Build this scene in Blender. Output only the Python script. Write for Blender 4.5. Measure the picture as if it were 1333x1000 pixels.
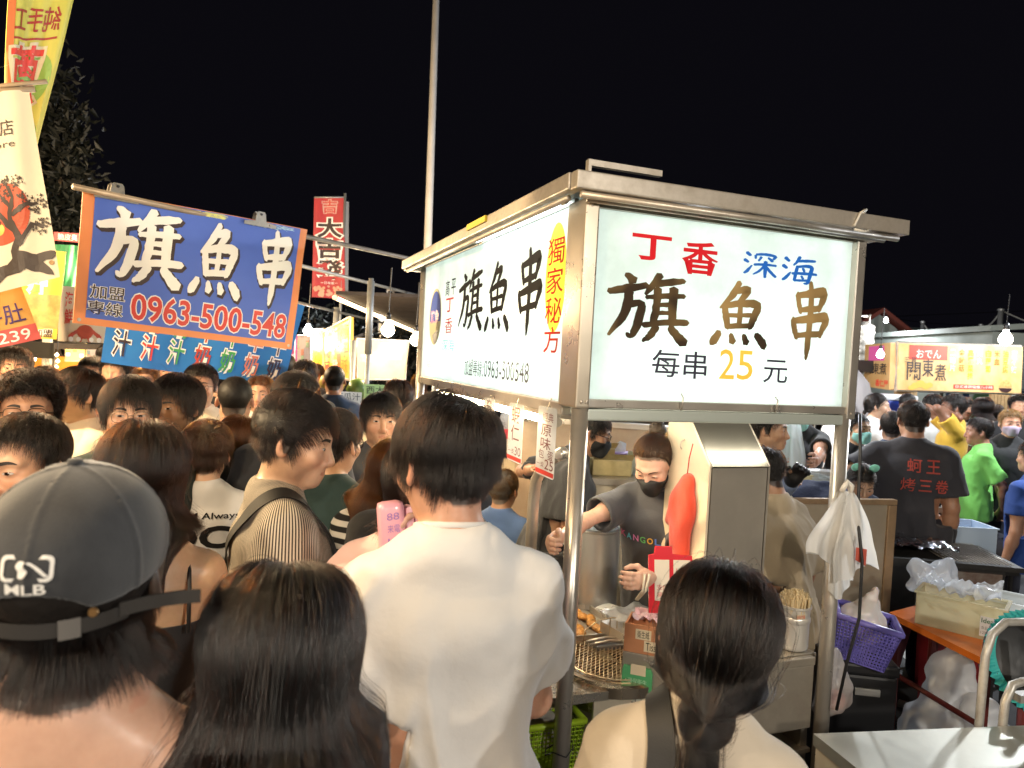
import bpy, bmesh, math, random
import numpy as np
from mathutils import Vector, Matrix, noise as mnoise
from mathutils.bvhtree import BVHTree
for o in list(bpy.data.objects): bpy.data.objects.remove(o)
SC = bpy.context.scene
COL = SC.collection
random.seed(7); RNG = np.random.default_rng(7)
rad = math.radians
# ---------------------------------------------------------------- camera
CAM = np.array([0, 0, 1.8]); FPX = 930.0
_p, _r = rad(2.15), rad(2.93)
_f = np.array([0, math.cos(_p), -math.sin(_p)]); _u0 = np.array([0, math.sin(_p), math.cos(_p)]); _x = np.array([1.0, 0, 0])
_R = math.cos(_r)*_x + math.sin(_r)*_u0; _U = -math.sin(_r)*_x + math.cos(_r)*_u0
cd = bpy.data.cameras.new('camera'); cam = bpy.data.objects.new('camera', cd); COL.objects.link(cam)
cd.sensor_width = 36; cd.lens = 36*FPX/1333; cd.clip_start = 0.05; cd.clip_end = 500
cam.matrix_world = Matrix(((_R[0], _U[0], -_f[0], CAM[0]), (_R[1], _U[1], -_f[1], CAM[1]), (_R[2], _U[2], -_f[2], CAM[2]), (0, 0, 0, 1)))
cd.dof.use_dof = True; cd.dof.focus_distance = 2.3; cd.dof.aperture_fstop = 5.6
SC.camera = cam
# ---------------------------------------------------------------- night sky
w = bpy.data.worlds.new("World"); SC.world = w; w.use_nodes = True
nt = w.node_tree; bg = nt.nodes['Background']
sky = nt.nodes.new('ShaderNodeTexSky'); sky.sky_type = 'NISHITA'; sky.sun_disc = False
sky.sun_elevation = rad(-4); sky.sun_rotation = rad(200)
mixw = nt.nodes.new('ShaderNodeMixRGB'); mixw.inputs[0].default_value = 0.93; mixw.inputs[2].default_value = (0.0024, 0.0022, 0.0034, 1)
mulw = nt.nodes.new('ShaderNodeMixRGB'); mulw.blend_type = 'MULTIPLY'; mulw.inputs[0].default_value = 1; mulw.inputs[2].default_value = (0.002, 0.002, 0.002, 1)
nt.links.new(sky.outputs[0], mulw.inputs[1]); nt.links.new(mulw.outputs[0], mixw.inputs[1])
nt.links.new(mixw.outputs[0], bg.inputs[0]); bg.inputs[1].default_value = 1.0
# ---------------------------------------------------------------- exposure and sampling
SC.view_settings.view_transform = 'Standard'; SC.view_settings.look = 'None'
SC.view_settings.exposure = 0.5; SC.view_settings.gamma = 1; SC.view_settings.use_curve_mapping = False
SC.render.engine = 'CYCLES'
cy = SC.cycles; cy.use_denoising = True; cy.max_bounces = 8; cy.diffuse_bounces = 4; cy.glossy_bounces = 4; cy.transmission_bounces = 6; cy.transparent_max_bounces = 16
cy.use_light_tree = True; cy.caustics_reflective = False; cy.caustics_refractive = False; cy.sample_clamp_indirect = 4
try: cy.denoiser = 'OPENIMAGEDENOISE'; cy.denoising_prefilter = 'ACCURATE'
except Exception: pass

def ray(px, py): return _f + (px-666.5)/FPX*_R - (py-500)/FPX*_U
def at(px, py, Y):
    d = ray(px, py); return CAM + d*(Y/d[1])
def atz(px, py, z):
    d = ray(px, py); return CAM + d*((z-CAM[2])/d[2])
def onplane(px, py, O, e):
    n = np.array([-e[1], e[0], 0.0]); d = ray(px, py); t = ((O-CAM)@n)/(d@n); P = CAM+d*t
    return float((P-O)@e), float(P[2])
# ================================================================ materials
def _n(nt, t, **k):
    n = nt.nodes.new(t)
    for a, v in k.items(): setattr(n, a, v)
    return n
_MC = {}
def mat(name, col, rough=0.5, metal=0.0, noise=None, bump=None, spec=None, trans=0, sss=0, emis=None, estr=0, alpha=1.0, aniso=0, coat=0, attr=None, sheen=0, uvz=None):
    """procedural Principled: noise=(scale, amount[, dark colour]); bump=(scale, strength[, distance]); attr = colour attribute multiplied in"""
    if name in _MC: return _MC[name]
    m = bpy.data.materials.new(name); m.use_nodes = True; nt = m.node_tree; L = nt.links
    b = nt.nodes['Principled BSDF']
    c4 = (*col, 1)
    b.inputs['Base Color'].default_value = c4; b.inputs['Roughness'].default_value = rough; b.inputs['Metallic'].default_value = metal
    if spec is not None: b.inputs['Specular IOR Level'].default_value = spec
    if trans: b.inputs['Transmission Weight'].default_value = trans
    if alpha < 1: b.inputs['Alpha'].default_value = alpha
    if coat: b.inputs['Coat Weight'].default_value = coat
    if sheen: b.inputs['Sheen Weight'].default_value = sheen
    if sss:
        b.inputs['Subsurface Weight'].default_value = sss; b.inputs['Subsurface Radius'].default_value = (1.0, 0.35, 0.2); b.inputs['Subsurface Scale'].default_value = 0.008
    if emis: b.inputs['Emission Color'].default_value = (*emis, 1); b.inputs['Emission Strength'].default_value = estr
    tc = None; src = None
    if noise or bump: tc = _n(nt, 'ShaderNodeTexCoord')
    if attr:
        a = _n(nt, 'ShaderNodeAttribute', attribute_name=attr); src = a.outputs['Color']
    if noise:
        nz = _n(nt, 'ShaderNodeTexNoise'); nz.inputs['Scale'].default_value = noise[0]; nz.inputs['Detail'].default_value = 6; nz.inputs['Roughness'].default_value = 0.62
        L.new(tc.outputs['Object'], nz.inputs['Vector'])
        mx = _n(nt, 'ShaderNodeMixRGB'); dk = noise[2] if len(noise) > 2 else tuple(x*0.45 for x in col)
        mr = _n(nt, 'ShaderNodeMapRange'); mr.inputs[1].default_value = 0.36; mr.inputs[2].default_value = 0.68; mr.inputs[3].default_value = 0; mr.inputs[4].default_value = noise[1]
        L.new(nz.outputs['Fac'], mr.inputs[0]); L.new(mr.outputs[0], mx.inputs[0])
        mx.inputs[2].default_value = (*dk, 1)
        if src: L.new(src, mx.inputs[1])
        else: mx.inputs[1].default_value = c4
        if attr and len(noise) <= 2:
            mx.blend_type = 'MULTIPLY'; mx.inputs[2].default_value = (0.72, 0.62, 0.58, 1)
        src = mx.outputs[0]
        rr = _n(nt, 'ShaderNodeMapRange'); rr.inputs[1].default_value = 0.3; rr.inputs[2].default_value = 0.7
        rr.inputs[3].default_value = max(0.02, rough-0.1); rr.inputs[4].default_value = min(1, rough+0.12); L.new(nz.outputs['Fac'], rr.inputs[0]); L.new(rr.outputs[0], b.inputs['Roughness'])
    if src: L.new(src, b.inputs['Base Color'])
    if bump:
        nb = _n(nt, 'ShaderNodeTexNoise'); nb.inputs['Scale'].default_value = bump[0]; nb.inputs['Detail'].default_value = 4
        L.new(tc.outputs['Object'], nb.inputs['Vector'])
        bp = _n(nt, 'ShaderNodeBump'); bp.inputs['Strength'].default_value = bump[1]; bp.inputs['Distance'].default_value = bump[2] if len(bump) > 2 else 0.003
        L.new(nb.outputs['Fac'], bp.inputs['Height']); L.new(bp.outputs[0], b.inputs['Normal'])
    _MC[name] = m; return m
def emat(name, col, s, back=None):
    if name in _MC: return _MC[name]
    m = bpy.data.materials.new(name); m.use_nodes = True; nt = m.node_tree; nt.nodes.clear()
    e = _n(nt, 'ShaderNodeEmission'); e.inputs[0].default_value = (*col, 1); e.inputs[1].default_value = s
    o = _n(nt, 'ShaderNodeOutputMaterial'); nt.links.new(e.outputs[0], o.inputs[0]); _MC[name] = m; return m
def thin(name, col, alpha, rough=0.25, translucent=0.5, bump=(30, 0.6)):
    """thin plastic film: part see-through, part scattering"""
    if name in _MC: return _MC[name]
    m = bpy.data.materials.new(name); m.use_nodes = True; nt = m.node_tree; L = nt.links; nt.nodes.clear()
    o = _n(nt, 'ShaderNodeOutputMaterial'); t = _n(nt, 'ShaderNodeBsdfTransparent'); d = _n(nt, 'ShaderNodeBsdfPrincipled'); tr = _n(nt, 'ShaderNodeBsdfTranslucent')
    d.inputs['Base Color'].default_value = (*col, 1); d.inputs['Roughness'].default_value = rough; tr.inputs[0].default_value = (*col, 1)
    a = _n(nt, 'ShaderNodeMixShader'); a.inputs[0].default_value = translucent; L.new(d.outputs[0], a.inputs[1]); L.new(tr.outputs[0], a.inputs[2])
    b = _n(nt, 'ShaderNodeMixShader'); b.inputs[0].default_value = alpha; L.new(t.outputs[0], b.inputs[1]); L.new(a.outputs[0], b.inputs[2]); L.new(b.outputs[0], o.inputs[0])
    if bump:
        tc = _n(nt, 'ShaderNodeTexCoord'); nb = _n(nt, 'ShaderNodeTexNoise'); nb.inputs['Scale'].default_value = bump[0]; L.new(tc.outputs['Object'], nb.inputs['Vector'])
        bp = _n(nt, 'ShaderNodeBump'); bp.inputs['Strength'].default_value = bump[1]; bp.inputs['Distance'].default_value = 0.004
        L.new(nb.outputs['Fac'], bp.inputs['Height']); L.new(bp.outputs[0], d.inputs['Normal'])
    _MC[name] = m; return m
# ================================================================ objects
def tag(o, label=None, cat=None, group=None, kind=None):
    if label: o['label'] = label
    if cat: o['category'] = cat
    if group: o['group'] = group
    if kind: o['kind'] = kind
    return o
def empty(name, loc=(0, 0, 0), rz=0, M=None):
    o = bpy.data.objects.new(name, None); COL.objects.link(o); o.empty_display_size = 0.1
    if M is not None: o.matrix_world = M
    else: o.location = loc; o.rotation_euler = (0, 0, rz)
    return o
def thing(name, label, cat, loc=(0, 0, 0), rz=0, group=None, M=None):
    return tag(empty(name, loc, rz, M), label, cat, group)
def link(name, me, m=None, parent=None, smooth=False):
    o = bpy.data.objects.new(name, me); COL.objects.link(o)
    if m is not None and not me.materials: me.materials.append(m)
    if parent is not None: o.parent = parent
    if smooth: me.polygons.foreach_set('use_smooth', [True]*len(me.polygons))
    return o
def copy_tree(o, parent=None):
    c = o.copy(); COL.objects.link(c)
    if parent is not None: c.parent = parent
    for ch in list(o.children): copy_tree(ch, c)
    return c
class MB:
    """collects shapes, builds ONE mesh object"""
    def __init__(s): s.v = []; s.f = []; s.mi = []; s.cur = 0
    def add(s, vs, fs):
        n = len(s.v); s.v += [tuple(map(float, v)) for v in vs]; s.f += [tuple(i+n for i in f) for f in fs]; s.mi += [s.cur]*len(fs); return s
    def box(s, lo, hi, M=None, bev=0.0):
        x0, y0, z0 = lo; x1, y1, z1 = hi
        if bev > 0:
            b = min(bev, abs(x1-x0)*.45, abs(y1-y0)*.45, abs(z1-z0)*.45); bm = bmesh.new()
            bmesh.ops.create_cube(bm, size=1, matrix=Matrix.Translation(((x0+x1)/2, (y0+y1)/2, (z0+z1)/2)) @ Matrix.Diagonal((abs(x1-x0), abs(y1-y0), abs(z1-z0), 1)))
            bmesh.ops.bevel(bm, geom=bm.edges[:], offset=b, segments=2, affect='EDGES', profile=0.6)
            bm.verts.index_update(); vs = [v.co.copy() for v in bm.verts]; fs = [[v.index for v in f.verts] for f in bm.faces]; bm.free()
        else:
            vs = [Vector(p) for p in ((x0, y0, z0), (x1, y0, z0), (x1, y1, z0), (x0, y1, z0), (x0, y0, z1), (x1, y0, z1), (x1, y1, z1), (x0, y1, z1))]
            fs = [(3, 2, 1, 0), (4, 5, 6, 7), (0, 1, 5, 4), (1, 2, 6, 5), (2, 3, 7, 6), (3, 0, 4, 7)]
        if M is not None: vs = [M @ v for v in vs]
        return s.add(vs, fs)
    def tube(s, pts, r, n=10, caps=True, closed=False):
        P = [Vector(p) for p in pts]; k = len(P); rs = r if isinstance(r, (list, tuple)) else [r]*k
        T = []
        for i in range(k):
            a = P[(i-1) % k] if (closed or i > 0) else P[i]; b = P[(i+1) % k] if (closed or i < k-1) else P[i]
            T.append((b-a).normalized())
        up = Vector((0, 0, 1)) if abs(T[0].z) < 0.9 else Vector((1, 0, 0)); N = (up - T[0]*up.dot(T[0])).normalized()
        vs = []; fs = []
        for i in range(k):
            N = (N - T[i]*N.dot(T[i])).normalized(); B = T[i].cross(N)
            for j in range(n):
                a = 2*math.pi*j/n; vs.append(P[i] + (N*math.cos(a) + B*math.sin(a))*rs[i])
        for i in range(k if closed else k-1):
            i2 = (i+1) % k
            for j in range(n): fs.append((i*n+j, i*n+(j+1) % n, i2*n+(j+1) % n, i2*n+j))
        if caps and not closed: fs.append(tuple(range(n-1, -1, -1))); fs.append(tuple((k-1)*n+j for j in range(n)))
        return s.add(vs, fs)
    def lathe(s, prof, n=24, c=(0, 0, 0), M=None):
        vs = []; fs = []
        for (r, z) in prof:
            for j in range(n):
                a = 2*math.pi*j/n; vs.append(Vector((c[0]+r*math.cos(a), c[1]+r*math.sin(a), c[2]+z)))
        for i in range(len(prof)-1):
            for j in range(n): fs.append((i*n+j, i*n+(j+1) % n, (i+1)*n+(j+1) % n, (i+1)*n+j))
        if prof[0][0] > 1e-5: fs.append(tuple(range(n-1, -1, -1)))
        if prof[-1][0] > 1e-5: fs.append(tuple((len(prof)-1)*n+j for j in range(n)))
        if M is not None: vs = [M @ v for v in vs]
        return s.add(vs, fs)
    def prism(s, pts2, h0, h1, fn):
        """polygon pts2 extruded; fn(a, b, h) -> 3D"""
        n = len(pts2); vs = [fn(a, b, h0) for a, b in pts2] + [fn(a, b, h1) for a, b in pts2]
        fs = [tuple(range(n-1, -1, -1)), tuple(range(n, 2*n))] + [(i, (i+1) % n, n+(i+1) % n, n+i) for i in range(n)]
        return s.add(vs, fs)
    def quad(s, a, b, c, d): return s.add([a, b, c, d], [(0, 1, 2, 3)])
    def grid(s, fn, nu, nv):
        vs = [fn(i/nu, j/nv) for j in range(nv+1) for i in range(nu+1)]
        fs = [(j*(nu+1)+i, j*(nu+1)+i+1, (j+1)*(nu+1)+i+1, (j+1)*(nu+1)+i) for j in range(nv) for i in range(nu)]
        return s.add(vs, fs)
    def sheet(s, fn, nu, nv, th):
        """a two-sided sheet of real thickness: fn(u, v) -> (point, normal)"""
        A = []; B = []
        for j in range(nv+1):
            for i in range(nu+1):
                p, n = fn(i/nu, j/nv); p = Vector(p); n = Vector(n); A.append(p+n*th/2); B.append(p-n*th/2)
        k = len(A); q = lambda i, j: j*(nu+1)+i
        fs = []
        for j in range(nv):
            for i in range(nu):
                f = (q(i, j), q(i+1, j), q(i+1, j+1), q(i, j+1)); fs.append(f); fs.append(tuple(x+k for x in reversed(f)))
        ring = [q(i, 0) for i in range(nu)] + [q(nu, j) for j in range(nv)] + [q(i, nv) for i in range(nu, 0, -1)] + [q(0, j) for j in range(nv, 0, -1)]
        for a, b in zip(ring, ring[1:]+ring[:1]): fs.append((b, a, a+k, b+k))
        return s.add(A+B, fs)
    def mesh(s, name='mesh'):
        me = bpy.data.meshes.new(name); me.from_pydata(s.v, [], s.f); me.update(); return me
    def build(s, name, m, parent=None, smooth=None, label=None):
        me = s.mesh(name)
        for x in (m if isinstance(m, (list, tuple)) else [m]): me.materials.append(x)
        if any(s.mi): me.polygons.foreach_set('material_index', s.mi)
        o = link(name, me, None, parent)
        if smooth: shade(o, smooth)
        if label: o['label'] = label
        return o
def shade(o, ang=40):
    me = o.data; me.polygons.foreach_set('use_smooth', [True]*len(me.polygons))
    if ang is not True and ang < 179:
        bm = bmesh.new(); bm.from_mesh(me); lim = rad(ang)
        for e in bm.edges:
            if len(e.link_faces) == 2 and e.calc_face_angle(0) > lim: e.smooth = False
        bm.to_mesh(me); bm.free()
def frameM(o, ex, ey, ez):
    return Matrix(((ex[0], ey[0], ez[0], o[0]), (ex[1], ey[1], ez[1], o[1]), (ex[2], ey[2], ez[2], o[2]), (0, 0, 0, 1)))
# ================================================================ lettering
_TX = {}
def text_polys(s, off=0.0):
    """glyph outlines filled: verts in em units (x right, y up), faces"""
    k = (s, off)
    if k in _TX: return _TX[k]
    c = bpy.data.curves.new('t', 'FONT'); c.body = s; c.size = 1; c.offset = off; c.resolution_u = 3; c.fill_mode = 'FRONT'
    o = bpy.data.objects.new('t', c); me = bpy.data.meshes.new_from_object(o)
    v = np.array([x.co[:2] for x in me.vertices]) if len(me.vertices) else np.zeros((0, 2)); f = [tuple(p.vertices) for p in me.polygons]
    bpy.data.objects.remove(o); bpy.data.curves.remove(c); bpy.data.meshes.remove(me)
    _TX[k] = (v, f); return v, f
def text_to(mb, s, fn, box, off=0.0, h=0.001, sub=0.0, fit=True):
    """write s into box (x0,y0,x1,y1) on a surface; fn(x, y, h) -> 3D point; the box is filled"""
    v, f = text_polys(s, off)
    if not len(v): return
    if off: v0, _ = text_polys(s, 0.0)
    else: v0 = v
    lo, hi = v0.min(0), v0.max(0); x0, y0, x1, y1 = box
    sx = (x1-x0)/max(1e-6, hi[0]-lo[0]); sy = (y1-y0)/max(1e-6, hi[1]-lo[1])
    if not fit:
        sx = sy = min(sx, sy)
    cx, cyy = (lo+hi)/2
    q = np.stack([(x0+x1)/2 + (v[:, 0]-cx)*sx, (y0+y1)/2 + (v[:, 1]-cyy)*sy], 1)
    if sub > 0:
        bm = bmesh.new(); vs = [bm.verts.new((a, b, 0)) for a, b in q]
        for t in f:
            try: bm.faces.new([vs[i] for i in t])
            except ValueError: pass
        for _ in range(3):
            lg = [e for e in bm.edges if e.calc_length() > sub]
            if not lg: break
            bmesh.ops.subdivide_edges(bm, edges=lg, cuts=1)
        bmesh.ops.triangulate(bm, faces=bm.faces[:]); bm.verts.index_update()
        q = [(x.co.x, x.co.y) for x in bm.verts]; f = [tuple(x.index for x in t.verts) for t in bm.faces]; bm.free()
    mb.add([fn(a, b, h) for a, b in q], f)
def vtext(mb, s, fn, x, y1, y0, wd, off=0.0, h=0.001, gap=0.12, sub=0.0):
    """a column of characters from y1 (top) to y0"""
    n = len(s); st = (y1-y0)/n
    for i, ch in enumerate(s):
        t = y1 - i*st; text_to(mb, ch, fn, (x-wd/2, t-st*(1-gap/2), x+wd/2, t-st*gap/2), off, h, sub)
def brush(mb, strokes, fn, box, h=0.001, fat=1.0, seed=0, grow=0.0, dh=0.00012):
    fat *= 1.34
    """brush-written character: strokes = [[(x, y, width), ...], ...] in a unit box"""
    rg = random.Random(seed); x0, y0, x1, y1 = box
    for si, st in enumerate(strokes):
        P = np.array([(a, b) for a, b, _ in st], float); W = np.array([c for _, _, c in st], float)*fat
        n = 5*(len(P)-1)+1; t = np.linspace(0, len(P)-1, n); Q = np.zeros((n, 2)); V = np.interp(t, range(len(P)), W)
        for i, tt in enumerate(t):
            k = min(int(tt), len(P)-2); u = tt-k; p0 = P[max(k-1, 0)]; p1 = P[k]; p2 = P[k+1]; p3 = P[min(k+2, len(P)-1)]
            Q[i] = 0.5*((2*p1) + (-p0+p2)*u + (2*p0-5*p1+4*p2-p3)*u*u + (-p0+3*p1-3*p2+p3)*u**3)
        T = np.gradient(Q, axis=0); T /= np.linalg.norm(T, axis=1)[:, None]+1e-9; N = np.stack([-T[:, 1], T[:, 0]], 1)
        j = np.array([rg.uniform(-.006, .006) for _ in range(n)]); k2 = np.array([rg.uniform(-.006, .006) for _ in range(n)])
        A = Q + N*(V/2+j+grow)[:, None]; B = Q - N*(V/2+k2+grow)[:, None]
        ends = [Q[0]-T[0]*(V[0]*.3+grow), Q[-1]+T[-1]*(V[-1]*.35+grow)]
        pts = [ends[0]] + list(A) + [ends[1]] + list(B[::-1]); m = len(A)
        vs = [fn(x0+(x1-x0)*p[0], y0+(y1-y0)*p[1], h+si*dh) for p in pts]
        fs = [(0, 1, 2*m+1)] + [(1+i, 2+i, 2*m-i, 2*m+1-i) for i in range(m-1)] + [(m, m+1, m+2)]
        mb.add(vs, fs)
BR = {  # brush characters (x right, y up, width)
 '旗': [[(.20,.97,.05),(.29,.88,.11)], [(.0,.70,.07),(.22,.76,.10),(.46,.83,.07)], [(.25,.72,.09),(.20,.40,.09),(.02,.08,.03)], [(.23,.52,.07),(.40,.56,.08),(.37,.28,.09),(.30,.08,.06),(.24,.12,.03)],
        [(.62,1.0,.08),(.52,.82,.07),(.45,.70,.03)], [(.56,.86,.08),(.76,.91,.09),(.93,.94,.06)], [(.46,.66,.05),(.70,.70,.07),(.94,.72,.06)], [(.60,.80,.08),(.59,.52,.08),(.56,.28,.07)], [(.80,.82,.09),(.80,.52,.09),(.80,.28,.08)],
        [(.59,.56,.05),(.80,.58,.05)], [(.59,.44,.05),(.80,.46,.05)], [(.44,.25,.06),(.70,.31,.08),(1.0,.33,.07)], [(.60,.25,.08),(.53,.10,.08),(.44,.02,.03)], [(.78,.25,.07),(.88,.12,.10),(.97,.02,.11)]],
 '魚': [[(.46,1.0,.07),(.36,.80,.09),(.15,.58,.03)], [(.42,.86,.07),(.62,.89,.10),(.52,.74,.08),(.44,.66,.04)], [(.22,.62,.08),(.26,.45,.09),(.30,.28,.08)], [(.24,.62,.07),(.55,.67,.09),(.80,.66,.11),(.74,.45,.10),(.68,.30,.08)],
        [(.50,.64,.07),(.50,.32,.07)], [(.30,.47,.05),(.70,.50,.06)], [(.28,.30,.07),(.70,.33,.07)], [(.16,.20,.08),(.06,.06,.11),(.02,.01,.05)], [(.36,.18,.06),(.40,.06,.10)], [(.58,.18,.06),(.64,.06,.10)], [(.80,.20,.08),(.92,.08,.12),(.96,.0,.08)]],
 '串': [[(.18,.86,.09),(.22,.74,.09),(.28,.62,.07)], [(.20,.84,.06),(.52,.88,.09),(.84,.90,.12),(.78,.76,.10),(.72,.66,.06)], [(.26,.65,.06),(.72,.69,.07)], [(.10,.52,.10),(.14,.40,.10),(.22,.28,.07)], [(.12,.50,.06),(.50,.54,.09),(.92,.57,.12),(.84,.42,.10),(.78,.32,.07)], [(.20,.31,.06),(.78,.35,.07)],
        [(.48,1.02,.08),(.52,.80,.11),(.51,.45,.12),(.49,.15,.11),(.47,.0,.04)]],
}
# ================================================================ implicit surfaces (smooth-blended solids) -> one mesh
def smin(a, b, k):
    if k <= 1e-6: return np.minimum(a, b)
    h = np.clip(0.5+0.5*(b-a)/k, 0, 1); return b*(1-h)+a*h-k*h*(1-h)
def cone(a, b, ra, rb, k=0.02, op='u'):
    a = np.array(a, float); b = np.array(b, float); ab = b-a; L2 = max(ab@ab, 1e-9)
    def f(x, y, z):
        px, py, pz = x-a[0], y-a[1], z-a[2]
        t = np.clip((px*ab[0]+py*ab[1]+pz*ab[2])/L2, 0, 1)
        return np.sqrt((px-t*ab[0])**2+(py-t*ab[1])**2+(pz-t*ab[2])**2)-(ra+(rb-ra)*t)
    m = max(ra, rb)+k+0.02
    return (f, np.minimum(a, b)-m, np.maximum(a, b)+m, k, op)
def ell(c, r, R=None, k=0.02, op='u'):
    c = np.array(c, float); r = np.array(r, float); R = np.eye(3) if R is None else np.asarray(R)
    def f(x, y, z):
        X, Y, Z = x-c[0], y-c[1], z-c[2]
        u = (X*R[0, 0]+Y*R[1, 0]+Z*R[2, 0]); v = (X*R[0, 1]+Y*R[1, 1]+Z*R[2, 1]); w_ = (X*R[0, 2]+Y*R[1, 2]+Z*R[2, 2])
        k0 = np.sqrt((u/r[0])**2+(v/r[1])**2+(w_/r[2])**2); k1 = np.sqrt((u/r[0]**2)**2+(v/r[1]**2)**2+(w_/r[2]**2)**2)
        return k0*(k0-1)/np.maximum(k1, 1e-6)
    m = r.max()+k+0.02
    return (f, c-m, c+m, k, op)
def loft(st, o=(0, 0, 0), R=None, k=0.03, n=2.3, op='u'):
    """st rows: z, cx, cy, wx, wy along local z"""
    st = np.array(st, float); o = np.array(o, float); R = np.eye(3) if R is None else np.asarray(R)
    zz = np.linspace(st[0, 0], st[-1, 0], 64); Z0, Z1 = st[0, 0], st[-1, 0]
    def cub(y):
        x = st[:, 0]; m = np.gradient(y, x); i = np.clip(np.searchsorted(x, zz)-1, 0, len(x)-2); h = x[i+1]-x[i]; t = (zz-x[i])/h
        return (2*t**3-3*t**2+1)*y[i]+(t**3-2*t**2+t)*h*m[i]+(-2*t**3+3*t**2)*y[i+1]+(t**3-t**2)*h*m[i+1]
    C = [cub(st[:, i]) for i in range(1, 5)]
    def f(x, y, z):
        X, Y, Z = x-o[0], y-o[1], z-o[2]
        u = (X*R[0, 0]+Y*R[1, 0]+Z*R[2, 0]); v = (X*R[0, 1]+Y*R[1, 1]+Z*R[2, 1]); w_ = (X*R[0, 2]+Y*R[1, 2]+Z*R[2, 2])
        cx, cy_, wx, wy = (np.interp(w_, zz, q) for q in C)
        a = np.abs(u-cx); b = np.abs(v-cy_)
        k0 = ((a/wx)**n+(b/wy)**n)**(1/n); q = np.sqrt((a/wx**2)**2+(b/wy**2)**2)
        d = np.where(k0 > 0.3, k0*(k0-1)/np.maximum(q, 1e-4), -np.minimum(wx, wy)*0.7)
        dz = np.maximum(np.maximum(Z0-w_, w_-Z1), 0)
        e = np.sqrt(np.maximum(d, 0)**2+dz**2); return np.where((d <= 0) & (dz <= 0), np.maximum(d, np.maximum(Z0-w_, w_-Z1)), e)
    m = max(st[:, 3].max(), st[:, 4].max())+k+0.03
    P = [o+R@np.array([q[1], q[2], q[0]]) for q in st]; P = np.array(P)
    return (f, P.min(0)-m, P.max(0)+m, k, op)
def xfp(prims, R, t):
    """the same solids turned by R and moved by t"""
    out = []
    R = np.asarray(R, float); t = np.asarray(t, float)
    for (f, lo, hi, k, op) in prims:
        def g(x, y, z, f=f):
            X, Y, Z = x-t[0], y-t[1], z-t[2]
            return f(X*R[0, 0]+Y*R[1, 0]+Z*R[2, 0], X*R[0, 1]+Y*R[1, 1]+Z*R[2, 1], X*R[0, 2]+Y*R[1, 2]+Z*R[2, 2])
        c = np.array([[a, b, d] for a in (lo[0], hi[0]) for b in (lo[1], hi[1]) for d in (lo[2], hi[2])])@R.T+t
        out.append((g, c.min(0), c.max(0), k, op))
    return out
def feval(prims, P, cut=1.0):
    x, y, z = P[:, 0], P[:, 1], P[:, 2]; F = np.full(len(P), cut)
    for (f, lo, hi, k, op) in prims:
        m = (x > lo[0]) & (x < hi[0]) & (y > lo[1]) & (y < hi[1]) & (z > lo[2]) & (z < hi[2])
        if not m.any(): continue
        d = f(x[m], y[m], z[m])
        F[m] = smin(F[m], d, k) if op == 'u' else -smin(-F[m], d, k)
    return F
def fgrad(prims, P, e=0.002):
    g = np.stack([feval(prims, P+np.eye(3)[i]*e)-feval(prims, P-np.eye(3)[i]*e) for i in range(3)], 1)
    return g/(np.linalg.norm(g, axis=1)[:, None]+1e-9)
def axis(lo, hi, coarse, fines=()):
    out = [lo]
    while out[-1] < hi:
        p = out[-1]; h = coarse
        for a, b, s in fines:
            if a <= p <= b: h = min(h, s)
            else:
                dd = (a-p) if p < a else (p-b); h = min(h, s+0.35*dd) if dd >= 0 else h
        out.append(p+h)
    return np.array(out)
def solid(prims, res=0.012, fine=(), bounds=None):
    """fine: boxes (lo, hi, step). returns verts, quads"""
    us = [p for p in prims if p[4] == 'u']
    lo = np.min([p[1] for p in us], 0) if bounds is None else np.array(bounds[0]); hi = np.max([p[2] for p in us], 0) if bounds is None else np.array(bounds[1])
    ax = [axis(lo[i], hi[i], res, [(b[0][i], b[1][i], b[2]) for b in fine]) for i in range(3)]
    F = np.ones([len(a) for a in ax])
    for (f, l, h, k, op) in prims:
        s = tuple(slice(max(0, np.searchsorted(ax[i], l[i])-1), np.searchsorted(ax[i], h[i])+1) for i in range(3))
        x, y, z = ax[0][s[0]][:, None, None], ax[1][s[1]][None, :, None], ax[2][s[2]][None, None, :]
        if x.size*y.size*z.size == 0: continue
        d = f(x, y, z); G = F[s]
        F[s] = smin(G, d, k) if op == 'u' else -smin(-G, d, k)
    return nets(F, ax)
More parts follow.
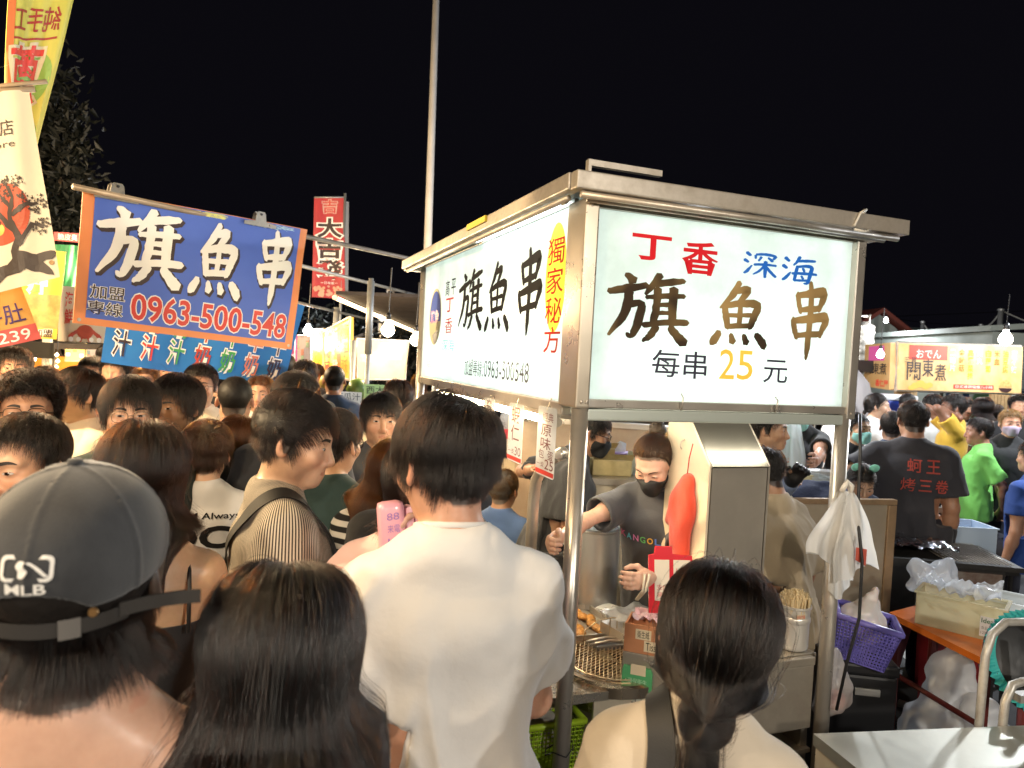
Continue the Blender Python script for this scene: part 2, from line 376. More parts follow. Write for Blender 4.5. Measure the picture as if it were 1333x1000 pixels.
def nets(F, ax):
    S = F < 0; nx, ny, nz = F.shape
    c = np.zeros((nx-1, ny-1, nz-1), np.int8)
    for a in (0, 1):
        for b in (0, 1):
            for d in (0, 1): c += S[a:nx-1+a, b:ny-1+b, d:nz-1+d]
    act = (c > 0) & (c < 8); I = np.argwhere(act); n = len(I)
    vid = np.full(act.shape, -1, np.int32); vid[act] = np.arange(n)
    cor = [(a, b, d) for a in (0, 1) for b in (0, 1) for d in (0, 1)]
    val = np.stack([F[I[:, 0]+a, I[:, 1]+b, I[:, 2]+d] for a, b, d in cor], 1)
    pos = np.stack([np.stack([ax[0][I[:, 0]+a], ax[1][I[:, 1]+b], ax[2][I[:, 2]+d]], 1) for a, b, d in cor], 1)
    acc = np.zeros((n, 3)); cnt = np.zeros(n)
    for i in range(8):
        for j in range(i+1, 8):
            if sum(abs(cor[i][q]-cor[j][q]) for q in range(3)) != 1: continue
            m = (val[:, i] < 0) != (val[:, j] < 0)
            t = val[m, i]/(val[m, i]-val[m, j]); acc[m] += pos[m, i]+(pos[m, j]-pos[m, i])*t[:, None]; cnt[m] += 1
    V = acc/np.maximum(cnt, 1)[:, None]; Q = []
    for d in range(3):
        a, b = (d+1) % 3, (d+2) % 3
        s0 = [slice(None)]*3; s1 = [slice(None)]*3; s0[d] = slice(0, -1); s1[d] = slice(1, None)
        X = S[tuple(s0)] != S[tuple(s1)]; E = np.argwhere(X)
        ok = (E[:, a] > 0) & (E[:, b] > 0) & (E[:, a] < F.shape[a]-1) & (E[:, b] < F.shape[b]-1); E = E[ok]
        if not len(E): continue
        ins = S[tuple(E.T)]
        def cell(da, db):
            q = E.copy(); q[:, a] -= da; q[:, b] -= db; return vid[tuple(q.T)]
        q = np.stack([cell(1, 1), cell(0, 1), cell(0, 0), cell(1, 0)], 1); q[~ins] = q[~ins][:, ::-1]; Q.append(q)
    return V, (np.concatenate(Q) if Q else np.zeros((0, 4), int))
def npmesh(name, V, Q, smooth=True):
    me = bpy.data.meshes.new(name); n = len(Q)
    me.vertices.add(len(V)); me.vertices.foreach_set('co', np.asarray(V, np.float32).ravel())
    me.loops.add(n*4); me.loops.foreach_set('vertex_index', np.asarray(Q, np.int32).ravel())
    me.polygons.add(n); me.polygons.foreach_set('loop_start', np.arange(0, n*4, 4, dtype=np.int32)); me.polygons.foreach_set('loop_total', np.full(n, 4, np.int32))
    me.update(calc_edges=True); me.validate()
    if smooth: me.polygons.foreach_set('use_smooth', np.ones(len(me.polygons), bool))
    return me
def setcol(me, C, name='Col'):
    a = me.color_attributes.new(name, 'FLOAT_COLOR', 'POINT'); a.data.foreach_set('color', np.concatenate([C, np.ones((len(C), 1))], 1).astype(np.float32).ravel())
def vnormals(V, Q):
    d = np.cross(V[Q[:, 2]]-V[Q[:, 0]], V[Q[:, 3]]-V[Q[:, 1]]); N = np.zeros_like(V)
    for i in range(4): np.add.at(N, Q[:, i], d)
    return N/(np.linalg.norm(N, axis=1)[:, None]+1e-12)
_LAT = np.random.default_rng(3).random((64, 64, 64))
def vnoise(P):
    i = np.floor(P).astype(int); f = P-i; f = f*f*(3-2*f); r = 0
    for a in (0, 1):
        for b in (0, 1):
            for c in (0, 1):
                wgt = (f[:, 0] if a else 1-f[:, 0])*(f[:, 1] if b else 1-f[:, 1])*(f[:, 2] if c else 1-f[:, 2])
                r = r+wgt*_LAT[(i[:, 0]+a) % 64, (i[:, 1]+b) % 64, (i[:, 2]+c) % 64]
    return r
def smooth_verts(V, Q, it=1, lam=0.5):
    E = np.concatenate([Q[:, [0, 1]], Q[:, [1, 2]], Q[:, [2, 3]], Q[:, [3, 0]]])
    for _ in range(it):
        S = np.zeros_like(V); c = np.zeros(len(V)); np.add.at(S, E[:, 0], V[E[:, 1]]); np.add.at(c, E[:, 0], 1)
        np.add.at(S, E[:, 1], V[E[:, 0]]); np.add.at(c, E[:, 1], 1); V = V*(1-lam)+lam*S/np.maximum(c, 1)[:, None]
    return V

def disc(mb, fn, cx, cy, rx, ry, h, n=36, rings=5):
    vs = [fn(cx, cy, h)]; fs = []
    for r in range(1, rings+1):
        for i in range(n): a = 2*math.pi*i/n; vs.append(fn(cx+rx*r/rings*math.cos(a), cy+ry*r/rings*math.sin(a), h))
    for i in range(n): fs.append((0, 1+i, 1+(i+1) % n))
    for r in range(rings-1):
        for i in range(n): fs.append((1+r*n+i, 1+(r+1)*n+i, 1+(r+1)*n+(i+1) % n, 1+r*n+(i+1) % n))
    mb.add(vs, fs)
# ================================================================ people
SC.cycles_curves.shape = 'RIBBONS'; SC.cycles_curves.subdivisions = 2
def Rx(a): c, s = math.cos(a), math.sin(a); return np.array([[1, 0, 0], [0, c, -s], [0, s, c]])
def Ry(a): c, s = math.cos(a), math.sin(a); return np.array([[c, 0, s], [0, 1, 0], [-s, 0, c]])
def Rz(a): c, s = math.cos(a), math.sin(a); return np.array([[c, -s, 0], [s, c, 0], [0, 0, 1]])
def unit(v): v = np.array(v, float); return v/(np.linalg.norm(v)+1e-12)
def hairmat(name, melanin, red=0.4, rough=0.32):
    if name in _MC: return _MC[name]
    m = bpy.data.materials.new(name); m.use_nodes = True; nt = m.node_tree; nt.nodes.clear()
    h = _n(nt, 'ShaderNodeBsdfHairPrincipled'); h.parametrization = 'MELANIN'; h.inputs['Melanin'].default_value = melanin; h.inputs['Melanin Redness'].default_value = red
    h.inputs['Roughness'].default_value = rough; h.inputs['Radial Roughness'].default_value = 0.4; h.inputs['Random Color'].default_value = 0.25
    o = _n(nt, 'ShaderNodeOutputMaterial'); nt.links.new(h.outputs[0], o.inputs[0]); _MC[name] = m; return m
HAIR = dict(black=(hairmat('hair_black', 1.0, 0.3), (0.010, 0.008, 0.007)), dark=(hairmat('hair_dark', 0.93, 0.6), (0.014, 0.010, 0.008)),
            brown=(hairmat('hair_brown', 0.62, 0.75), (0.06, 0.025, 0.012)), auburn=(hairmat('hair_auburn', 0.55, 0.95), (0.09, 0.03, 0.012)), ash=(hairmat('hair_ash', 0.68, 0.35), (0.05, 0.035, 0.022)), grey=(hairmat('hair_grey', 0.5, 0.1), (0.06, 0.055, 0.05)), tan=(hairmat('hair_tan', 0.4, 0.5), (0.16, 0.11, 0.06)))
def shellmat(hc):
    c = HAIR[hc][1]
    return mat('hair_base_'+hc, c, 0.55, bump=(90, 0.5, 0.004), spec=0.3)
SKINM = mat('skin', (1, 1, 1), 0.42, noise=(38, 0.35), bump=(260, 0.10, 0.001), attr='Col', sss=0.12, spec=0.4)
TONE = dict(fair=(.62, .385, .27), mid=(.52, .30, .195), tan=(.40, .215, .13), deep=(.26, .13, .075))
DARKEYE = mat('eye_surface', (1, 1, 1), 0.12, attr='Col', spec=0.6)
BROW = mat('brow_hair', (.018, .012, .009), 0.6, bump=(400, 0.5, 0.001))
def head_prims(sex='m', wide=1.0):
    f = 1.0 if sex == 'm' else 0.93
    P = [ell((0, -.012, .030), (.0755*wide, .094, .083), k=.02), ell((0, .020, -.035), (.061*wide*(.5+.5*f), .068, .078), k=.035),
         ell((0, .064, -.096), (.024*f, .022, .018), k=.028)]
    for s in (-1, 1):
        P += [ell((s*.041*wide*f, .006, -.058), (.02, .026, .022), k=.03), ell((s*.043*wide, .058, -.026), (.022, .022, .022), k=.025),
              cone((s*.008, .080, .024), (s*.042, .066, .022), .012*f, .011*f, k=.015)]
    for s in (-1, 1): P += [ell((s*.031, .098, .001), (.017, .014, .0125), k=.014, op='s')]
    for s in (-1, 1): P += [ell((s*.031, .073, .000), (.0165, .0135, .0115), k=.006)]
    P += [cone((0, .086, .008), (0, .104, -.034), .0065, .0105, k=.012), ell((0, .098, -.042), (.009, .010, .007), k=.008)]
    for s in (-1, 1): P += [ell((s*.0125, .091, -.041), (.0075, .009, .0075), k=.007)]
    P += [ell((0, .071, -.068), (.026, .018, .018), k=.025)]
    for s in (-1, 1):
        P += [cone((0, .0865, -.0635), (s*.020, .078, -.0675), .0045, .0025, k=.006), cone((0, .0855, -.0730), (s*.018, .077, -.0695), .0052, .003, k=.007)]
    P += [cone((-.016, .0865, -.0686), (.016, .0865, -.0686), .0018, .0018, k=.005, op='s')]
    for s in (-1, 1):
        R = Rz(s*0.35)@Ry(s*-.12)@Rx(-.15)
        P += [ell((s*.080*wide, -.008, -.006), (.009, .0185, .031), R=R, k=.008), ell((s*.088*wide, -.004, -.004), (.007, .009, .016), R=R, k=.006, op='s')]
    return P
HL_A = [0, .5, .85, 1.1, 1.3, 1.5, 1.65, 1.9, 2.2, 2.6, math.pi]; HL_Z = [.064, .062, .050, .030, -.022, -.018, .022, .004, -.05, -.068, -.072]
def hairline(L, dz=0.0):
    a = np.arctan2(np.abs(L[:, 0]), L[:, 1]+.012); return L[:, 2]-np.interp(a, HL_A, HL_Z)-dz
def skeleton(h, sex='m', lean=0, side=0, twist=0, head=(0, 0, 0), wrists=(None, None), hints=(None, None), sw=None, build=1.0, sit=False):
    s = h/1.70; J = {}
    hip = np.array([0, 0, (.47 if sit else .89)*s]); Rt = Ry(rad(side))@Rx(-rad(lean))@Rz(-rad(twist)); J['Rt'] = Rt; J['hip'] = hip; J['s'] = s
    T = lambda x, y, z: hip+Rt@(np.array([x, y, z])*s)
    sw = sw or (.154 if sex == 'm' else .134)
    J['neck'] = T(0, -.025, .535); J['T'] = T
    Rh = Ry(rad(head[2]))@Rz(-rad(head[0]))@Rx(-rad(head[1]))
    Rh = Rt@Rh if abs(lean) < 1 else (Rz(-rad(twist)))@Rh
    hs = (.97 if sex == 'm' else .93)*(0.6+0.4*s); J['hs'] = hs; J['Rh'] = Rh
    J['head'] = J['neck']+Rt@np.array([0, .012, .034])*s+Rh@np.array([0, .018, .096])*s
    J['sh'] = []; J['el'] = []; J['wr'] = []
    for i, sg in enumerate((-1, 1)):
        sh = T(sg*sw, -.02, .446); J['sh'].append(sh); L1, L2 = .285*s, .25*s
        if wrists[i] is None: el = sh+Rt@np.array([sg*.045, -.02, -.28])*s; wr = el+np.array([sg*.005, .06, -.24])*s
        else:
            W = np.array(wrists[i], float); d = W-sh; D = min(np.linalg.norm(d), (L1+L2)*.995); u = unit(d); W = sh+u*D
            hv = np.array(hints[i] if hints[i] is not None else (sg*.6, -.5, -.6), float); hv = unit(hv-u*(hv@u))
            a = (L1*L1-L2*L2+D*D)/(2*D); b = math.sqrt(max(L1*L1-a*a, 0)); el = sh+u*a+hv*b; wr = W
        J['el'].append(el); J['wr'].append(wr)
    J['hp'] = [hip+np.array([sg*.085, 0, -.02])*s for sg in (-1, 1)]; J['kn'] = [np.array([sg*.10, .02, .47])*s for sg in (-1, 1)]; J['an'] = [np.array([sg*.105, -.02, .085])*s for sg in (-1, 1)]
    if sit: J['kn'] = [np.array([sg*.11, .40, .47])*s for sg in (-1, 1)]; J['an'] = [np.array([sg*.11, .40, .085])*s for sg in (-1, 1)]
    return J
def hand_prims(wr, fd, pn, sg, s=1.0, curl=0.4, spread=0.10, grip=None):
    """wr wrist, fd finger direction, pn palm facing, sg -1 left / +1 right"""
    d = unit(fd); n = unit(np.array(pn)-d*(np.array(pn)@d)); t = np.cross(n, d)*sg*-1  # thumb side
    P = []; W = lambda a, b, c: wr+(d*a+t*b+n*c)*s
    P += [cone(W(-.02, 0, 0), W(.02, 0, 0), .024*s, .026*s, k=.015), cone(W(.015, .012, 0), W(.075, .022, 0), .019*s, .0145*s, k=.02), cone(W(.015, -.010, 0), W(.07, -.024, 0), .018*s, .0125*s, k=.02), cone(W(.02, 0, 0), W(.078, 0, -.002), .017*s, .014*s, k=.02)]
    for i, (b, L, r) in enumerate(((.026, .072, .0092), (.009, .080, .0095), (-.009, .074, .0090), (-.025, .058, .0080))):
        p = W(.076, b, 0); a = (curl if not isinstance(curl, (list, tuple)) else curl[i]); dirn = unit(d+t*(b/.026)*spread)
        for seg, (fr, rr) in enumerate(((.45, 1.0), (.31, .92), (.24, .82))):
            ang = a*(0.8 if seg == 0 else 1.0); ax = np.cross(dirn, n); ax = unit(ax)
            dirn = unit(dirn*math.cos(ang)+np.cross(ax, dirn)*math.sin(ang)+ax*(ax@dirn)*(1-math.cos(ang)))
            q = p+dirn*L*fr*s; P.append(cone(p, q, r*rr*s, r*rr*.93*s, k=.005)); p = q
            n2 = n
    tc = grip if grip is not None else .5
    p = W(.018, .024, .006); q = W(.045, .048, .016+.01*tc); P.append(cone(p, q, .0135*s, .0115*s, k=.014)); q2 = q+unit(d*.9+t*(.35-.5*tc)+n*(.15+.55*tc))*.030*s
    P.append(cone(q, q2, .0108*s, .0098*s, k=.006)); q3 = q2+unit(d*.95+t*(.05-.4*tc)+n*(.1+.5*tc))*.024*s; P.append(cone(q2, q3, .0098*s, .008*s, k=.006))
    return P
def body_prims(J, sex='m', build=1.0, hands=({}, {})):
    s = J['s']; Rt = J['Rt']; b = build; P = []
    st = [(-.10, 0, -.01, .155*b, .10*b), (0, 0, -.01, .165*b, .105*b), (.14, 0, .0, (.135 if sex == 'm' else .120)*b, .09*b), (.32, 0, .0, .160*b, .112*b), (.43, 0, -.012, .155*b, .098), (.50, 0, -.022, .10, .068), (.55, 0, -.025, .055, .055)]
    if sex == 'f': st[1] = (0, 0, -.012, .172*b, .11*b)
    P.append(loft([tuple(np.array(r)*s) for r in st], o=J['hip'], R=Rt, k=.03))
    hd, nk = J['head'], J['neck']; hs = J['hs']; nr = (.050 if sex == 'm' else .043)*(0.5+0.5*b)
    P.append(cone(nk+Rt@np.array([0, -.005, -.02])*s, hd+J['Rh']@np.array([0, -.026, -.055])*hs, nr*1.08, nr, k=.018))
    for i, sg in enumerate((-1, 1)):
        sh, el, wr = J['sh'][i], J['el'][i], J['wr'][i]; ab = (b*.5+.5)*(1 if sex == 'm' else .84)
        P.append(cone(nk+Rt@np.array([sg*.03, -.012, -.020])*s, sh+Rt@np.array([-sg*.02, 0, .008])*s, .038*s, .040*s*ab, k=.05))
        P.append(ell(sh, np.array([.048, .052, .056])*s*ab, k=.03)); P.append(cone(sh, sh+(el-sh)*.55, .050*s*ab, .044*s*ab, k=.03)); P.append(cone(sh+(el-sh)*.5, el, .045*s*ab, .036*s*ab, k=.03))
        P.append(cone(el, el+(wr-el)*.35, .037*s*ab, .038*s*ab, k=.02)); P.append(cone(el+(wr-el)*.3, wr, .038*s*ab, .025*s*ab, k=.02))
        hp, kn, an = J['hp'][i], J['kn'][i], J['an'][i]
        P.append(cone(hp, kn, .080*s*b, .052*s*b, k=.03)); P.append(cone(kn, kn+(an-kn)*.4, .050*s, .053*s, k=.02)); P.append(cone(kn+(an-kn)*.35, an, .054*s, .035*s, k=.02))
        P.append(cone(an+np.array([0, -.02, -.04])*s, an+np.array([sg*.015, .13, -.06])*s, .04*s, .026*s, k=.03))
        H = hands[i] or {}; fd = H.get('fd', wr-el); pn = H.get('pn', (-sg, 0.2, 0)); P += hand_prims(wr+unit(wr-el)*.01, fd, pn, sg, s*(1 if sex == 'm' else .92), H.get('curl', .35), H.get('spread', .1), H.get('grip'))
    return P
SHIRT_RES = {0: .008, 1: .011, 2: .016}
def tee_prims(J, sex='m', b=1.0, ease=.02, hem=-.10, sleeve=.62, sr=(.062, .075), neck=.072, flare=0.0, neckdrop=0.0):
    s = J['s']; Rt = J['Rt']; e = ease; P = []
    st = [(hem, 0, -.008, .168*b+e+flare, .112*b+e+flare*.8), (.02, 0, -.008, .170*b+e+flare*.6, .112*b+e+flare*.5), (.16, 0, 0, .150*b+e*1.2+flare*.3, .100*b+e*1.1+flare*.3), (.32, 0, 0, .166*b+e, .118*b+e*.8), (.43, 0, -.012, .160*b+e*.8, .104+e*.5), (.485, 0, -.022, .105, .074), (.525, 0, -.026, .07, .062)]
    P.append(loft([tuple(np.array(r)*s) for r in st], o=J['hip'], R=Rt, k=.03))
    for i, sg in enumerate((-1, 1)):
        sh, el, nk, wr = J['sh'][i], J['el'][i], J['neck'], J['wr'][i]
        P.append(cone(nk+Rt@np.array([sg*.042, -.010, -.014])*s, sh+Rt@np.array([-sg*.008, 0, .006])*s, (.040+ease*.2)*s, (.047+ease*.2)*s, k=.05))
        u = unit(el-sh)
        if sleeve > 0 and sleeve <= 1.0: P.append(cone(sh, sh+(el-sh)*sleeve, sr[0]*s, sr[1]*s, k=.035))
        if sleeve > 1.0: P += [cone(sh, el, sr[0]*s, sr[0]*.85*s, k=.035), cone(el, el+(wr-el)*(sleeve-1), sr[0]*.85*s, sr[1]*s, k=.03)]
        if 0 < sleeve <= 1.0:
            end = sh+(el-sh)*(sleeve+.0)
            def cut(x, y, z, end=end, u=u, sh=sh):
                t = (x-end[0])*u[0]+(y-end[1])*u[1]+(z-end[2])*u[2]; r = np.sqrt((x-end[0]-t*u[0])**2+(y-end[1]-t*u[1])**2+(z-end[2]-t*u[2])**2); return np.maximum(-t, r-.13)
            P.append((cut, end-.16, end+.16, .006, 's'))
            P.append(cone(sh+(el-sh)*(sleeve-.05), sh+(el-sh)*(sleeve+.3), sr[1]*s-.016, sr[1]*s-.008, k=.004, op='s'))
    up = Rt@np.array([0, .28, 1.0]); nk = J['neck']+Rt@np.array([0, .012, 0])*s
    up = unit(up); c0 = nk+Rt@np.array([0, .006, .020-neckdrop])*s; rr = neck*s*.9
    def bore(x, y, z):
        X, Y, Z = x-c0[0], y-c0[1], z-c0[2]; t = X*up[0]+Y*up[1]+Z*up[2]; r = np.sqrt(np.maximum(X*X+Y*Y+Z*Z-t*t, 0))
        return np.maximum(r-rr-np.maximum(t, 0)*.25, -t-.012*s)
    P.append((bore, c0-.16, c0+.22, .010, 's'))
    return P
def fold_disp(V, N, J, amp=.008, seed=0, big=1.0):
    s = J['s']; P = (V-J['hip'])@J['Rt']/s; o = seed*7.31
    t = np.clip((.50-P[:, 2])/.6, 0, 1)
    wv = vnoise(P*np.array([5, 5, 3])+o)*1.2
    a = vnoise(np.stack([P[:, 0]*16*big+wv, P[:, 1]*13*big+wv*.6, P[:, 2]*2.6+wv], 1)+o+3); a = (1-np.abs(2*a-1))**2.2
    b = vnoise(np.stack([(P[:, 0]+P[:, 2]*.6*np.sign(P[:, 0]))*14*big, P[:, 1]*9, (P[:, 2]-.5*np.abs(P[:, 0]))*9*big], 1)+o+11); b = (1-np.abs(2*b-1))**2
    c = vnoise(P*np.array([30, 30, 22])+o)-.5
    t2 = np.clip((.42-P[:, 2])/.40, 0, 1); side_ = np.clip((np.abs(P[:, 0])-.10)/.06, 0, 1); h = amp*((a-.3)*(.06+1.25*t2)+(b-.3)*.75*(.15+.85*np.maximum(side_, t2*.6))+c*.22)
    return V+N*h[:, None]
def eye_mesh(HP, sg, gaze=(0, 0), open_=1.0):
    cx, cz = sg*.031, .0005; nu, nv = 18, 9; V = []; C = []
    for j in range(nv+1):
        for i in range(nu+1):
            a = -1+2*i/nu; bb = -1+2*j/nv; w_ = max(0, 1-abs(a)**2.2)
            top, bot = .0045*open_*w_**.6, -.0034*open_*w_**.75
            x = cx+a*.0142; z = cz+sg*a*.0012+(top if bb > 0 else -bot)*bb
            V.append((x, 0, z))
            rx, rz = x-cx-gaze[0]*.005, z-cz-gaze[1]*.003; q = math.hypot(rx, rz)
            c = (.52, .46, .43)
            if q < .0064: c = (.030, .016, .010)
            if q < .0026: c = (.004, .004, .004)
            if bb > .7: c = (.012, .009, .008)
            if bb < -.92: c = (.25, .14, .11)
            C.append(c)
    V = np.array(V); yy = np.full(len(V), .125)
    for _ in range(40):
        d = feval(HP, np.stack([V[:, 0], yy, V[:, 2]], 1)); yy -= np.clip(d, -.01, .01)*.9
    V[:, 1] = yy+.0013
    Q = np.array([(j*(nu+1)+i, j*(nu+1)+i+1, (j+1)*(nu+1)+i+1, (j+1)*(nu+1)+i) for j in range(nv) for i in range(nu)])
    return V, Q[:, ::-1] if True else Q, np.array(C)
def brow_mesh(HP, sg, thick=1.0):
    n = 12; V = []
    for i in range(n+1):
        a = i/n; x = sg*(.013+.036*a); z = .0215+.006*math.sin(a*2.3)-.004*a*a; w_ = .0042*thick*(1-.75*a**2.5)
        for dz in (-w_, w_): V.append((x, 0, z+dz))
    V = np.array(V); yy = np.full(len(V), .125)
    for _ in range(40):
        d = feval(HP, np.stack([V[:, 0], yy, V[:, 2]], 1)); yy -= np.clip(d, -.01, .01)*.9
    V[:, 1] = yy+.0012
    Q = np.array([(2*i, 2*i+2, 2*i+3, 2*i+1) for i in range(n)]); return V, Q
def hair_roots(HP, n, rng, hl=0.0, shift=None):
    out = []; tot = 0
    while tot < n:
        u = rng.normal(size=(n*2, 3)); u /= np.linalg.norm(u, axis=1)[:, None]
        P = np.array([0, -.012, .0])+u*np.array([.085, .105, .125])
        HPc = [p for p in HP if p[4] == 'u'][:5]
        for _ in range(6):
            d = feval(HPc, P); g = fgrad(HPc, P); P = P-g*np.clip(d, -.04, .04)[:, None]
        k = hairline(P, hl) > rng.uniform(-.004, .004, len(P)); P = P[k]; out.append(P); tot += len(P)
    return np.concatenate(out)[:n]
def grow(HP, roots, style, rng, o):
    """strands in head-local space (z up); o: options"""
    N = len(roots); HPc = [p for p in HP if p[4] == 'u'][:5]+o.get('extra', [])
    K = o.get('K', 9); fly = rng.random(N) < o.get('fly', .022); nrm = fgrad(HPc, roots); z = roots[:, 2]; y = roots[:, 1]; x = roots[:, 0]
    up = np.clip((z-.01)/.075, 0, 1); az = np.arctan2(np.abs(x), y+.012)
    wh = np.array(o.get('whorl', (.012, -.06, .095))); G = np.array(o.get('down', (0, 0, -1.0)))
    fl = roots-wh; off = rng.uniform(.15, 1, N)*np.where(fly, 1.9, 1)
    if style in ('short', 'bowl', 'curly', 'buzz', 'swept'):
        top, sd, np_ = dict(short=(.068, .030, .014), bowl=(.100, .055, .03), curly=(.075, .04, .02), buzz=(.010, .007, .004), swept=(.10, .045, .02))[style]
        back = np.clip((az-1.9)/.6, 0, 1)*np.clip((.03-z)/.08, 0, 1)
        L = sd+(top-sd)*up; np_ = o.get('nape', np_); L = L*(1-back)+np_*back*1.0+back*(sd-np_)*np.clip((z+.07)/.09, 0, 1)
        if style in ('swept',): fl = fl+np.array([o.get('sweep', .15), .10, 0])*up[:, None]*1.2
        omax = o.get('vmul', 1.0)*dict(short=.020, bowl=.020, curly=.038, buzz=.007, swept=.028)[style]*(.30+.70*up); grav = dict(short=.10, bowl=.22, curly=.02, buzz=.0, swept=.12)[style]; lift = dict(short=.55, bowl=.35, curly=1.0, buzz=1.2, swept=.6)[style]
    elif style in ('long', 'bob'):
        px = o.get('part', 0.0); sgn = np.where(x-px >= 0, 1, -1)
        w2 = np.array([0, .030, .105]); bk = np.clip((.035-y)/.03, 0, 1)[:, None]; fl = np.stack([sgn*.9, -.35+0*x, -.25+0*x], 1)*(1-bk)+bk*(roots-w2)/(np.linalg.norm(roots-w2, axis=1)[:, None]+1e-6); L = np.full(N, o.get('len', .42 if style == 'long' else .20))
        if style == 'bob':
            L = np.clip((z-o.get('end', -.115))*1.05+.035*np.abs(sgn), .03, .24)*rng.uniform(.9, 1.03, N)
        front = az < .75
        if o.get('bangs'):
            L = np.where(front & (z < .098), .075, L); fl = np.where((front & (z < .098))[:, None], np.stack([x*4, .8+0*x, -.3+0*x], 1), fl)
        omax = o.get('vol', .020)*(.45+.55*up); grav = .40; lift = .30
    elif style == 'pony':
        tie = np.array(o.get('tie', (0, -.100, -.060))); fl = tie-roots; L = np.linalg.norm(fl, axis=1)*1.22+o.get('tail', .26)*rng.uniform(.75, 1, N); omax = np.full(N, o.get('vol', .014)); grav = .0; lift = .18
    if style in ('bowl', 'short', 'curly'): L = L*(1-o.get('fcut', .26)*np.clip((1.0-az)/.4, 0, 1))
    L = L*rng.uniform(.82, 1.06, N); K0 = K
    d = fl-nrm*np.sum(fl*nrm, 1)[:, None]; d /= np.linalg.norm(d, axis=1)[:, None]+1e-9
    cl = np.stack([vnoise(roots*o.get('clump', 95)+q)-.5 for q in (1, 21, 41)], 1)*2
    d = d+nrm*lift*rng.uniform(.4, 1.2, N)[:, None]+cl*o.get('mess', .35)+rng.normal(size=(N, 3))*(o.get('frizz', .07)*np.where(fly, 2.6, 1))[:, None]; d /= np.linalg.norm(d, axis=1)[:, None]
    P = np.zeros((N, K+1, 3)); P[:, 0] = roots-nrm*.002; p = roots.copy(); ds = L/K
    ph = rng.uniform(0, 6.28, N); tied = np.zeros(N, bool)
    for k in range(1, K+1):
        q = p+d*ds[:, None]
        if style == 'pony':
            v = tie-p; dist = np.linalg.norm(v, axis=1); vt = v/(dist[:, None]+1e-9); newt = dist < np.maximum(.022, ds*1.05)
            jit = rng.normal(size=(N, 3))*.006
            q = np.where((newt & ~tied)[:, None], tie+jit*1.2, p+(np.where(tied[:, None], d, vt*(1-np.clip(dist/.14, .05, .42))[:, None]+d*np.clip(dist/.14, .05, .42)[:, None]))*ds[:, None])
            fresh = newt & ~tied; tied |= newt
        dd = feval(HPc, q, .06); lim = off*omax*min(1, k/2.0)
        m = dd < lim
        if m.any(): q[m] += fgrad(HPc, q[m])*(lim[m]-dd[m])[:, None]
        if style != 'pony':
            m = (dd > omax*1.15) & (dd < .05) & (q[:, 2] > (-.05 if style in ('long', 'bob') else .0))
            if m.any(): q[m] -= fgrad(HPc, q[m])*((dd[m]-omax[m])*.55)[:, None]
        d = q-p; d /= np.linalg.norm(d, axis=1)[:, None]+1e-9
        if style == 'pony' and fresh.any(): d[fresh] = np.array(o.get('tdir', (0, -.40, -.9)))+rng.normal(size=(fresh.sum(), 3))*.10
        gk = np.where(tied, .55, 0.0) if style == 'pony' else grav
        sprd = rng.normal(size=(N, 3))*.012+cl*(o.get('mess', .35)*.10)
        if style == 'pony': sprd = np.where(tied[:, None], cl*.05+rng.normal(size=(N, 3))*.022, 0)
        if o.get('narrow') is not None:
            nw = o['narrow']; low = np.clip((-.05-p[:, 2])/.06, 0, 1); sprd[:, 0] -= low*np.clip((np.abs(p[:, 0])-nw)*14, 0, 1.2)*np.sign(p[:, 0])
        if style == 'curly' or o.get('curl'):
            a = o.get('curl', .55); e1 = np.cross(d, nrm); sprd = sprd+(e1*np.cos(ph+k*1.5)[:, None]+nrm*np.sin(ph+k*1.5)[:, None])*a+cl*.25
        d = d+G*(np.asarray(gk)[:, None] if np.ndim(gk) else gk)+sprd; d /= np.linalg.norm(d, axis=1)[:, None]
        p = q; P[:, k] = p
    return P
def curves_obj(name, S, r, m, parent):
    N, K, _ = S.shape; hc = bpy.data.hair_curves.new(name); hc.add_curves([K]*N)
    hc.attributes['position'].data.foreach_set('vector', S.astype(np.float32).ravel())
    a = hc.attributes.new('radius', 'FLOAT', 'POINT'); t = np.linspace(1, .35, K); a.data.foreach_set('value', np.tile(t*r, N).astype(np.float32))
    hc.materials.append(m); o = bpy.data.objects.new(name, hc); COL.objects.link(o); o.parent = parent; return o
def tube_np(pts, r, n=8, closed=False):
    mb = MB(); mb.tube(pts, r, n, closed=closed); return mb
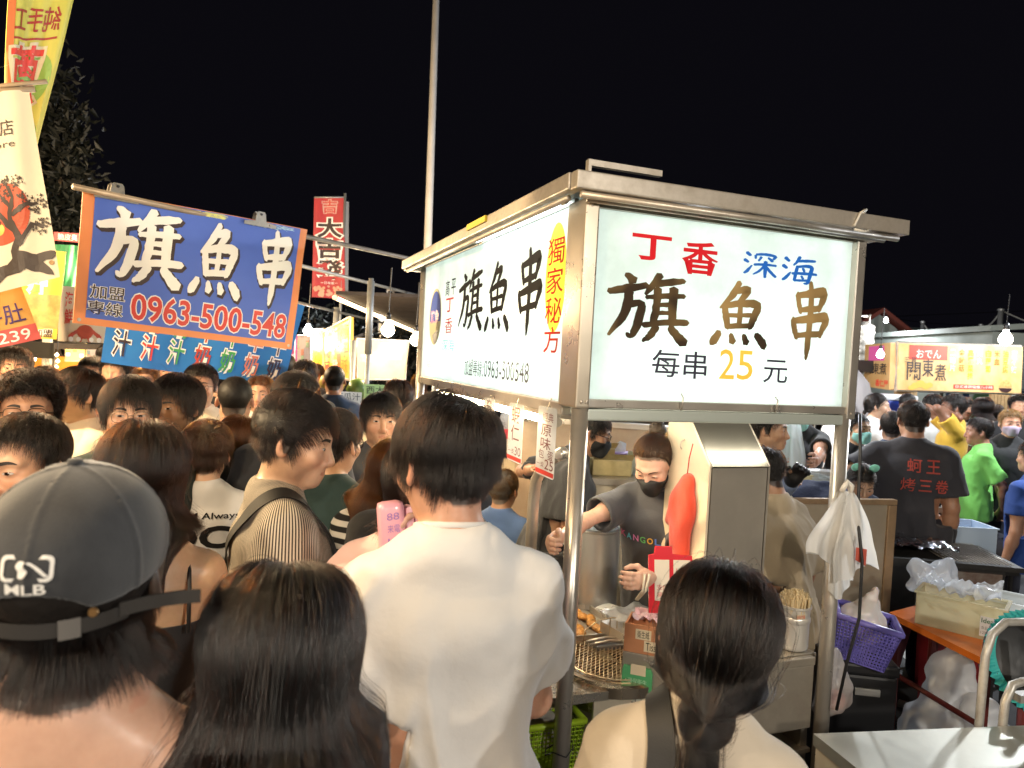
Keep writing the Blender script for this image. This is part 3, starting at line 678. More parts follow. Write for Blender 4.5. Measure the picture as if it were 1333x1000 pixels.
def person(label, px, py, Y, face, sex='m', h=None, lean=0, side=0, twist=0, head=(0, 0, 0), wrists=(None, None), hints=(None, None), hands=({}, {}), skin='fair', build=.91, hair=('short', 'black', 4000), top=None, bottom=(.02, .02, .03), lod=1,
           glasses=None, mask=None, group=None, tone=None, extra=None, feet=True, opts=None, gaze=(0, 0), fine_hands=False, sw=None, wide=1.0, ground=0.0, world_wrists=(None, None), brow=1.0):
    """a standing figure whose crown is seen at pixel (px, py) at depth Y, facing `face` degrees clockwise from straight away"""
    tgt = at(px, py, Y); hh = h or 1.65; Rw = Rz(-rad(face)); base = np.zeros(3); opts = dict(opts or {})
    for _ in range(5):
        wl = [None if ww is None else Rw.T@(np.array(ww)-base) if np.linalg.norm(base) > 0 else None for ww in world_wrists]
        wr = [wl[i] if wl[i] is not None else (None if wrists[i] is None else np.array(wrists[i])*hh/1.7) for i in (0, 1)]
        J = skeleton(hh, sex, lean, side, twist, head, wr, hints, sw, build, opts.get('sit', False)); crown = J['head']+J['Rh']@np.array([0, -.012, .122])*J['hs']
        w_ = Rw@crown; base = np.array([tgt[0]-w_[0], tgt[1]-w_[1], ground]); dz = tgt[2]-ground-w_[2]
        if h is None: hh += dz
    M = Matrix.Translation(base) @ Matrix.Rotation(-rad(face), 4, 'Z')
    HP = head_prims(sex, wide); Rh, hd, hs = J['Rh'], J['head'], J['hs']
    sc = [((lambda f: (lambda x, y, z: f(x/hs, y/hs, z/hs)*hs))(f), lo*hs, hi*hs, k*hs, op) for (f, lo, hi, k, op) in HP]
    HW = xfp(sc, Rh, hd); BP = body_prims(J, sex, build, hands)
    r0 = {0: .012, 1: .015, 2: .02}[lod]; rh = {0: .0032, 1: .0042, 2: .0065}[lod]
    fb = [(hd-np.array([.10, .12, .13]), hd+np.array([.10, .12, .13]), rh)]
    for i in (0, 1):
        H = hands[i] or {}
        if H.get('fine'): c = J['wr'][i]+unit(H.get('fd', J['wr'][i]-J['el'][i]))*.09; fb.append((c-.11, c+.11, .0042 if lod == 0 else .006))
    V, Q = solid(BP+HW, r0, fb)
    Lh = (V-hd)@Rh/hs; rt_ = np.random.default_rng(hash_(label) % 7919); base_c = np.array(tone or TONE[skin])*rt_.uniform(.86, 1.10)*np.array([1, rt_.uniform(.95, 1.05), rt_.uniform(.90, 1.08)]); C = np.tile(base_c, (len(V), 1))
    inh = (np.abs(Lh[:, 0]) < .12) & (np.abs(Lh[:, 1]) < .14) & (np.abs(Lh[:, 2]) < .13)
    lip = inh & (np.abs(Lh[:, 0]) < .021) & (Lh[:, 1] > .072) & (np.abs(Lh[:, 2]+.0682) < .0088*(1-(np.abs(Lh[:, 0])/.024)**2))
    C[lip] = base_c*np.array([.84, .64, .64])
    red = np.exp(-((np.abs(Lh[:, 0])-.04)**2+(Lh[:, 2]+.03)**2)/.0006)*(Lh[:, 1] > .03)*inh+.8*np.exp(-(Lh[:, 0]**2+(Lh[:, 2]+.038)**2)/.0002)*(Lh[:, 1] > .08)*inh+(np.abs(Lh[:, 0]) > .075)*inh*.8
    C = C*(1-red[:, None]*np.array([.0, .14, .16]))
    sty, hcol, nst = hair if hair else (None, None, 0)
    if hair and sty != 'none':
        hlv = hairline(Lh, opts.get('hl', 0)); m = inh & (hlv > -.002) & (Lh[:, 1] < .088); C[m] = np.array(HAIR[hcol][1])*1.5+base_c*.06
        stub = inh & (hlv > -.006) & (hlv <= -.002); C[stub] = C[stub]*.6
    me = npmesh('person', V, Q); setcol(me, C); me.materials.append(SKINM)
    root = link('person', me); root.matrix_world = M; tag(root, label, 'person', group)
    Hl = lambda P: np.asarray(P)*hs@Rh.T+hd
    # face details
    away = lod == 2 and opts.get('noface')
    if not opts.get('noface'):
        for sg in (-1, 1):
            v, q, c = eye_mesh(HP, sg, gaze, opts.get('open', 1.0)); e = npmesh('eye', Hl(v), q); setcol(e, c); e.materials.append(DARKEYE); link('eye', e, None, root)
            v, q = brow_mesh(HP, sg, brow*(1 if sex == 'm' else .6)); e = npmesh('eyebrow', Hl(v), q); e.materials.append(BROW); link('eyebrow', e, None, root)
    # hair
    if hair and sty != 'none':
        rg = np.random.default_rng(opts.get('seed', abs(hash_(label)) % 9999))
        t_sh = {'buzz': .005, 'short': .010, 'curly': .018, 'bowl': .012, 'long': .005, 'bob': .008, 'pony': .006, 'swept': .012}[sty]
        HPb = [p for p in HP if p[4] == 'u'][:5]
        def shell(x, y, z):
            P = np.stack(np.broadcast_arrays(x, y, z), -1).reshape(-1, 3); d = feval(HPb, P); hl = hairline(P, opts.get('hl', 0)+.004)
            th = t_sh*np.clip(hl/.02, .15, 1); f = -smin(-(d-th), hl*.8, .006); return f.reshape(np.broadcast(x, y, z).shape)
        v, q = solid([(shell, np.array([-.11, -.14, -.11]), np.array([.11, .12, .16]), 0, 'u')], {0: .0045, 1: .006, 2: .009}[lod])
        if lod < 2 or sty == 'curly': pass
        hm = npmesh('hair', Hl(v), q); hm.materials.append(shellmat(hcol)); ho = link('hair', hm, None, root)
        if nst:
            ex = list(opts.get('hair_extra', []))
            if sty in ('long', 'pony', 'bob') or 'nape' in opts:
                inv = lambda p: (np.asarray(p)-hd)@Rh/hs
                bp = [p for p in BP[:2]]; bp = BP[:2]+[p for p in BP[2:] if False]
                fake = [BP[0], BP[1]]
                for i in (0, 1):
                    fake.append(cone(J['neck'], J['sh'][i], .055, .065, k=.03)); fake.append(cone(J['sh'][i], J['el'][i], .058, .05, k=.03))
                tf = []; infl = .012+(top.get('ease', .02)*1.15 if top and top.get('kind') != 'tank' and sty == 'long' else .003)
                for (f, lo, hi, k, op) in fake:
                    def g(x, y, z, f=f):
                        P = np.stack([x, y, z], -1)*hs@Rh.T+hd; return f(P[..., 0], P[..., 1], P[..., 2])/hs-infl
                    cc = np.array([[a, b_, d] for a in (lo[0], hi[0]) for b_ in (lo[1], hi[1]) for d in (lo[2], hi[2])]); cc = (cc-hd)@Rh/hs
                    tf.append((g, cc.min(0), cc.max(0), k, op))
                ex += tf
            opts['extra'] = ex; opts['down'] = tuple(Rh.T@np.array([0, 0, -1.0]))
            opts.setdefault('K', {'long': 16, 'pony': 16, 'bob': 12, 'buzz': 3}.get(sty, 8))
            S = grow(HP, hair_roots(HP, nst, rg, opts.get('hl', 0)), sty, rg, opts)
            xm = opts.get('xmax', 9); ax_ = np.abs(S[:, :, 0]); S[:, :, 0] = np.sign(S[:, :, 0])*np.where(ax_ > xm, xm+.12*(ax_-xm), ax_); S = (S.reshape(-1, 3)*hs@Rh.T+hd).reshape(S.shape)
            so = curves_obj('strands', S, opts.get('rad', {0: .00028, 1: .00045, 2: .0008}[lod]), HAIR[hcol][0], ho); so['kind'] = 'stuff'
    # glasses, mask
    if glasses:
        mb = MB(); gy = .103
        for sg in (-1, 1):
            c = []
            for k in range(20):
                a = 2*math.pi*k/20; ex_ = .024*np.sign(math.cos(a))*abs(math.cos(a))**.65; ez_ = .0185*np.sign(math.sin(a))*abs(math.sin(a))**.65; c.append(Hl((sg*.032+ex_, gy-.25*max(0, abs(sg*.032+ex_)-.02)**1.0*.6, -.002+ez_)))
            mb.tube(c, .0011 if glasses != 'thick' else .0021, 6, closed=True)
            mb.tube([Hl((sg*.056, gy-.013, .004)), Hl((sg*.074, .05, .005)), Hl((sg*.079, -.005, .004)), Hl((sg*.078, -.022, -.012))], .0012 if glasses != 'thick' else .002, 6)
        mb.tube([Hl((-.009, gy, .002)), Hl((0, gy+.002, .004)), Hl((.009, gy, .002))], .0012, 6)
        mb.build('glasses', mat('glasses_frame_'+glasses, (.02, .018, .018) if glasses != 'wire' else (.35, .28, .2), .25, metal=0.0 if glasses == 'thick' else .8), root, True)
    if mask:
        HPm = HP[:3]+[HP[i] for i in range(len(HP)) if 3 <= i < 9]+[cone((0, .09, -.01), (0, .100, -.036), .010, .016, k=.03), ell((0, .085, -.068), (.034, .022, .034), k=.03)]
        def mk(x, y, z):
            P = np.stack(np.broadcast_arrays(x, y, z), -1).reshape(-1, 3); d = feval([p for p in HPm if p[4] == 'u'], P)-.004
            top_ = P[:, 2]-(-.014-.35*np.abs(P[:, 0])*0.6); bot_ = -.112-P[:, 2]; bk = (.012+np.abs(P[:, 2]+.06)*.35)-P[:, 1]
            return np.maximum(np.maximum(d, top_), np.maximum(bot_, bk)).reshape(np.broadcast(x, y, z).shape)
        v, q = solid([(mk, np.array([-.1, -.02, -.14]), np.array([.1, .14, .01]), 0, 'u')], .0045 if lod < 2 else .006); v = smooth_verts(v, q, 2)
        mm = npmesh('face_mask', Hl(v), q); mm.materials.append(mat('mask_%s' % mask, dict(black=(.012, .012, .013), green=(.30, .66, .62), lilac=(.42, .34, .46), blue=(.35, .55, .75))[mask], .8, bump=(300, .3, .001))); mo = link('face_mask', mm, None, root)
        mb = MB()
        for sg in (-1, 1):
            mb.tube([Hl((sg*.062, .03, -.03)), Hl((sg*.080, .0, .012)), Hl((sg*.084, -.022, .0))], .0013, 6); mb.tube([Hl((sg*.055, .03, -.095)), Hl((sg*.076, -.005, -.05)), Hl((sg*.084, -.022, .0))], .0013, 6)
        mb.build('ear_loop', mm.materials[0], mo)
    # clothes
    info = dict(root=root, J=J, M=M, base=base, Rw=Rw, HP=HP, Hl=Hl, hs=hs, BP=BP)
    if top:
        kind = top.get('kind', 'tee'); tp = tee_prims(J, sex, build, top.get('ease', .02), top.get('hem', -.12), top.get('sleeve', .62), top.get('sr', (.060, .074)), top.get('neck', .072), top.get('flare', .0), top.get('drop', 0))
        if kind == 'tank':
            tp = [p for i, p in enumerate(tp) if i == 0]
            st = [(-.02, 0, -.008, .172*build, .116*build), (.14, 0, 0, .126*build, .096*build), (.30, 0, 0, .162*build, .120*build), (.36, 0, -.004, .160*build, .116*build)]
            tp = [loft([tuple(np.array(r)*J['s']) for r in st], o=J['hip'], R=J['Rt'], k=.02)]
        c_n = J['neck']; v, q = solid(tp, SHIRT_RES[lod]*top.get('resk', 1), [(c_n-.10, c_n+.10, .0065)] if lod < 2 else []); n = vnormals(v, q); v = fold_disp(v, n, J, top.get('fold', .008), top.get('seed', 1), top.get('big', 1.0)); v = smooth_verts(v, q, 1, .4); dd = feval(BP, v, .2); m_ = dd < .006; v[m_] += fgrad(BP, v[m_])*np.clip(.006-dd[m_], 0, .03)[:, None]
        sm = npmesh('shirt', v, q); sm.materials.append(top['mat']); so = link(top.get('name', 'shirt'), sm, None, root); info['shirt'] = so; info['shirtV'] = v; info['shirtQ'] = q
        if top.get('collar') and kind != 'tank':
            up = unit(J['Rt']@np.array([0, .25, 1.0])); nk = J['neck']+J['Rt']@np.array([0, .012, .004])*J['s']; r = top.get('neck', .072)*J['s']*.925
            nk = nk+up*.020; a1 = unit(J['Rt']@np.array([1, 0, 0])); a2 = np.cross(up, a1)
            pts = [nk+up*(-.002+.012*math.cos(t*2*math.pi/28)*0)+a1*math.cos(2*math.pi*t/28)*r+a2*math.sin(2*math.pi*t/28)*r*.98 for t in range(28)]
            mb = MB(); mb.tube(pts, .0062, 8, closed=True); mb.build('collar', top.get('cmat', top['mat']), so, True)
    if bottom is not None:
        s = J['s']; P = [loft([(-.12*s, 0, -.01*s, .16*s*build, .115*s*build), (0, 0, -.01*s, .172*s*build, .118*s*build), (.10*s, 0, -.004*s, .150*s*build, .106*s*build)], o=J['hip'], R=J['Rt'], k=.03)]
        short = opts.get('shorts')
        for i in (0, 1):
            P.append(cone(J['hp'][i], J['kn'][i], .092*s*build, .072*s, k=.03))
            if not short: P.append(cone(J['kn'][i], J['an'][i]+np.array([0, 0, -.02]), .072*s, .062*s, k=.03))
        v, q = solid(P, .018 if lod < 2 else .024); n = vnormals(v, q); v = v+n*((vnoise(v*np.array([14, 14, 9]))-.5)*.014)[:, None]
        pm = npmesh('trousers', v, q); pm.materials.append(mat('cloth_%.2f_%.2f_%.2f' % tuple(bottom), bottom, .85, bump=(160, .3, .002))); link('shorts' if short else 'trousers', pm, None, root)
        for i in (0, 1):
            an = J['an'][i]; P = [cone(an+np.array([0, -.03, -.045]), an+np.array([0, .14, -.055]), .047, .036, k=.03), cone(an+np.array([0, -.02, -.04]), an+np.array([0, -.02, .01]), .046, .044, k=.02)]
            P.append((lambda x, y, z: z+0*x+0*y-.004, np.array([-1, -1, -.3]), np.array([1, 1, .12]), .001, 's') if False else cone((0, 0, -5), (0, 0, -5.1), .01, .01))
            P = P[:-1]; v, q = solid(P, .014); v[:, 2] = np.maximum(v[:, 2], .004)
            sm = npmesh('shoe', v, q); sm.materials.append(mat('shoe_dark', (.03, .03, .033), .6)); link('shoe', sm, None, root)
    return info
def hash_(s):
    h = 5381
    for ch in s: h = (h*33+ord(ch)) & 0x7fffffff
    return h
def cloth(name, col, rough=.85, **k):
    k.setdefault('bump', (30, .35, .006)); return mat('fabric_'+name, col, rough, sheen=.15, **k)
def on_shirt(info, builder, origin, normal, right, up, m, name='lettering', gap=.003, parent=None):
    """print flat artwork onto the garment: builder(mb, fn) draws in metres; rays follow -normal (all in person space)"""
    V, Q = info['shirtV'], info['shirtQ']; bvh = BVHTree.FromPolygons([tuple(v) for v in V], [tuple(q) for q in Q])
    n = Vector(unit(normal)); r = Vector(unit(right)); u = Vector(unit(up)); o = Vector(origin)
    def fn(a, b, h):
        s = o+r*a+u*b+n*.4; hit = bvh.ray_cast(s, -n)[0]
        p = hit if hit is not None else o+r*a+u*b
        return p+n*(gap+h)
    mb = MB(); builder(mb, fn); ob = mb.build(name, m, parent or info['shirt']); return ob
def strap(info, pts, width, m, name, th=.004, off=.007, prims=None):
    """belt-like band through pts (person space), laid on the body"""
    P = np.array(pts, float); tt = np.linspace(0, len(P)-1, 48); P = np.stack([np.interp(tt, np.arange(len(P)), P[:, i]) for i in range(3)], 1); n = len(P); T = np.gradient(P, axis=0); T /= np.linalg.norm(T, axis=1)[:, None]
    J = info['J']; c = np.array([J['neck'][0], J['neck'][1]]); mb = MB()
    V, Q = info['shirtV'], info['shirtQ']; bvh = BVHTree.FromPolygons([tuple(v) for v in V], [tuple(q) for q in Q]); ctr = J['hip']+(J['neck']-J['hip'])*.6
    vs = []; Pp = []; Nn = []
    for i in range(n):
        p, nn, _, _ = bvh.find_nearest(Vector(P[i]))
        if nn.dot(Vector(P[i]-ctr)) < 0: nn = -nn
        Pp.append(np.array(p)); Nn.append(np.array(nn))
    Pp = np.array(Pp); Nn = np.array(Nn)
    for _ in range(6): Pp[1:-1] = .5*Pp[1:-1]+.25*(Pp[2:]+Pp[:-2]); Nn[1:-1] = .5*Nn[1:-1]+.25*(Nn[2:]+Nn[:-2])
    T = np.gradient(Pp, axis=0); T /= np.linalg.norm(T, axis=1)[:, None]+1e-9
    for i in range(n):
        p, nn = Pp[i], Nn[i]/np.linalg.norm(Nn[i])
        b = np.cross(T[i], np.array(nn)); b /= np.linalg.norm(b)+1e-9
        for sgn, hh in ((-1, off), (1, off), (1, off+th), (-1, off+th)): vs.append(np.array(p)+b*sgn*width/2+np.array(nn)*hh)
    fs = [(0, 1, 2, 3), tuple((n-1)*4+k for k in (3, 2, 1, 0))]
    for i in range(n-1):
        for k in range(4): fs.append((i*4+k, (i+1)*4+k, (i+1)*4+(k+1) % 4, i*4+(k+1) % 4))
    mb.add(vs, fs); return mb.build(name, m, info['root'], 60)
# ================================================================ setting
STEEL = mat('stainless_steel', (.62, .57, .50), .33, .72, noise=(9, .35, (.46, .40, .33)), bump=(120, .06, .001))
STEELD = mat('worn_stainless', (.50, .45, .37), .4, .6, noise=(6, .6, (.30, .25, .20)), bump=(90, .12, .001))
ALU = mat('aged_aluminium', (.60, .54, .46), .42, .6, noise=(14, .6, (.30, .25, .19)), bump=(60, .15, .001))
CREAMP = mat('cream_painted_sheet', (.66, .58, .44), .4, noise=(7, .4, (.5, .40, .27)))
DARKPL = mat('black_plastic', (.018, .018, .020), .42, bump=(80, .15, .001))
REDM = mat('red_paint', (.45, .045, .03), .45, noise=(12, .5))
def asphalt():
    m = mat('asphalt', (.055, .055, .06), .8, noise=(1.3, .7, (.028, .028, .03)), bump=(160, .5, .004)); return m
mb = MB(); mb.grid(lambda a, b: (-60+120*a, -30+110*b, 0), 40, 40); tag(mb.build('ground', asphalt()), kind='structure')
# painted bay lines on the lot, right side
mb = MB()
for k in range(4):
    x0 = 2.6+k*1.25; mb.box((x0, 3.0, .003), (x0+.10, 8.0, .0042))
tag(mb.build('bay_marking', mat('worn_white_paint', (.5, .5, .48), .7, noise=(20, .8, (.08, .08, .08)))), kind='structure')
# ---- far sheds
def corrugated(name, label, a, b, z0, z1, col, pitch=.25, cat='building', depth=3.0, roof=None, gable=0):
    a = np.array(a, float); b = np.array(b, float); L = np.linalg.norm(b-a); e = (b-a)/L; nrm = np.array([-e[1], e[0]])
    if nrm[1] < 0: nrm = -nrm
    t = thing(name, label, cat, (*a, 0)); n = int(L/pitch*2); mb = MB(); prev = None; vs = []
    for i in range(n+1):
        s = L*i/n; o = .05 if (i//1) % 2 else 0.0; p = e*s-nrm*o; top = z1+gable*(1-abs(2*s/L-1)); vs += [(p[0], p[1], z0), (p[0], p[1], top)]
    mb.add(vs, [(2*i, 2*i+2, 2*i+3, 2*i+1) for i in range(n)]); mb.build('wall', col, t)
    mb = MB(); q = [(0, 0), (L, 0), (L, depth), (0, depth)]
    P = lambda s, d, z: (e[0]*s+nrm[0]*d, e[1]*s+nrm[1]*d, z)
    if gable:
        for z_ in (0, .12):
            mb.add([P(-.2, -.25, z1+z_), P(L/2, -.25, z1+gable+z_+.05), P(L+.2, -.25, z1+z_), P(-.2, depth, z1+z_), P(L/2, depth, z1+gable+z_+.05), P(L+.2, depth, z1+z_)], [(0, 1, 4, 3), (1, 2, 5, 4)])
        mb.add([P(-.2, -.25, z1), P(L/2, -.25, z1+gable+.05), P(L+.2, -.25, z1), P(-.2, -.25, z1+.12), P(L/2, -.25, z1+gable+.17), P(L+.2, -.25, z1+.12)], [(0, 1, 4, 3), (1, 2, 5, 4)])
    else:
        mb.add([P(-.1, -.12, z1), P(L+.1, -.12, z1), P(L+.1, depth, z1+.3), P(-.1, depth, z1+.3), P(-.1, -.12, z1+.12), P(L+.1, -.12, z1+.12), P(L+.1, depth, z1+.42), P(-.1, depth, z1+.42)], [(0, 1, 2, 3), (7, 6, 5, 4), (0, 4, 5, 1), (1, 5, 6, 2), (2, 6, 7, 3), (3, 7, 4, 0)])
    mb.build('roof', roof or col, t); return t
GREENW = mat('green_grey_cladding', (.20, .27, .25), .6, noise=(3, .6, (.11, .15, .14)))
PALEW = mat('pale_green_wall', (.42, .47, .43), .7, noise=(2, .5, (.30, .34, .31)))
RUST = mat('rust_red_trim', (.28, .07, .05), .6)
p0 = at(1150, 440, 24); p1 = at(1440, 440, 24)
corrugated('long_shed', 'long green grey corrugated shed behind the oden stall at the far right', p0[:2], (p1[0], p1[1]+1), 0, at(1250, 434, 24)[2], GREENW, .32, depth=4)
p0 = at(1098, 440, 20); p1 = at(1186, 450, 20)
corrugated('gabled_shed', 'small pale gabled shed with rust red roof edge behind the water tank', p0[:2], p1[:2], 0, at(1180, 446, 20)[2], PALEW, .3, roof=RUST, gable=.75, depth=3)
p0 = at(1292, 440, 13); p1 = (p0[0]+7, p0[1]+.6)
t = thing('plain_building', 'plain pale green concrete building at the right edge behind the oden stall', 'building', (p0[0], p0[1], 0))
zt = at(1296, 432, 13)[2]; mb = MB(); mb.box((0, 0, 0), (7, 5, zt)); mb.build('wall', PALEW, t)
mb = MB(); mb.add([(-.15, -.15, zt), (7, -.15, zt+.75), (7, 5, zt+.75), (-.15, 5, zt), (-.15, -.15, zt+.1), (7, -.15, zt+.85), (7, 5, zt+.85), (-.15, 5, zt+.1)], [(3, 2, 1, 0), (4, 5, 6, 7), (0, 1, 5, 4), (1, 2, 6, 5), (3, 0, 4, 7)]); mb.build('roof', PALEW, t)
mb = MB(); mb.box((.35, -.04, 1.1), (.75, -.005, 1.7)); w_ = mb.build('window', mat('window_frame_grey', (.22, .24, .26), .5), t)
mb = MB(); mb.box((.39, -.05, 1.14), (.71, -.041, 1.66)); mb.build('pane', mat('window_pane_blue', (.05, .08, .13), .1), w_)
p0 = at(505, 440, 17); p1 = at(580, 440, 17)
corrugated('grey_shed', 'grey green corrugated shed wall seen left of the lit corner sign', p0[:2], p1[:2], 0, at(520, 398, 17)[2], GREENW, .3, depth=3)
# ---- water tanks on stands
def tank(name, label, px, ytop, ybot, Y, wpx, bands):
    c = at(px, ybot, Y); top = at(px, ytop, Y)[2]; r = wpx/FPX*Y/2; h = top-c[2]
    t = thing(name, label, 'water tank', (c[0], c[1], 0), group=None); mb = MB(); prof = [(r*.98, c[2])]
    for i in range(bands):
        z = c[2]+h*.9*(i+.5)/bands; prof += [(r*.97, z-.25*h/bands), (r*1.03, z), (r*.97, z+.25*h/bands)]
    prof += [(r, c[2]+h*.92), (r*.6, c[2]+h*.99), (0.02, top)]
    mb.lathe(prof, 24); mb.build('tank_body', STEEL, t, 50)
    mb = MB(); mb.tube([(0, 0, top-.02), (0, 0, top+.12), (.18, 0, top+.12)], .03, 8); mb.tube([(r*.7, 0, top-.1), (r*.7, 0, top+.16)], .02, 6); mb.build('fill_pipe', ALU, t, True)
    for k in range(4):
        a = math.pi/4+k*math.pi/2; mb = MB(); mb.tube([(r*.8*math.cos(a), r*.8*math.sin(a), 0), (r*.8*math.cos(a), r*.8*math.sin(a), c[2])], .05, 6); mb.build('leg', ALU, t)
    mb = MB(); mb.lathe([(r*.98, c[2]-.08), (r*.98, c[2]-.01)], 24); mb.build('stand_ring', ALU, t)
tank('water_tank', 'ribbed steel water tank rising just right of the large lit sign', 1113, 418, 500, 16, 38, 6)
tank('water_tank', 'dim ribbed water tank high behind the stalls left of the lit corner sign', 503, 385, 415, 15, 22, 4)
# ---- netting poles and lines at the right
def pole(label, px, py0, Y, r, m, name='net_pole', cat='pole', z0=0, group=None, lean=0):
    c = at(px, py0, Y); t = thing(name, label, cat, (c[0], c[1], z0), group=group); mb = MB(); mb.tube([(0, 0, 0), (lean, 0, c[2]-z0)], r, 10); mb.build('shaft', m, t, True)
    mb = MB(); mb.lathe([(r*1.25, c[2]-z0-.01), (r*1.25, c[2]-z0+.03), (.005, c[2]-z0+.05)], 10, c=(lean, 0, 0)); mb.build('cap', m, t); return c
PG = mat('galvanised_pole', (.42, .43, .43), .5, .5, noise=(8, .4))
a1 = pole('left thin grey netting pole above the oden sign', 1201, 420, 18, .045, PG)
a2 = pole('middle thin grey netting pole above the oden sign', 1277, 424, 18, .045, PG)
a3 = pole('tallest grey pole with a cross peg, right of the netting poles', 1303, 404, 17, .06, PG)
mb = MB()
for (p, q, sag) in ((a1, a2, .5), (a2, a3, .15), (a3, a3+np.array([3, 0, -.8]), .1)):
    mb.tube([p+(q-p)*k/10-np.array([0, 0, sag*4*(k/10)*(1-k/10)]) for k in range(11)], .018, 5)
tag(mb.build('net_rope', mat('pale_rope', (.4, .4, .38), .8)), 'sagging pale rope strung between the netting poles', 'rope')
mb = MB(); p = at(1090, 400, 30); q = at(1400, 415, 30); mb.tube([p+(q-p)*k/8-np.array([0, 0, .5*4*(k/8)*(1-k/8)]) for k in range(9)], .012, 4); p = at(1090, 415, 26); q = at(1400, 402, 26); mb.tube([p+(q-p)*k/8 for k in range(9)], .012, 4)
tag(mb.build('overhead_cables', DARKPL), 'thin dark cables crossing the sky over the sheds', 'cable', kind='stuff')
# ---- tall lamp pole in the middle
c = at(556, 345, 8.0); tp = at(572, -130, 8.0)
t = thing('lamp_pole', 'tall slim pale pole rising out of frame behind the lit corner sign', 'pole', (c[0], c[1], 0)); mb = MB()
mb.tube([(0, 0, 0), (0, 0, c[2]), (tp[0]-c[0], tp[1]-c[1], tp[2])], [.050, .044, .034], 14); mb.build('shaft', mat('pale_pole', (.70, .67, .64), .45, noise=(5, .3)), t, True)
mb = MB(); mb.lathe([(.15, 0), (.15, .03), (.07, .05)], 16); mb.build('base_flange', PG, t)
# ---- dark trees far left / centre
LEAF = mat('night_leaves', (.004, .006, .004), .6, noise=(4, .6)); BARK = mat('bark', (.08, .06, .045), .9, bump=(30, .8, .01))
def tree(label, px, ytop, Y, rx, rz, n=2600, seed=1, zc=None):
    top = at(px, ytop, Y); rg = np.random.default_rng(seed); t = thing('leafy_tree', label, 'tree', (top[0], top[1], 0)); H = top[2]; zc = zc or H-rz
    mb = MB(); mb.tube([(0, 0, 0), (.08, .05, H*.35), (-.05, 0, H*.7)], [.16, .12, .06], 9)
    for k in range(7):
        a = k*2.4; z = H*(.3+.07*k); mb.tube([(0, 0, z), (rx*.45*math.cos(a), rx*.45*math.sin(a), z+.35), (rx*.8*math.cos(a), rx*.8*math.sin(a), z+.8)], [.06, .04, .015], 6)
    mb.build('trunk', BARK, t, True); cl = rg.normal(size=(46, 3)); cl /= np.linalg.norm(cl, axis=1)[:, None]; cl *= rg.uniform(.35, 1, (46, 1)); vs = []; fs = []
    for i in range(n):
        c = cl[i % 46]*np.array([rx, rx, rz])+rg.normal(size=3)*np.array([rx, rx, rz])*.16+np.array([0, 0, zc]); u = rg.normal(size=3); u /= np.linalg.norm(u); v = np.cross(u, rg.normal(size=3)); v /= np.linalg.norm(v); l, w_ = rg.uniform(.05, .09), rg.uniform(.022, .035); k = len(vs)
        nn = np.cross(u, v)*.02; vs += [c-u*l, c+v*w_+nn, c+u*l, c-v*w_+nn]; fs += [(k, k+1, k+2), (k, k+2, k+3)]
    mb = MB(); mb.add(vs, fs); o = mb.build('crown', LEAF, t)
tree('dark leafy tree standing at the far left behind the banners', 66, 95, 8.5, .55, 1.9, 6500, 4)
tree('low dark tree beside the stalls left of the lit corner sign', 535, 415, 13, 1.0, 1.1, 4000, 9)
tree('dark tree behind the red and blue hanging banners', 440, 392, 16, 2.4, 1.3, 6000, 12)
# ================================================================ the skewer cart
O = at(757, 500, 2.2); O[2] = 0; _a = rad(69.5)
EU = np.array([math.sin(_a), math.cos(_a), 0]); EV = np.array([-EU[1], EU[0], 0])
MC = frameM(O, EU, EV, (0, 0, 1))
def cw(u, v, z): return O+EU*u+EV*v+np.array([0, 0, z])
def cth(name, label, cat, u, v, z, group=None, rz=0): return thing(name, label, cat, group=group, M=MC @ Matrix.Translation((u, v, z)) @ Matrix.Rotation(rz, 4, 'Z'))
cart = cth('food_cart', 'stainless steel skewer cart with two lit white signs', 'food cart', 0, 0, 0)
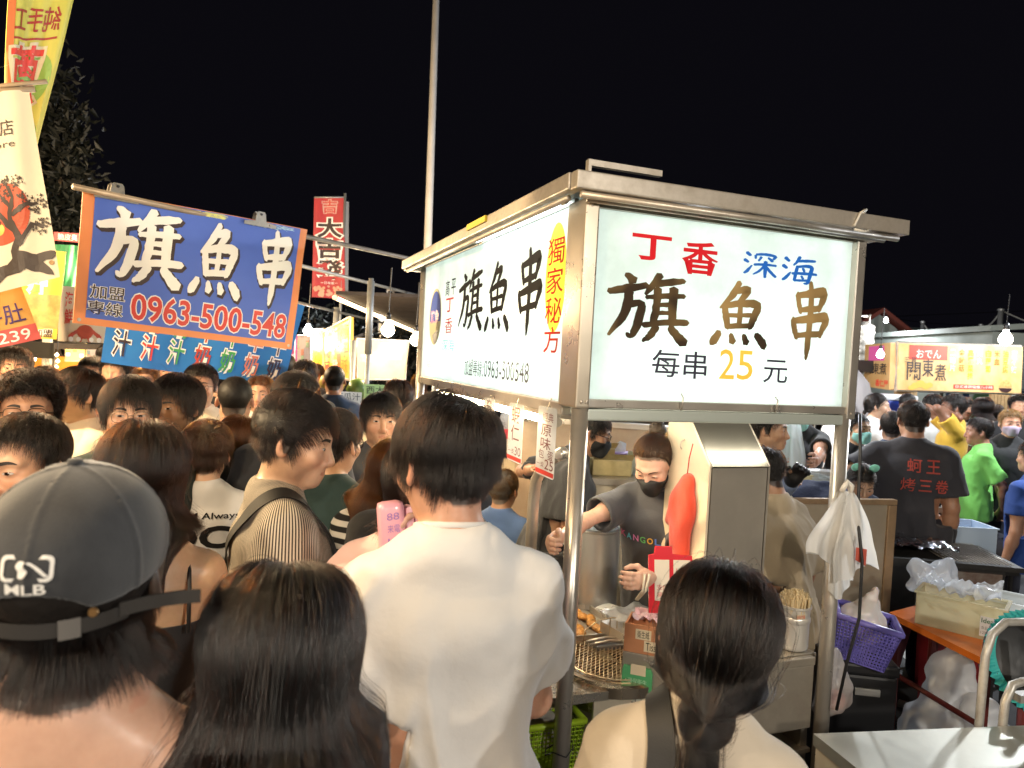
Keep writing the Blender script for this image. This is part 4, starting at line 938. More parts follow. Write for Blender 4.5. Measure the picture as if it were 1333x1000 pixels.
# ---- light boxes
def acrylic(name, base, e, ecol):
    """milky sheet lit from behind by the tubes; the sheet carries faint grime"""
    m = bpy.data.materials.new(name); m.use_nodes = True; nt = m.node_tree; L = nt.links; nt.nodes.clear(); o = _n(nt, 'ShaderNodeOutputMaterial'); tc = _n(nt, 'ShaderNodeTexCoord')
    tr = _n(nt, 'ShaderNodeBsdfTranslucent'); d = _n(nt, 'ShaderNodeBsdfPrincipled'); d.inputs['Base Color'].default_value = (.75, .78, .76, 1); d.inputs['Roughness'].default_value = .25
    nz = _n(nt, 'ShaderNodeTexNoise'); nz.inputs['Scale'].default_value = 3.5; nz.inputs['Detail'].default_value = 7; nz.inputs['Roughness'].default_value = .7; L.new(tc.outputs['Object'], nz.inputs['Vector']); mr = _n(nt, 'ShaderNodeMapRange'); mr.inputs[1].default_value = .35; mr.inputs[2].default_value = .62; L.new(nz.outputs['Fac'], mr.inputs[0])
    cm = _n(nt, 'ShaderNodeMixRGB'); cm.inputs[1].default_value = (*[x*.80 for x in base], 1); cm.inputs[2].default_value = (*base, 1); L.new(mr.outputs[0], cm.inputs[0]); L.new(cm.outputs[0], tr.inputs[0])
    mx = _n(nt, 'ShaderNodeMixShader'); mx.inputs[0].default_value = .72; L.new(d.outputs[0], mx.inputs[1]); L.new(tr.outputs[0], mx.inputs[2])
    em = _n(nt, 'ShaderNodeEmission'); cm2 = _n(nt, 'ShaderNodeMixRGB'); cm2.inputs[1].default_value = (*[x*.86 for x in ecol], 1); cm2.inputs[2].default_value = (*ecol, 1); L.new(mr.outputs[0], cm2.inputs[0]); L.new(cm2.outputs[0], em.inputs[0]); em.inputs[1].default_value = e
    ad = _n(nt, 'ShaderNodeAddShader'); L.new(mx.outputs[0], ad.inputs[0]); L.new(em.outputs[0], ad.inputs[1]); L.new(ad.outputs[0], o.inputs[0]); return m
ACR = acrylic('lit_acrylic', (.84, .88, .85), .235, (.84, 1.0, .94))
WHITEIN = mat('light_box_lining', (.8, .82, .8), .6)
def tube_light(name, p, q, power, col, parent, r=.013, emis=14, M=MC, mbuild=True):
    """a bare fluorescent tube; its glass emits"""
    p = np.array(p, float); q = np.array(q, float); d = (q-p)/np.linalg.norm(q-p); mb = MB(); mb.tube([p, q], r, 12); o = mb.build(name, emat('tube_glow_%s_%.0f' % (name, emis*100), col, emis), parent, True)
    mb = MB(); mb.tube([p-d*.03, p], r*1.15, 12); mb.tube([q, q+d*.03], r*1.15, 12); mb.build('tube_cap', ALU, o); return o
BL = (.88, 1.0, .96)
Z0, Z1, ZB0, ZB1 = 1.683, 2.272, 1.662, 2.296
mb = MB(); mb.box((.018, -.003, Z0), (1.034, .003, Z1)); pr = mb.build('sign_panel', ACR, cart)
mb = MB(); mb.box((-.003, .10, ZB0), (.003, 2.19, ZB1)); pl = mb.build('sign_panel', ACR, cart)
# light box bodies (open lined troughs) and tubes inside
mb = MB(); mb.box((.03, .20, Z0-.02), (1.03, .206, Z1+.01)); mb.box((.03, .006, Z0-.026), (1.03, .205, Z0-.02)); mb.box((.03, .006, Z1+.012), (1.03, .205, Z1+.016)); mb.build('light_box_back', WHITEIN, cart)
mb = MB(); mb.box((.20, .21, ZB0-.02), (.206, 2.18, ZB1+.06)); mb.box((.006, .21, ZB0-.026), (.205, 2.18, ZB0-.02)); mb.build('light_box_back', WHITEIN, cart)
tube_light('sign_tube', (.10, .07, 1.815), (.97, .07, 1.815), 0, BL, cart, emis=7.5)
tube_light('sign_tube', (.08, .30, 1.80), (.08, 1.12, 1.80), 0, BL, cart, emis=7.5)
tube_light('sign_tube', (.08, 1.20, 1.80), (.08, 2.08, 1.80), 0, BL, cart, emis=7.5)
tube_light('slot_tube', (-.036, .14, 2.305), (-.036, 1.05, 2.305), 0, (.75, .93, 1.0), cart, r=.009, emis=9)
# ---- posts, rails
def post(u, v, z0, z1, r=.027): mb = MB(); mb.tube([(u, v, z0), (u, v, z1)], r, 20); return mb.build('post', STEEL, cart, True)
post(0, 0, 0.05, 1.66); post(1.045, 0, .05, 1.66); post(0, 2.16, .05, 2.3); post(1.045, 2.16, .05, 2.3)
mb = MB(); mb.box((-.032, -.030, 1.655), (.016, .10, 2.292), bev=.006); mb.build('corner_column', mat('column_steel', (.66, .58, .46), .3, .7, noise=(5, .4, (.5, .42, .32))), cart)
mb = MB(); mb.box((1.036, -.028, 1.64), (1.076, .06, 2.292), bev=.005); mb.build('end_column', STEEL, cart)
mb = MB(); mb.box((.016, -.022, 1.657), (1.036, .004, 1.684), bev=.004); mb.build('bottom_rail', STEEL, cart)
mb = MB(); mb.box((.016, -.020, 1.617), (1.036, .03, 1.654), bev=.006); mb.build('lower_bar', mat('greenish_bar', (.62, .68, .62), .35, .5), cart)
mb = MB(); mb.box((.016, -.018, 2.268), (1.036, .004, 2.292), bev=.003); mb.build('top_rail', STEELD, cart)
mb = MB(); mb.box((-.018, .10, 1.622), (.02, 2.15, 1.664), bev=.005); mb.build('bottom_rail', STEEL, cart)
mb = MB(); mb.box((-.010, .10, 2.297), (.006, 2.19, 2.315), bev=.003); mb.build('top_rail', STEELD, cart)
mb = MB(); mb.box((-.014, 2.175, 1.66), (.02, 2.20, 2.30), bev=.004); mb.build('end_column', STEEL, cart)
for (u, v) in ((.345, -.024), (.721, -.024)):
    mb = MB(); mb.tube([(u, v, 1.71), (u, v-.012, 1.70), (u, v-.012, 1.672), (u, v-.004, 1.658), (u+.006, v+.008, 1.668)], .0025, 8); mb.build('hook', STEEL, cart, True)
for (u, v, z) in ((-.012, -.0315, 1.675), (-.012, -.0315, 2.27), (.005, -.0315, 1.675), (1.055, -.0295, 1.66), (1.055, -.0295, 2.275)):
    mb = MB(); mb.lathe([(.006, 0), (.005, .002), (0.0005, .003)], 10, M=Matrix.Translation((u, v, z)) @ Matrix.Rotation(rad(90), 4, 'X')); mb.build('rivet', ALU, cart)
# ---- roof with eaves
ROOFW = mat('roof_underside', (.55, .6, .6), .5, noise=(3, .3))
mb = MB(); mb.box((-.08, -.08, 2.316), (1.12, 2.28, 2.326)); mb.build('roof', ROOFW, cart)
mb = MB(); mb.box((-.10, -.105, 2.296), (1.185, -.06, 2.348), bev=.004); mb.build('eave', ALU, cart)
mb = MB(); mb.box((-.105, -.055, 2.30), (-.06, 2.34, 2.350), bev=.004); mb.build('eave', ALU, cart)
mb = MB(); mb.box((-.09, 2.30, 2.29), (1.15, 2.34, 2.34)); mb.build('eave', ALU, cart); mb = MB(); mb.box((1.14, -.05, 2.29), (1.18, 2.29, 2.34)); mb.build('eave', ALU, cart)
mb = MB(); mb.tube([(-.075, -.082, 2.284), (1.155, -.082, 2.284)], .011, 10); mb.build('eave_pipe', ALU, cart, True)
mb = MB(); mb.tube([(-.04, -.052, 2.280), (1.125, -.052, 2.280)], .010, 10); mb.build('eave_pipe', ALU, cart, True)
mb = MB(); mb.tube([(-.078, .0, 2.287), (-.078, 2.30, 2.287)], .010, 10); mb.build('eave_pipe', ALU, cart, True)
mb = MB(); mb.box((-.05, -.07, 2.374), (.20, -.05, 2.392)); mb.box((-.05, -.07, 2.350), (-.04, -.05, 2.374)); o = mb.build('roof_batten', ALU, cart)
mb = MB(); mb.box((-.115, .70, 2.325), (-.1055, .95, 2.349)); mb.build('yellow_tape', mat('yellow_tape', (.55, .42, .04), .5), cart)
mb = MB(); mb.tube([(.93, -.108, 2.30), (.95, -.112, 2.345), (.985, -.10, 2.362), (1.0, -.07, 2.345), (1.0, -.10, 2.29), (.97, -.112, 2.285), (.93, -.11, 2.288)], .0045, 8); mb.build('cable_tie', mat('white_cord', (.7, .66, .58), .6), cart, True)
# ---- lettering
def fr(u, z, h): return (u, -.0035-h, z)
def fl(v, z, h): return (-.0035-h, -v, z)          # x runs right as seen: -v
INK = lambda n, c, **k: mat('ink_'+n, c, .4, **k)
def golden():
    m = bpy.data.materials.new('gold_brown_film'); m.use_nodes = True; nt = m.node_tree; L = nt.links; b = nt.nodes['Principled BSDF']; tc = _n(nt, 'ShaderNodeTexCoord'); nz = _n(nt, 'ShaderNodeTexNoise'); nz.inputs['Scale'].default_value = 2.6; nz.inputs['Detail'].default_value = 3
    L.new(tc.outputs['Object'], nz.inputs['Vector']); r = _n(nt, 'ShaderNodeValToRGB'); r.color_ramp.elements[0].position = .44; r.color_ramp.elements[0].color = (.035, .022, .012, 1); r.color_ramp.elements[1].position = .62; r.color_ramp.elements[1].color = (.30, .19, .07, 1)
    L.new(nz.outputs['Fac'], r.inputs[0]); L.new(r.outputs[0], b.inputs['Base Color']); b.inputs['Roughness'].default_value = .7; b.inputs['Specular IOR Level'].default_value = .15; L.new(r.outputs[0], b.inputs['Emission Color']); b.inputs['Emission Strength'].default_value = .35; return m
GOLD = golden()
mb = MB(); brush(mb, BR['旗'], fr, (.075, 1.868, .365, 2.085), 0, .95, 1); brush(mb, BR['魚'], fr, (.455, 1.875, .685, 2.088), 0, .95, 2); brush(mb, BR['串'], fr, (.775, 1.845, .950, 2.105), 0, .95, 3); mb.build('lettering', GOLD, pr)
mb = MB(); text_to(mb, '丁', fr, (.150, 2.130, .285, 2.205), .028); text_to(mb, '香', fr, (.335, 2.100, .465, 2.203), .020); mb.build('lettering', mat('red_film', (.58, .015, .02), .7, spec=.1, emis=(.62, .02, .03), estr=.2), pr)
RB = {'深': [[(.06,.90,.09),(.18,.80,.07)], [(.0,.62,.09),(.12,.54,.07)], [(.0,.10,.05),(.10,.20,.08),(.24,.42,.04)], [(.34,.82,.07),(.34,.70,.05)], [(.36,.86,.06),(.66,.90,.08),(.96,.86,.08),(.90,.74,.05)], [(.52,.78,.07),(.44,.62,.05)], [(.74,.78,.06),(.88,.66,.08)], [(.30,.46,.06),(.60,.50,.08),(1.0,.50,.06)], [(.66,.62,.09),(.66,.30,.09),(.66,.0,.06)], [(.62,.44,.06),(.46,.22,.06),(.28,.08,.03)], [(.68,.42,.06),(.84,.22,.08),(1.0,.06,.07)]],
 '海': [[(.06,.92,.09),(.18,.82,.07)], [(.0,.64,.09),(.12,.56,.07)], [(.0,.12,.05),(.10,.22,.08),(.24,.42,.04)], [(.50,1.0,.08),(.42,.82,.07),(.32,.68,.04)], [(.44,.84,.06),(.70,.88,.08),(.98,.90,.06)], [(.44,.66,.07),(.40,.42,.08),(.36,.14,.07)], [(.42,.64,.06),(.86,.68,.09),(.84,.40,.09),(.78,.10,.08),(.66,.06,.04)], [(.28,.38,.06),(.66,.42,.08),(1.04,.42,.06)], [(.36,.14,.06),(.80,.18,.06)], [(.60,.60,.06),(.66,.50,.06)], [(.57,.32,.06),(.63,.22,.06)]]}
mb = MB(); brush(mb, RB['深'], fr, (.575, 2.112, .705, 2.198), 0, 1.05, 5); brush(mb, RB['海'], fr, (.735, 2.100, .875, 2.195), 0, 1.05, 6); mb.build('lettering', mat('blue_film', (.01, .13, .55), .4, emis=(.01, .13, .55), estr=.2), pr)
mb = MB(); text_to(mb, '每', fr, (.243, 1.762, .345, 1.848), .006); text_to(mb, '串', fr, (.362, 1.760, .450, 1.848), .006); text_to(mb, '元', fr, (.682, 1.758, .782, 1.836), .006); mb.build('lettering', mat('dark_violet_film', (.035, .030, .055), .4), pr)
mb = MB(); text_to(mb, '2', fr, (.500, 1.764, .560, 1.862), .004); text_to(mb, '5', fr, (.572, 1.764, .635, 1.862), .004); mb.build('lettering', mat('orange_film', (.75, .32, .03), .4, noise=(12, 1, (.8, .52, .05)), emis=(.75, .38, .05), estr=.6), pr)
BLK = mat('black_film', (.016, .015, .015), .8, spec=.1)
F = lambda v: -v
mb = MB(); brush(mb, BR['旗'], fl, (F(1.40), 1.915, F(1.02), 2.19), 0, .85, 1); brush(mb, BR['魚'], fl, (F(.985), 1.905, F(.67), 2.19), 0, .85, 2); brush(mb, BR['串'], fl, (F(.60), 1.885, F(.345), 2.195), 0, .9, 3)
text_to(mb, '高', fl, (F(1.66), 2.10, F(1.585), 2.18), .005); text_to(mb, '平', fl, (F(1.55), 2.10, F(1.47), 2.18), .005)
mb.build('lettering', BLK, pl)
mb = MB(); text_to(mb, '加盟專線', fl, (F(1.25), 1.705, F(.985), 1.782), .0); text_to(mb, ':0963-500548', fl, (F(.975), 1.708, F(.43), 1.782), .0)
mb.build('lettering', mat('grey_film', (.10, .10, .11), .8, spec=.1), pl)
mb = MB(); vtext(mb, '獨家秘方', fl, F(.24), 2.215, 1.815, .135, .006, .0006); mb.build('lettering', mat('brick_red_film', (.40, .025, .012), .8, spec=.1), pl)
mb = MB(); mb.prism([(F(.235)+.085*math.cos(t*math.pi/16), 2.075+.185*math.sin(t*math.pi/16)) for t in range(32)], 0, .0004, fl); mb.build('yellow_oval', mat('pale_yellow_film', (.74, .68, .06), .8, spec=.1, emis=(.9, .85, .1), estr=.25), pl)
mb = MB(); text_to(mb, '丁', fl, (F(1.64), 2.015, F(1.50), 2.085), .015); text_to(mb, '香', fl, (F(1.64), 1.905, F(1.50), 1.985), .0); mb.build('lettering', mat('red_film', (.62, .02, .03)), pl)
mb = MB(); text_to(mb, '深海', fl, (F(1.68), 1.815, F(1.45), 1.875), .0); mb.build('lettering', mat('teal_film', (.03, .45, .42), .4, emis=(.03, .5, .45), estr=.4), pl)
mb = MB()
for r_ in range(2):
    text_to(mb, '新鮮旗魚現做現炸口感彈牙' if r_ == 0 else '嚴選食材每日現炸歡迎訂購', fl, (F(1.38), 1.88-.068*(r_+1)+.012, F(.36), 1.88-.068*r_), .0)
mb.build('lettering', mat('washed_out_film', (.62, .68, .68), .4, emis=(.8, .9, .88), estr=.75), pl)
def ov(c, z, rx, rz, n=28): return [(F(c)+rx*math.cos(2*math.pi*k/n), z+rz*math.sin(2*math.pi*k/n)) for k in range(n)]
mb = MB(); mb.prism(ov(1.86, 2.0, .13, .155), 0, .0003, fl); emb = mb.build('emblem', mat('emblem_rim', (.50, .50, .36), .8, spec=.1), pl)
mb = MB(); mb.prism([(F(1.86)+.115*math.cos(a), 2.0+.14*math.sin(a)) for a in [math.pi*(-.06+1.12*k/20) for k in range(21)]], .0005, .0009, fl); mb.build('blue_field', mat('emblem_blue', (.07, .12, .45), .8, spec=.1), emb)
mb = MB(); text_to(mb, '旗魚', fl, (F(1.95), 1.965, F(1.78), 2.035), .02, .0012); mb.build('lettering', mat('emblem_magenta', (.55, .07, .35), .4), emb)
mb = MB(); mb.prism([(F(1.90), 1.90), (F(1.79), 1.93), (F(1.80), 1.86), (F(1.86), 1.85)], .0012, .0015, fl)
mb.build('fish_body', mat('emblem_grey', (.12, .13, .15), .4), emb)
mb = MB(); text_to(mb, '嘉義', fl, (F(1.95), 1.79, F(1.84), 1.83), 0); text_to(mb, '店:', fl, (F(2.0), 1.72, F(1.86), 1.76), 0); mb.build('lettering', mat('faint_grey_film', (.45, .5, .5), .4), pl)
# ---- tube lamp below the left sign, hanging cards
ltube = tube_light('lamp_tube', (.004, .20, 1.592), (.004, 1.74, 1.592), 0, (1.0, .80, .52), cart, r=.014, emis=64)
mb = MB(); mb.box((-.012, .18, 1.607), (.018, 1.76, 1.6215)); mb.build('lamp_batten', ALU, cart)
itube = tube_light('lamp_tube', (.12, .065, 1.640), (.95, .065, 1.640), 0, (1.0, .90, .72), cart, r=.011, emis=17)
CARDM = acrylic('card_plastic', (.80, .76, .70), .10, (1.0, .92, .8))  # slight glow in the plastic stands for tube light coming through the cards
def card(label, v, top, bot, w_, lines, price, seed):
    t = cth('price_card', label, 'price card', -.024, v, bot, 'price cards hanging below the left sign'); hgt = top-bot; mb = MB()
    def rr(x0, y0, x1, y1, r=.012):
        P = []
        for cx, cy_, a0 in ((x1-r, y1-r, 0), (x0+r, y1-r, 90), (x0+r, y0+r, 180), (x1-r, y0+r, 270)):
            for k in range(5): a = rad(a0+22.5*k); P.append((cx+r*math.cos(a), cy_+r*math.sin(a)))
        return P
    f2 = lambda x, z, h: (-.001-h, -x, z)
    mb.prism(rr(-w_/2, 0, w_/2, hgt), -.0015, 0, f2); c = mb.build('card_sheet', CARDM, t)
    mb = MB(); mb.prism([(-w_/2+.002, .005), (w_/2-.002, .005), (w_/2, .020), (-w_/2, .020)], .0004, .0006, f2); mb.build('red_band', mat('card_red', (.62, .05, .04), .4), t)
    mb = MB()
    for s, x, y1, y0, wd, o_ in lines: vtext(mb, s, f2, x, y1*hgt, y0*hgt, wd, o_, .0005)
    for s, x0, y0, x1, y1, o_ in price: text_to(mb, s, f2, (x0, y0*hgt, x1, y1*hgt), o_, .0005)
    mb.build('lettering', mat('card_brown', (.20, .05, .035), .4), t)
    mb = MB(); mb.tube([(-.001, 0, hgt-.01), (.006, 0, hgt+.012), (.012, 0, hgt+.03)], .003, 6); mb.build('clip', ALU, t)
card('flying fish roe price card, partly hidden behind the young man in white', .80, 1.625, 1.405, .14, [('飛魚卵', 0, .97, .28, .07, .003)], [('一支', -.06, .13, -.005, .23, 0), ('30', .0, .12, .06, .25, 0)], 1)
card('shrimp price card, middle of the row below the left sign', .485, 1.628, 1.412, .15, [('蝦仁', 0, .97, .34, .085, .004)], [('一支', -.065, .13, .0, .22, 0), ('30', .005, .12, .065, .27, 0)], 2)
card('original flavour egg price card reading 25, beside the corner post', .195, 1.640, 1.408, .155, [('原味', 0, .76, .38, .085, .004)], [('經典', -.035, .79, .055, .92, 0), ('包', -.055, .25, -.01, .38, .002), ('蛋', .02, .25, .065, .38, .002), ('一支', -.07, .125, -.005, .20, 0), ('25', .0, .11, .07, .25, .002)], 3)
# ---- counter
CT = mat('counter_steel', (.66, .61, .52), .3, .85, noise=(6, .5, (.48, .40, .28)), bump=(70, .08, .001))
mb = MB(); mb.box((-.16, .04, .695), (.16, 2.05, .725)); mb.box((.16, .44, .695), (.58, 2.05, .725)); mb.box((.16, .40, .695), (.44, .44, .725)); mb.box((.16, .04, .695), (.44, .08, .725)); mb.build('counter_top', CT, cart)
mb = MB(); mb.box((.445, .04, .735), (1.04, .36, .768), bev=.004); mb.build('counter_top', CT, cart)
mb = MB(); mb.box((.13, .045, .52), (.44, .056, .694)); mb.build('apron', CREAMP, cart)
mb = MB(); mb.box((.47, .018, .50), (1.012, .036, .734), bev=.004); mb.box((.47, .014, .735), (1.012, .038, .764), bev=.003); mb.build('front_panel', STEELD, cart)
mb = MB(); mb.box((-.15, .22, .12), (.43, .235, .690)); mb.box((-.15, .24, .12), (-.135, 2.0, .690)); mb.build('side_panel', CREAMP, cart)
mb = MB(); mb.box((-.16, .03, .40), (1.03, .30, .415)); mb.build('lower_shelf', STEELD, cart)
mb = MB(); mb.box((1.0, .05, .10), (1.03, .34, .73)); mb.build('side_panel', STEELD, cart)
for (u, v) in ((-.1, .3), (.95, .3), (-.1, 1.9), (.95, 1.9)):
    mb = MB(); mb.tube([(u-.02, v, .09), (u+.02, v, .09)], .09, 18); w_ = mb.build('wheel', DARKPL, cart, True)
mb = MB(); mb.box((-.02, -.005, .30), (1.06, .02, .335)); mb.build('chassis_bar', DARKPL, cart)
mb = MB(); mb.box((1.03, 0, .12), (1.06, 2.16, .15)); mb.box((-.02, 2.13, .30), (1.06, 2.15, .34)); mb.build('chassis_bar', DARKPL, cart)
# round burner with cooking grid
BC = (.285, .215); mb = MB(); mb.lathe([(.205, .700), (.205, .735), (.196, .742), (.172, .742), (.168, .735), (.168, .62), (.001, .618)], 48, c=(*BC, 0)); mb.build('burner_ring', mat('burner_ring_steel', (.70, .60, .46), .25, 1.0, noise=(8, .4, (.5, .38, .22))), cart, 30)
GR = mat('grid_wire', (.62, .50, .34), .35, .9)
for k in range(-11, 12):
    d = k*.0145; l = math.sqrt(max(.163**2-d*d, 0))
    if l < .03: continue
    for q in (0, 1):
        a = rad(25 if q == 0 else 62); c_, s_ = math.cos(a), math.sin(a); z = .744+.005*q; mb = MB(); mb.tube([(BC[0]+c_*-l-s_*d, BC[1]+s_*-l+c_*d, z), (BC[0]+c_*l-s_*d, BC[1]+s_*l+c_*d, z)], .0019, 6); mb.build('grid_wire', GR, cart)
mb = MB(); mb.tube([(BC[0]+.164*math.cos(t*.2), BC[1]+.164*math.sin(t*.2), .7465) for t in range(31)], .003, 6); mb.build('grid_rim', GR, cart)
# push handle bent pipe
mb = MB(); mb.tube([(.03, .17, 1.49), (.03, .23, 1.47), (.03, .33, 1.42), (.03, .39, 1.36), (.03, .405, 1.28), (.03, .41, .73)], .021, 16); mb.build('bent_handle', STEEL, cart, True)
# ---- exhaust hood on the front counter
hd_ = cth('exhaust_hood', 'tall brushed steel exhaust hood with a sloping top and pale side', 'hood', .565, .085, .770)
HS = mat('hood_steel', (.48, .44, .38), .33, .62, noise=(5, .5, (.34, .30, .25)), bump=(140, .08, .001)); HZ = .685; HT = .90
mb = MB(); mb.add([(0, 0, 0), (.235, 0, 0), (.235, 0, HZ), (0, 0, HZ), (0, .012, 0), (.235, .012, 0), (.235, .012, HZ), (0, .012, HZ)], [(0, 1, 2, 3), (7, 6, 5, 4), (0, 3, 7, 4), (1, 5, 6, 2), (3, 2, 6, 7)]); mb.build('front_sheet', HS, hd_)
mb = MB(); mb.add([(-.004, -.004, HZ), (.239, -.004, HZ), (.239, .19, HT), (-.004, .19, HT), (-.004, .004, HZ-.012), (.239, .004, HZ-.012), (.239, .20, HT-.012), (-.004, .20, HT-.012)], [(0, 1, 2, 3), (7, 6, 5, 4), (0, 4, 5, 1), (2, 6, 7, 3), (0, 3, 7, 4), (1, 5, 6, 2)]); mb.build('slope_sheet', mat('hood_slope', (.26, .25, .22), .17, .95, noise=(4, .5, (.25, .23, .2))), hd_)
def sidep(x0, x1): 
    P = [(.0, 0), (.0, HZ), (.19, HT), (.27, HT), (.27, 0)]; mb = MB(); mb.prism(P, x0, x1, lambda a, b, h: (h, a, b)); return mb
sidep(-.014, -.005).build('side_sheet', CREAMP, hd_); sidep(.240, .248).build('side_sheet', HS, hd_)
mb = MB(); mb.box((-.004, .19, HT-.012), (.239, .27, HT)); mb.build('top_sheet', HS, hd_)
mb = MB(); mb.box((0, .258, .45), (.235, .270, HT-.012)); mb.build('rear_sheet', HS, hd_)
mb = MB(); mb.tube([(-.016, .155, .76), (-.030, .155, .752), (-.034, .155, .735), (-.026, .155, .725)], .003, 7); hk = mb.build('hook', ALU, hd_, True)
mb = MB(); mb.box((-.020, .10, .60), (-.0145, .135, .635)); mb.build('switch_plate', mat('beige_switch', (.6, .5, .36), .4), hd_)
# ---- red oven mitt hanging on the hood side
mt = cth('oven_mitt', 'orange red oven mitt hanging by a string on the hood side', 'oven mitt', .535, .20, 1.05)
RM = mat('red_terry', (.62, .055, .02), .95, bump=(420, .9, .003), sheen=.4)
Pm = [ell((0, .0, .24), (.030, .062, .10), k=.03), ell((0, .01, .12), (.026, .056, .12), k=.03), cone((0, .035, .26), (0, .085, .17), .026, .020, k=.02), ell((.004, -.01, .335), (.020, .03, .03), k=.03), ell((.006, -.02, .03), (.024, .05, .04), k=.02)]
v, q = solid(Pm, .008); n = vnormals(v, q); v = v+n*((vnoise(v*np.array([60, 22, 14]))-.5)*.012)[:, None]; me = npmesh('mitt_body', v, q); me.materials.append(RM); link('mitt_body', me, None, mt)
mb = MB(); mb.tube([(.0, -.01, .36), (-.003, -.02, .42), (-.002, -.036, .475)], .0022, 6); mb.build('hanging_string', mat('red_string', (.5, .03, .02), .8), mt, True)
# ---- QR display stand (code itself left out)
qs = cth('payment_stand', 'red acrylic payment stand with a plain cream card, by the hood', 'payment stand', .40, .02, .790, rz=rad(-14))
RA = mat('red_acrylic', (.62, .03, .045), .15, coat=.5)
def tl(x, z, h): return (x, -.0-h*1.0+z*.22, z)
mb = MB(); mb.prism([(-.075, .0), (.08, .0), (.08, .185), (.01, .19), (.008, .215), (-.05, .215), (-.055, .19), (-.075, .185)], 0, -.008, lambda a, b, h: tl(a, b+.17, h)); mb.build('back_board', RA, qs)
mb = MB(); mb.box((-.012, .03, 0), (.012, .05, .19)); mb.box((-.05, -.01, 0), (.05, .09, .006)); mb.build('stem', RA, qs)
mb = MB(); mb.prism([(-.055, .04), (-.003, .04), (-.003, .172), (-.055, .172)], .0005, .002, lambda a, b, h: tl(a, b+.17, h)); mb.prism([(.012, .085), (.072, .085), (.072, .172), (.012, .172)], .0005, .002, lambda a, b, h: tl(a, b+.17, h)); mb.build('card', mat('card_cream', (.72, .64, .52), .5), qs)
mb = MB()
for (tx, b4) in (('支付', (-.048, .075, -.01, .092)), ('LINE', (.022, .125, .062, .145)), ('掃碼', (-.047, .05, -.012, .068))): text_to(mb, tx, lambda a, b, h: tl(a, b+.17, h), b4, 0, .0025)
mb.build('lettering', mat('card_red_ink', (.55, .05, .04), .5), qs)
# ---- stock pot
pt = cth('stock_pot', 'large steel stock pot with a domed lid on the cart', 'pot', .50, .80, .728)
PS = mat('pot_steel', (.70, .69, .66), .28, .7, bump=(40, .03, .001))
mb = MB(); mb.lathe([(.100, 0), (.108, .008), (.108, .335), (.113, .340), (.113, .346), (.106, .346)], 40); mb.build('pot_body', PS, pt, 40)
mb = MB(); mb.lathe([(.114, .347), (.114, .354), (.100, .362), (.06, .385), (.02, .395), (.018, .40), (.024, .415), (.02, .425), (.001, .428)], 40); mb.build('lid', mat('lid_glass', (.55, .62, .68), .08, .7), pt, 40)
for s in (-1, 1):
    mb = MB(); mb.tube([(s*.108, -.04, .27), (s*.145, -.035, .275), (s*.150, 0, .277), (s*.145, .035, .275), (s*.108, .04, .27)], .006, 8); mb.build('handle', PS, pt, True)
# ---- white stapled boxes
def wbox(u, v, z, rz, label):
    t = cth('takeaway_box', label, 'box', u, v, z, rz=rz); mb = MB(); mb.box((-.045, -.03, 0), (.045, .03, .022), bev=.005); mb.build('tray', mat('white_card_box', (.72, .72, .70), .6), t); mb = MB(); mb.box((-.046, -.031, .0225), (.046, .031, .038), bev=.008); mb.build('lid', mat('white_card_box', (.72, .72, .70)), t)
wbox(.50, .66, .728, .5, 'small white lidded box beside the stock pot, on top of the counter')
# ---- food on the griddle
gt = cth('food_tray', 'shallow steel tray of golden fried fish beside the corner post', 'tray', .19, .53, .728)
mb = MB(); mb.box((-.26, -.12, 0), (.26, .20, .006)); 
for b4 in (((-.26, -.12, .006), (.26, -.112, .03)), ((-.26, .192, .006), (.26, .20, .03)), ((-.26, -.112, .006), (-.252, .192, .03)), ((.252, -.112, .006), (.26, .192, .03))): mb.box(*b4)
mb.build('tray_pan', STEEL, gt)
FM = mat('fried_batter', (.72, .36, .08), .5, noise=(45, .8, (.32, .10, .02)), bump=(120, .8, .004)); proto = None; rg = np.random.default_rng(5)
Pf = [ell((0, 0, .012), (.055, .020, .012), k=.01), ell((.04, .004, .013), (.02, .016, .01), k=.01), ell((-.035, -.004, .013), (.02, .017, .011), k=.01)]
v, q = solid(Pf, .006); n = vnormals(v, q); v = v+n*((vnoise(v*140)-.5)*.008)[:, None]; fme = npmesh('fried_fish', v, q); fme.materials.append(FM)
for i in range(15):
    u = .19-.20+.095*(i % 5); vv = .53-.06+.09*(i//5); o = link('fried_fish', fme); o.matrix_world = MC @ Matrix.Translation((u+rg.uniform(-.01, .01), vv+rg.uniform(-.01, .01), .735)) @ Matrix.Rotation(rad(80)+rg.uniform(-.3, .3), 4, 'Z'); tag(o, 'golden battered fish, %s from the left in the %s row of the tray' % (['first', 'second', 'third', 'fourth', 'fifth'][i % 5], ['nearest', 'middle', 'farthest'][i//5]), 'fried fish', 'fried fish pieces on the tray')
# metal edge guard, cardboard
mb = MB(); mb.box((-.20, .0, 0), (.20, .012, .05)); o = mb.build('tray_guard', mat('tan_board', (.42, .28, .14), .6, noise=(10, .5)), None); o.matrix_world = MC @ Matrix.Translation((.20, .755, .728)) @ Matrix.Rotation(rad(-4), 4, 'Z'); tag(o, 'tan board strip standing behind the fried food', 'board')
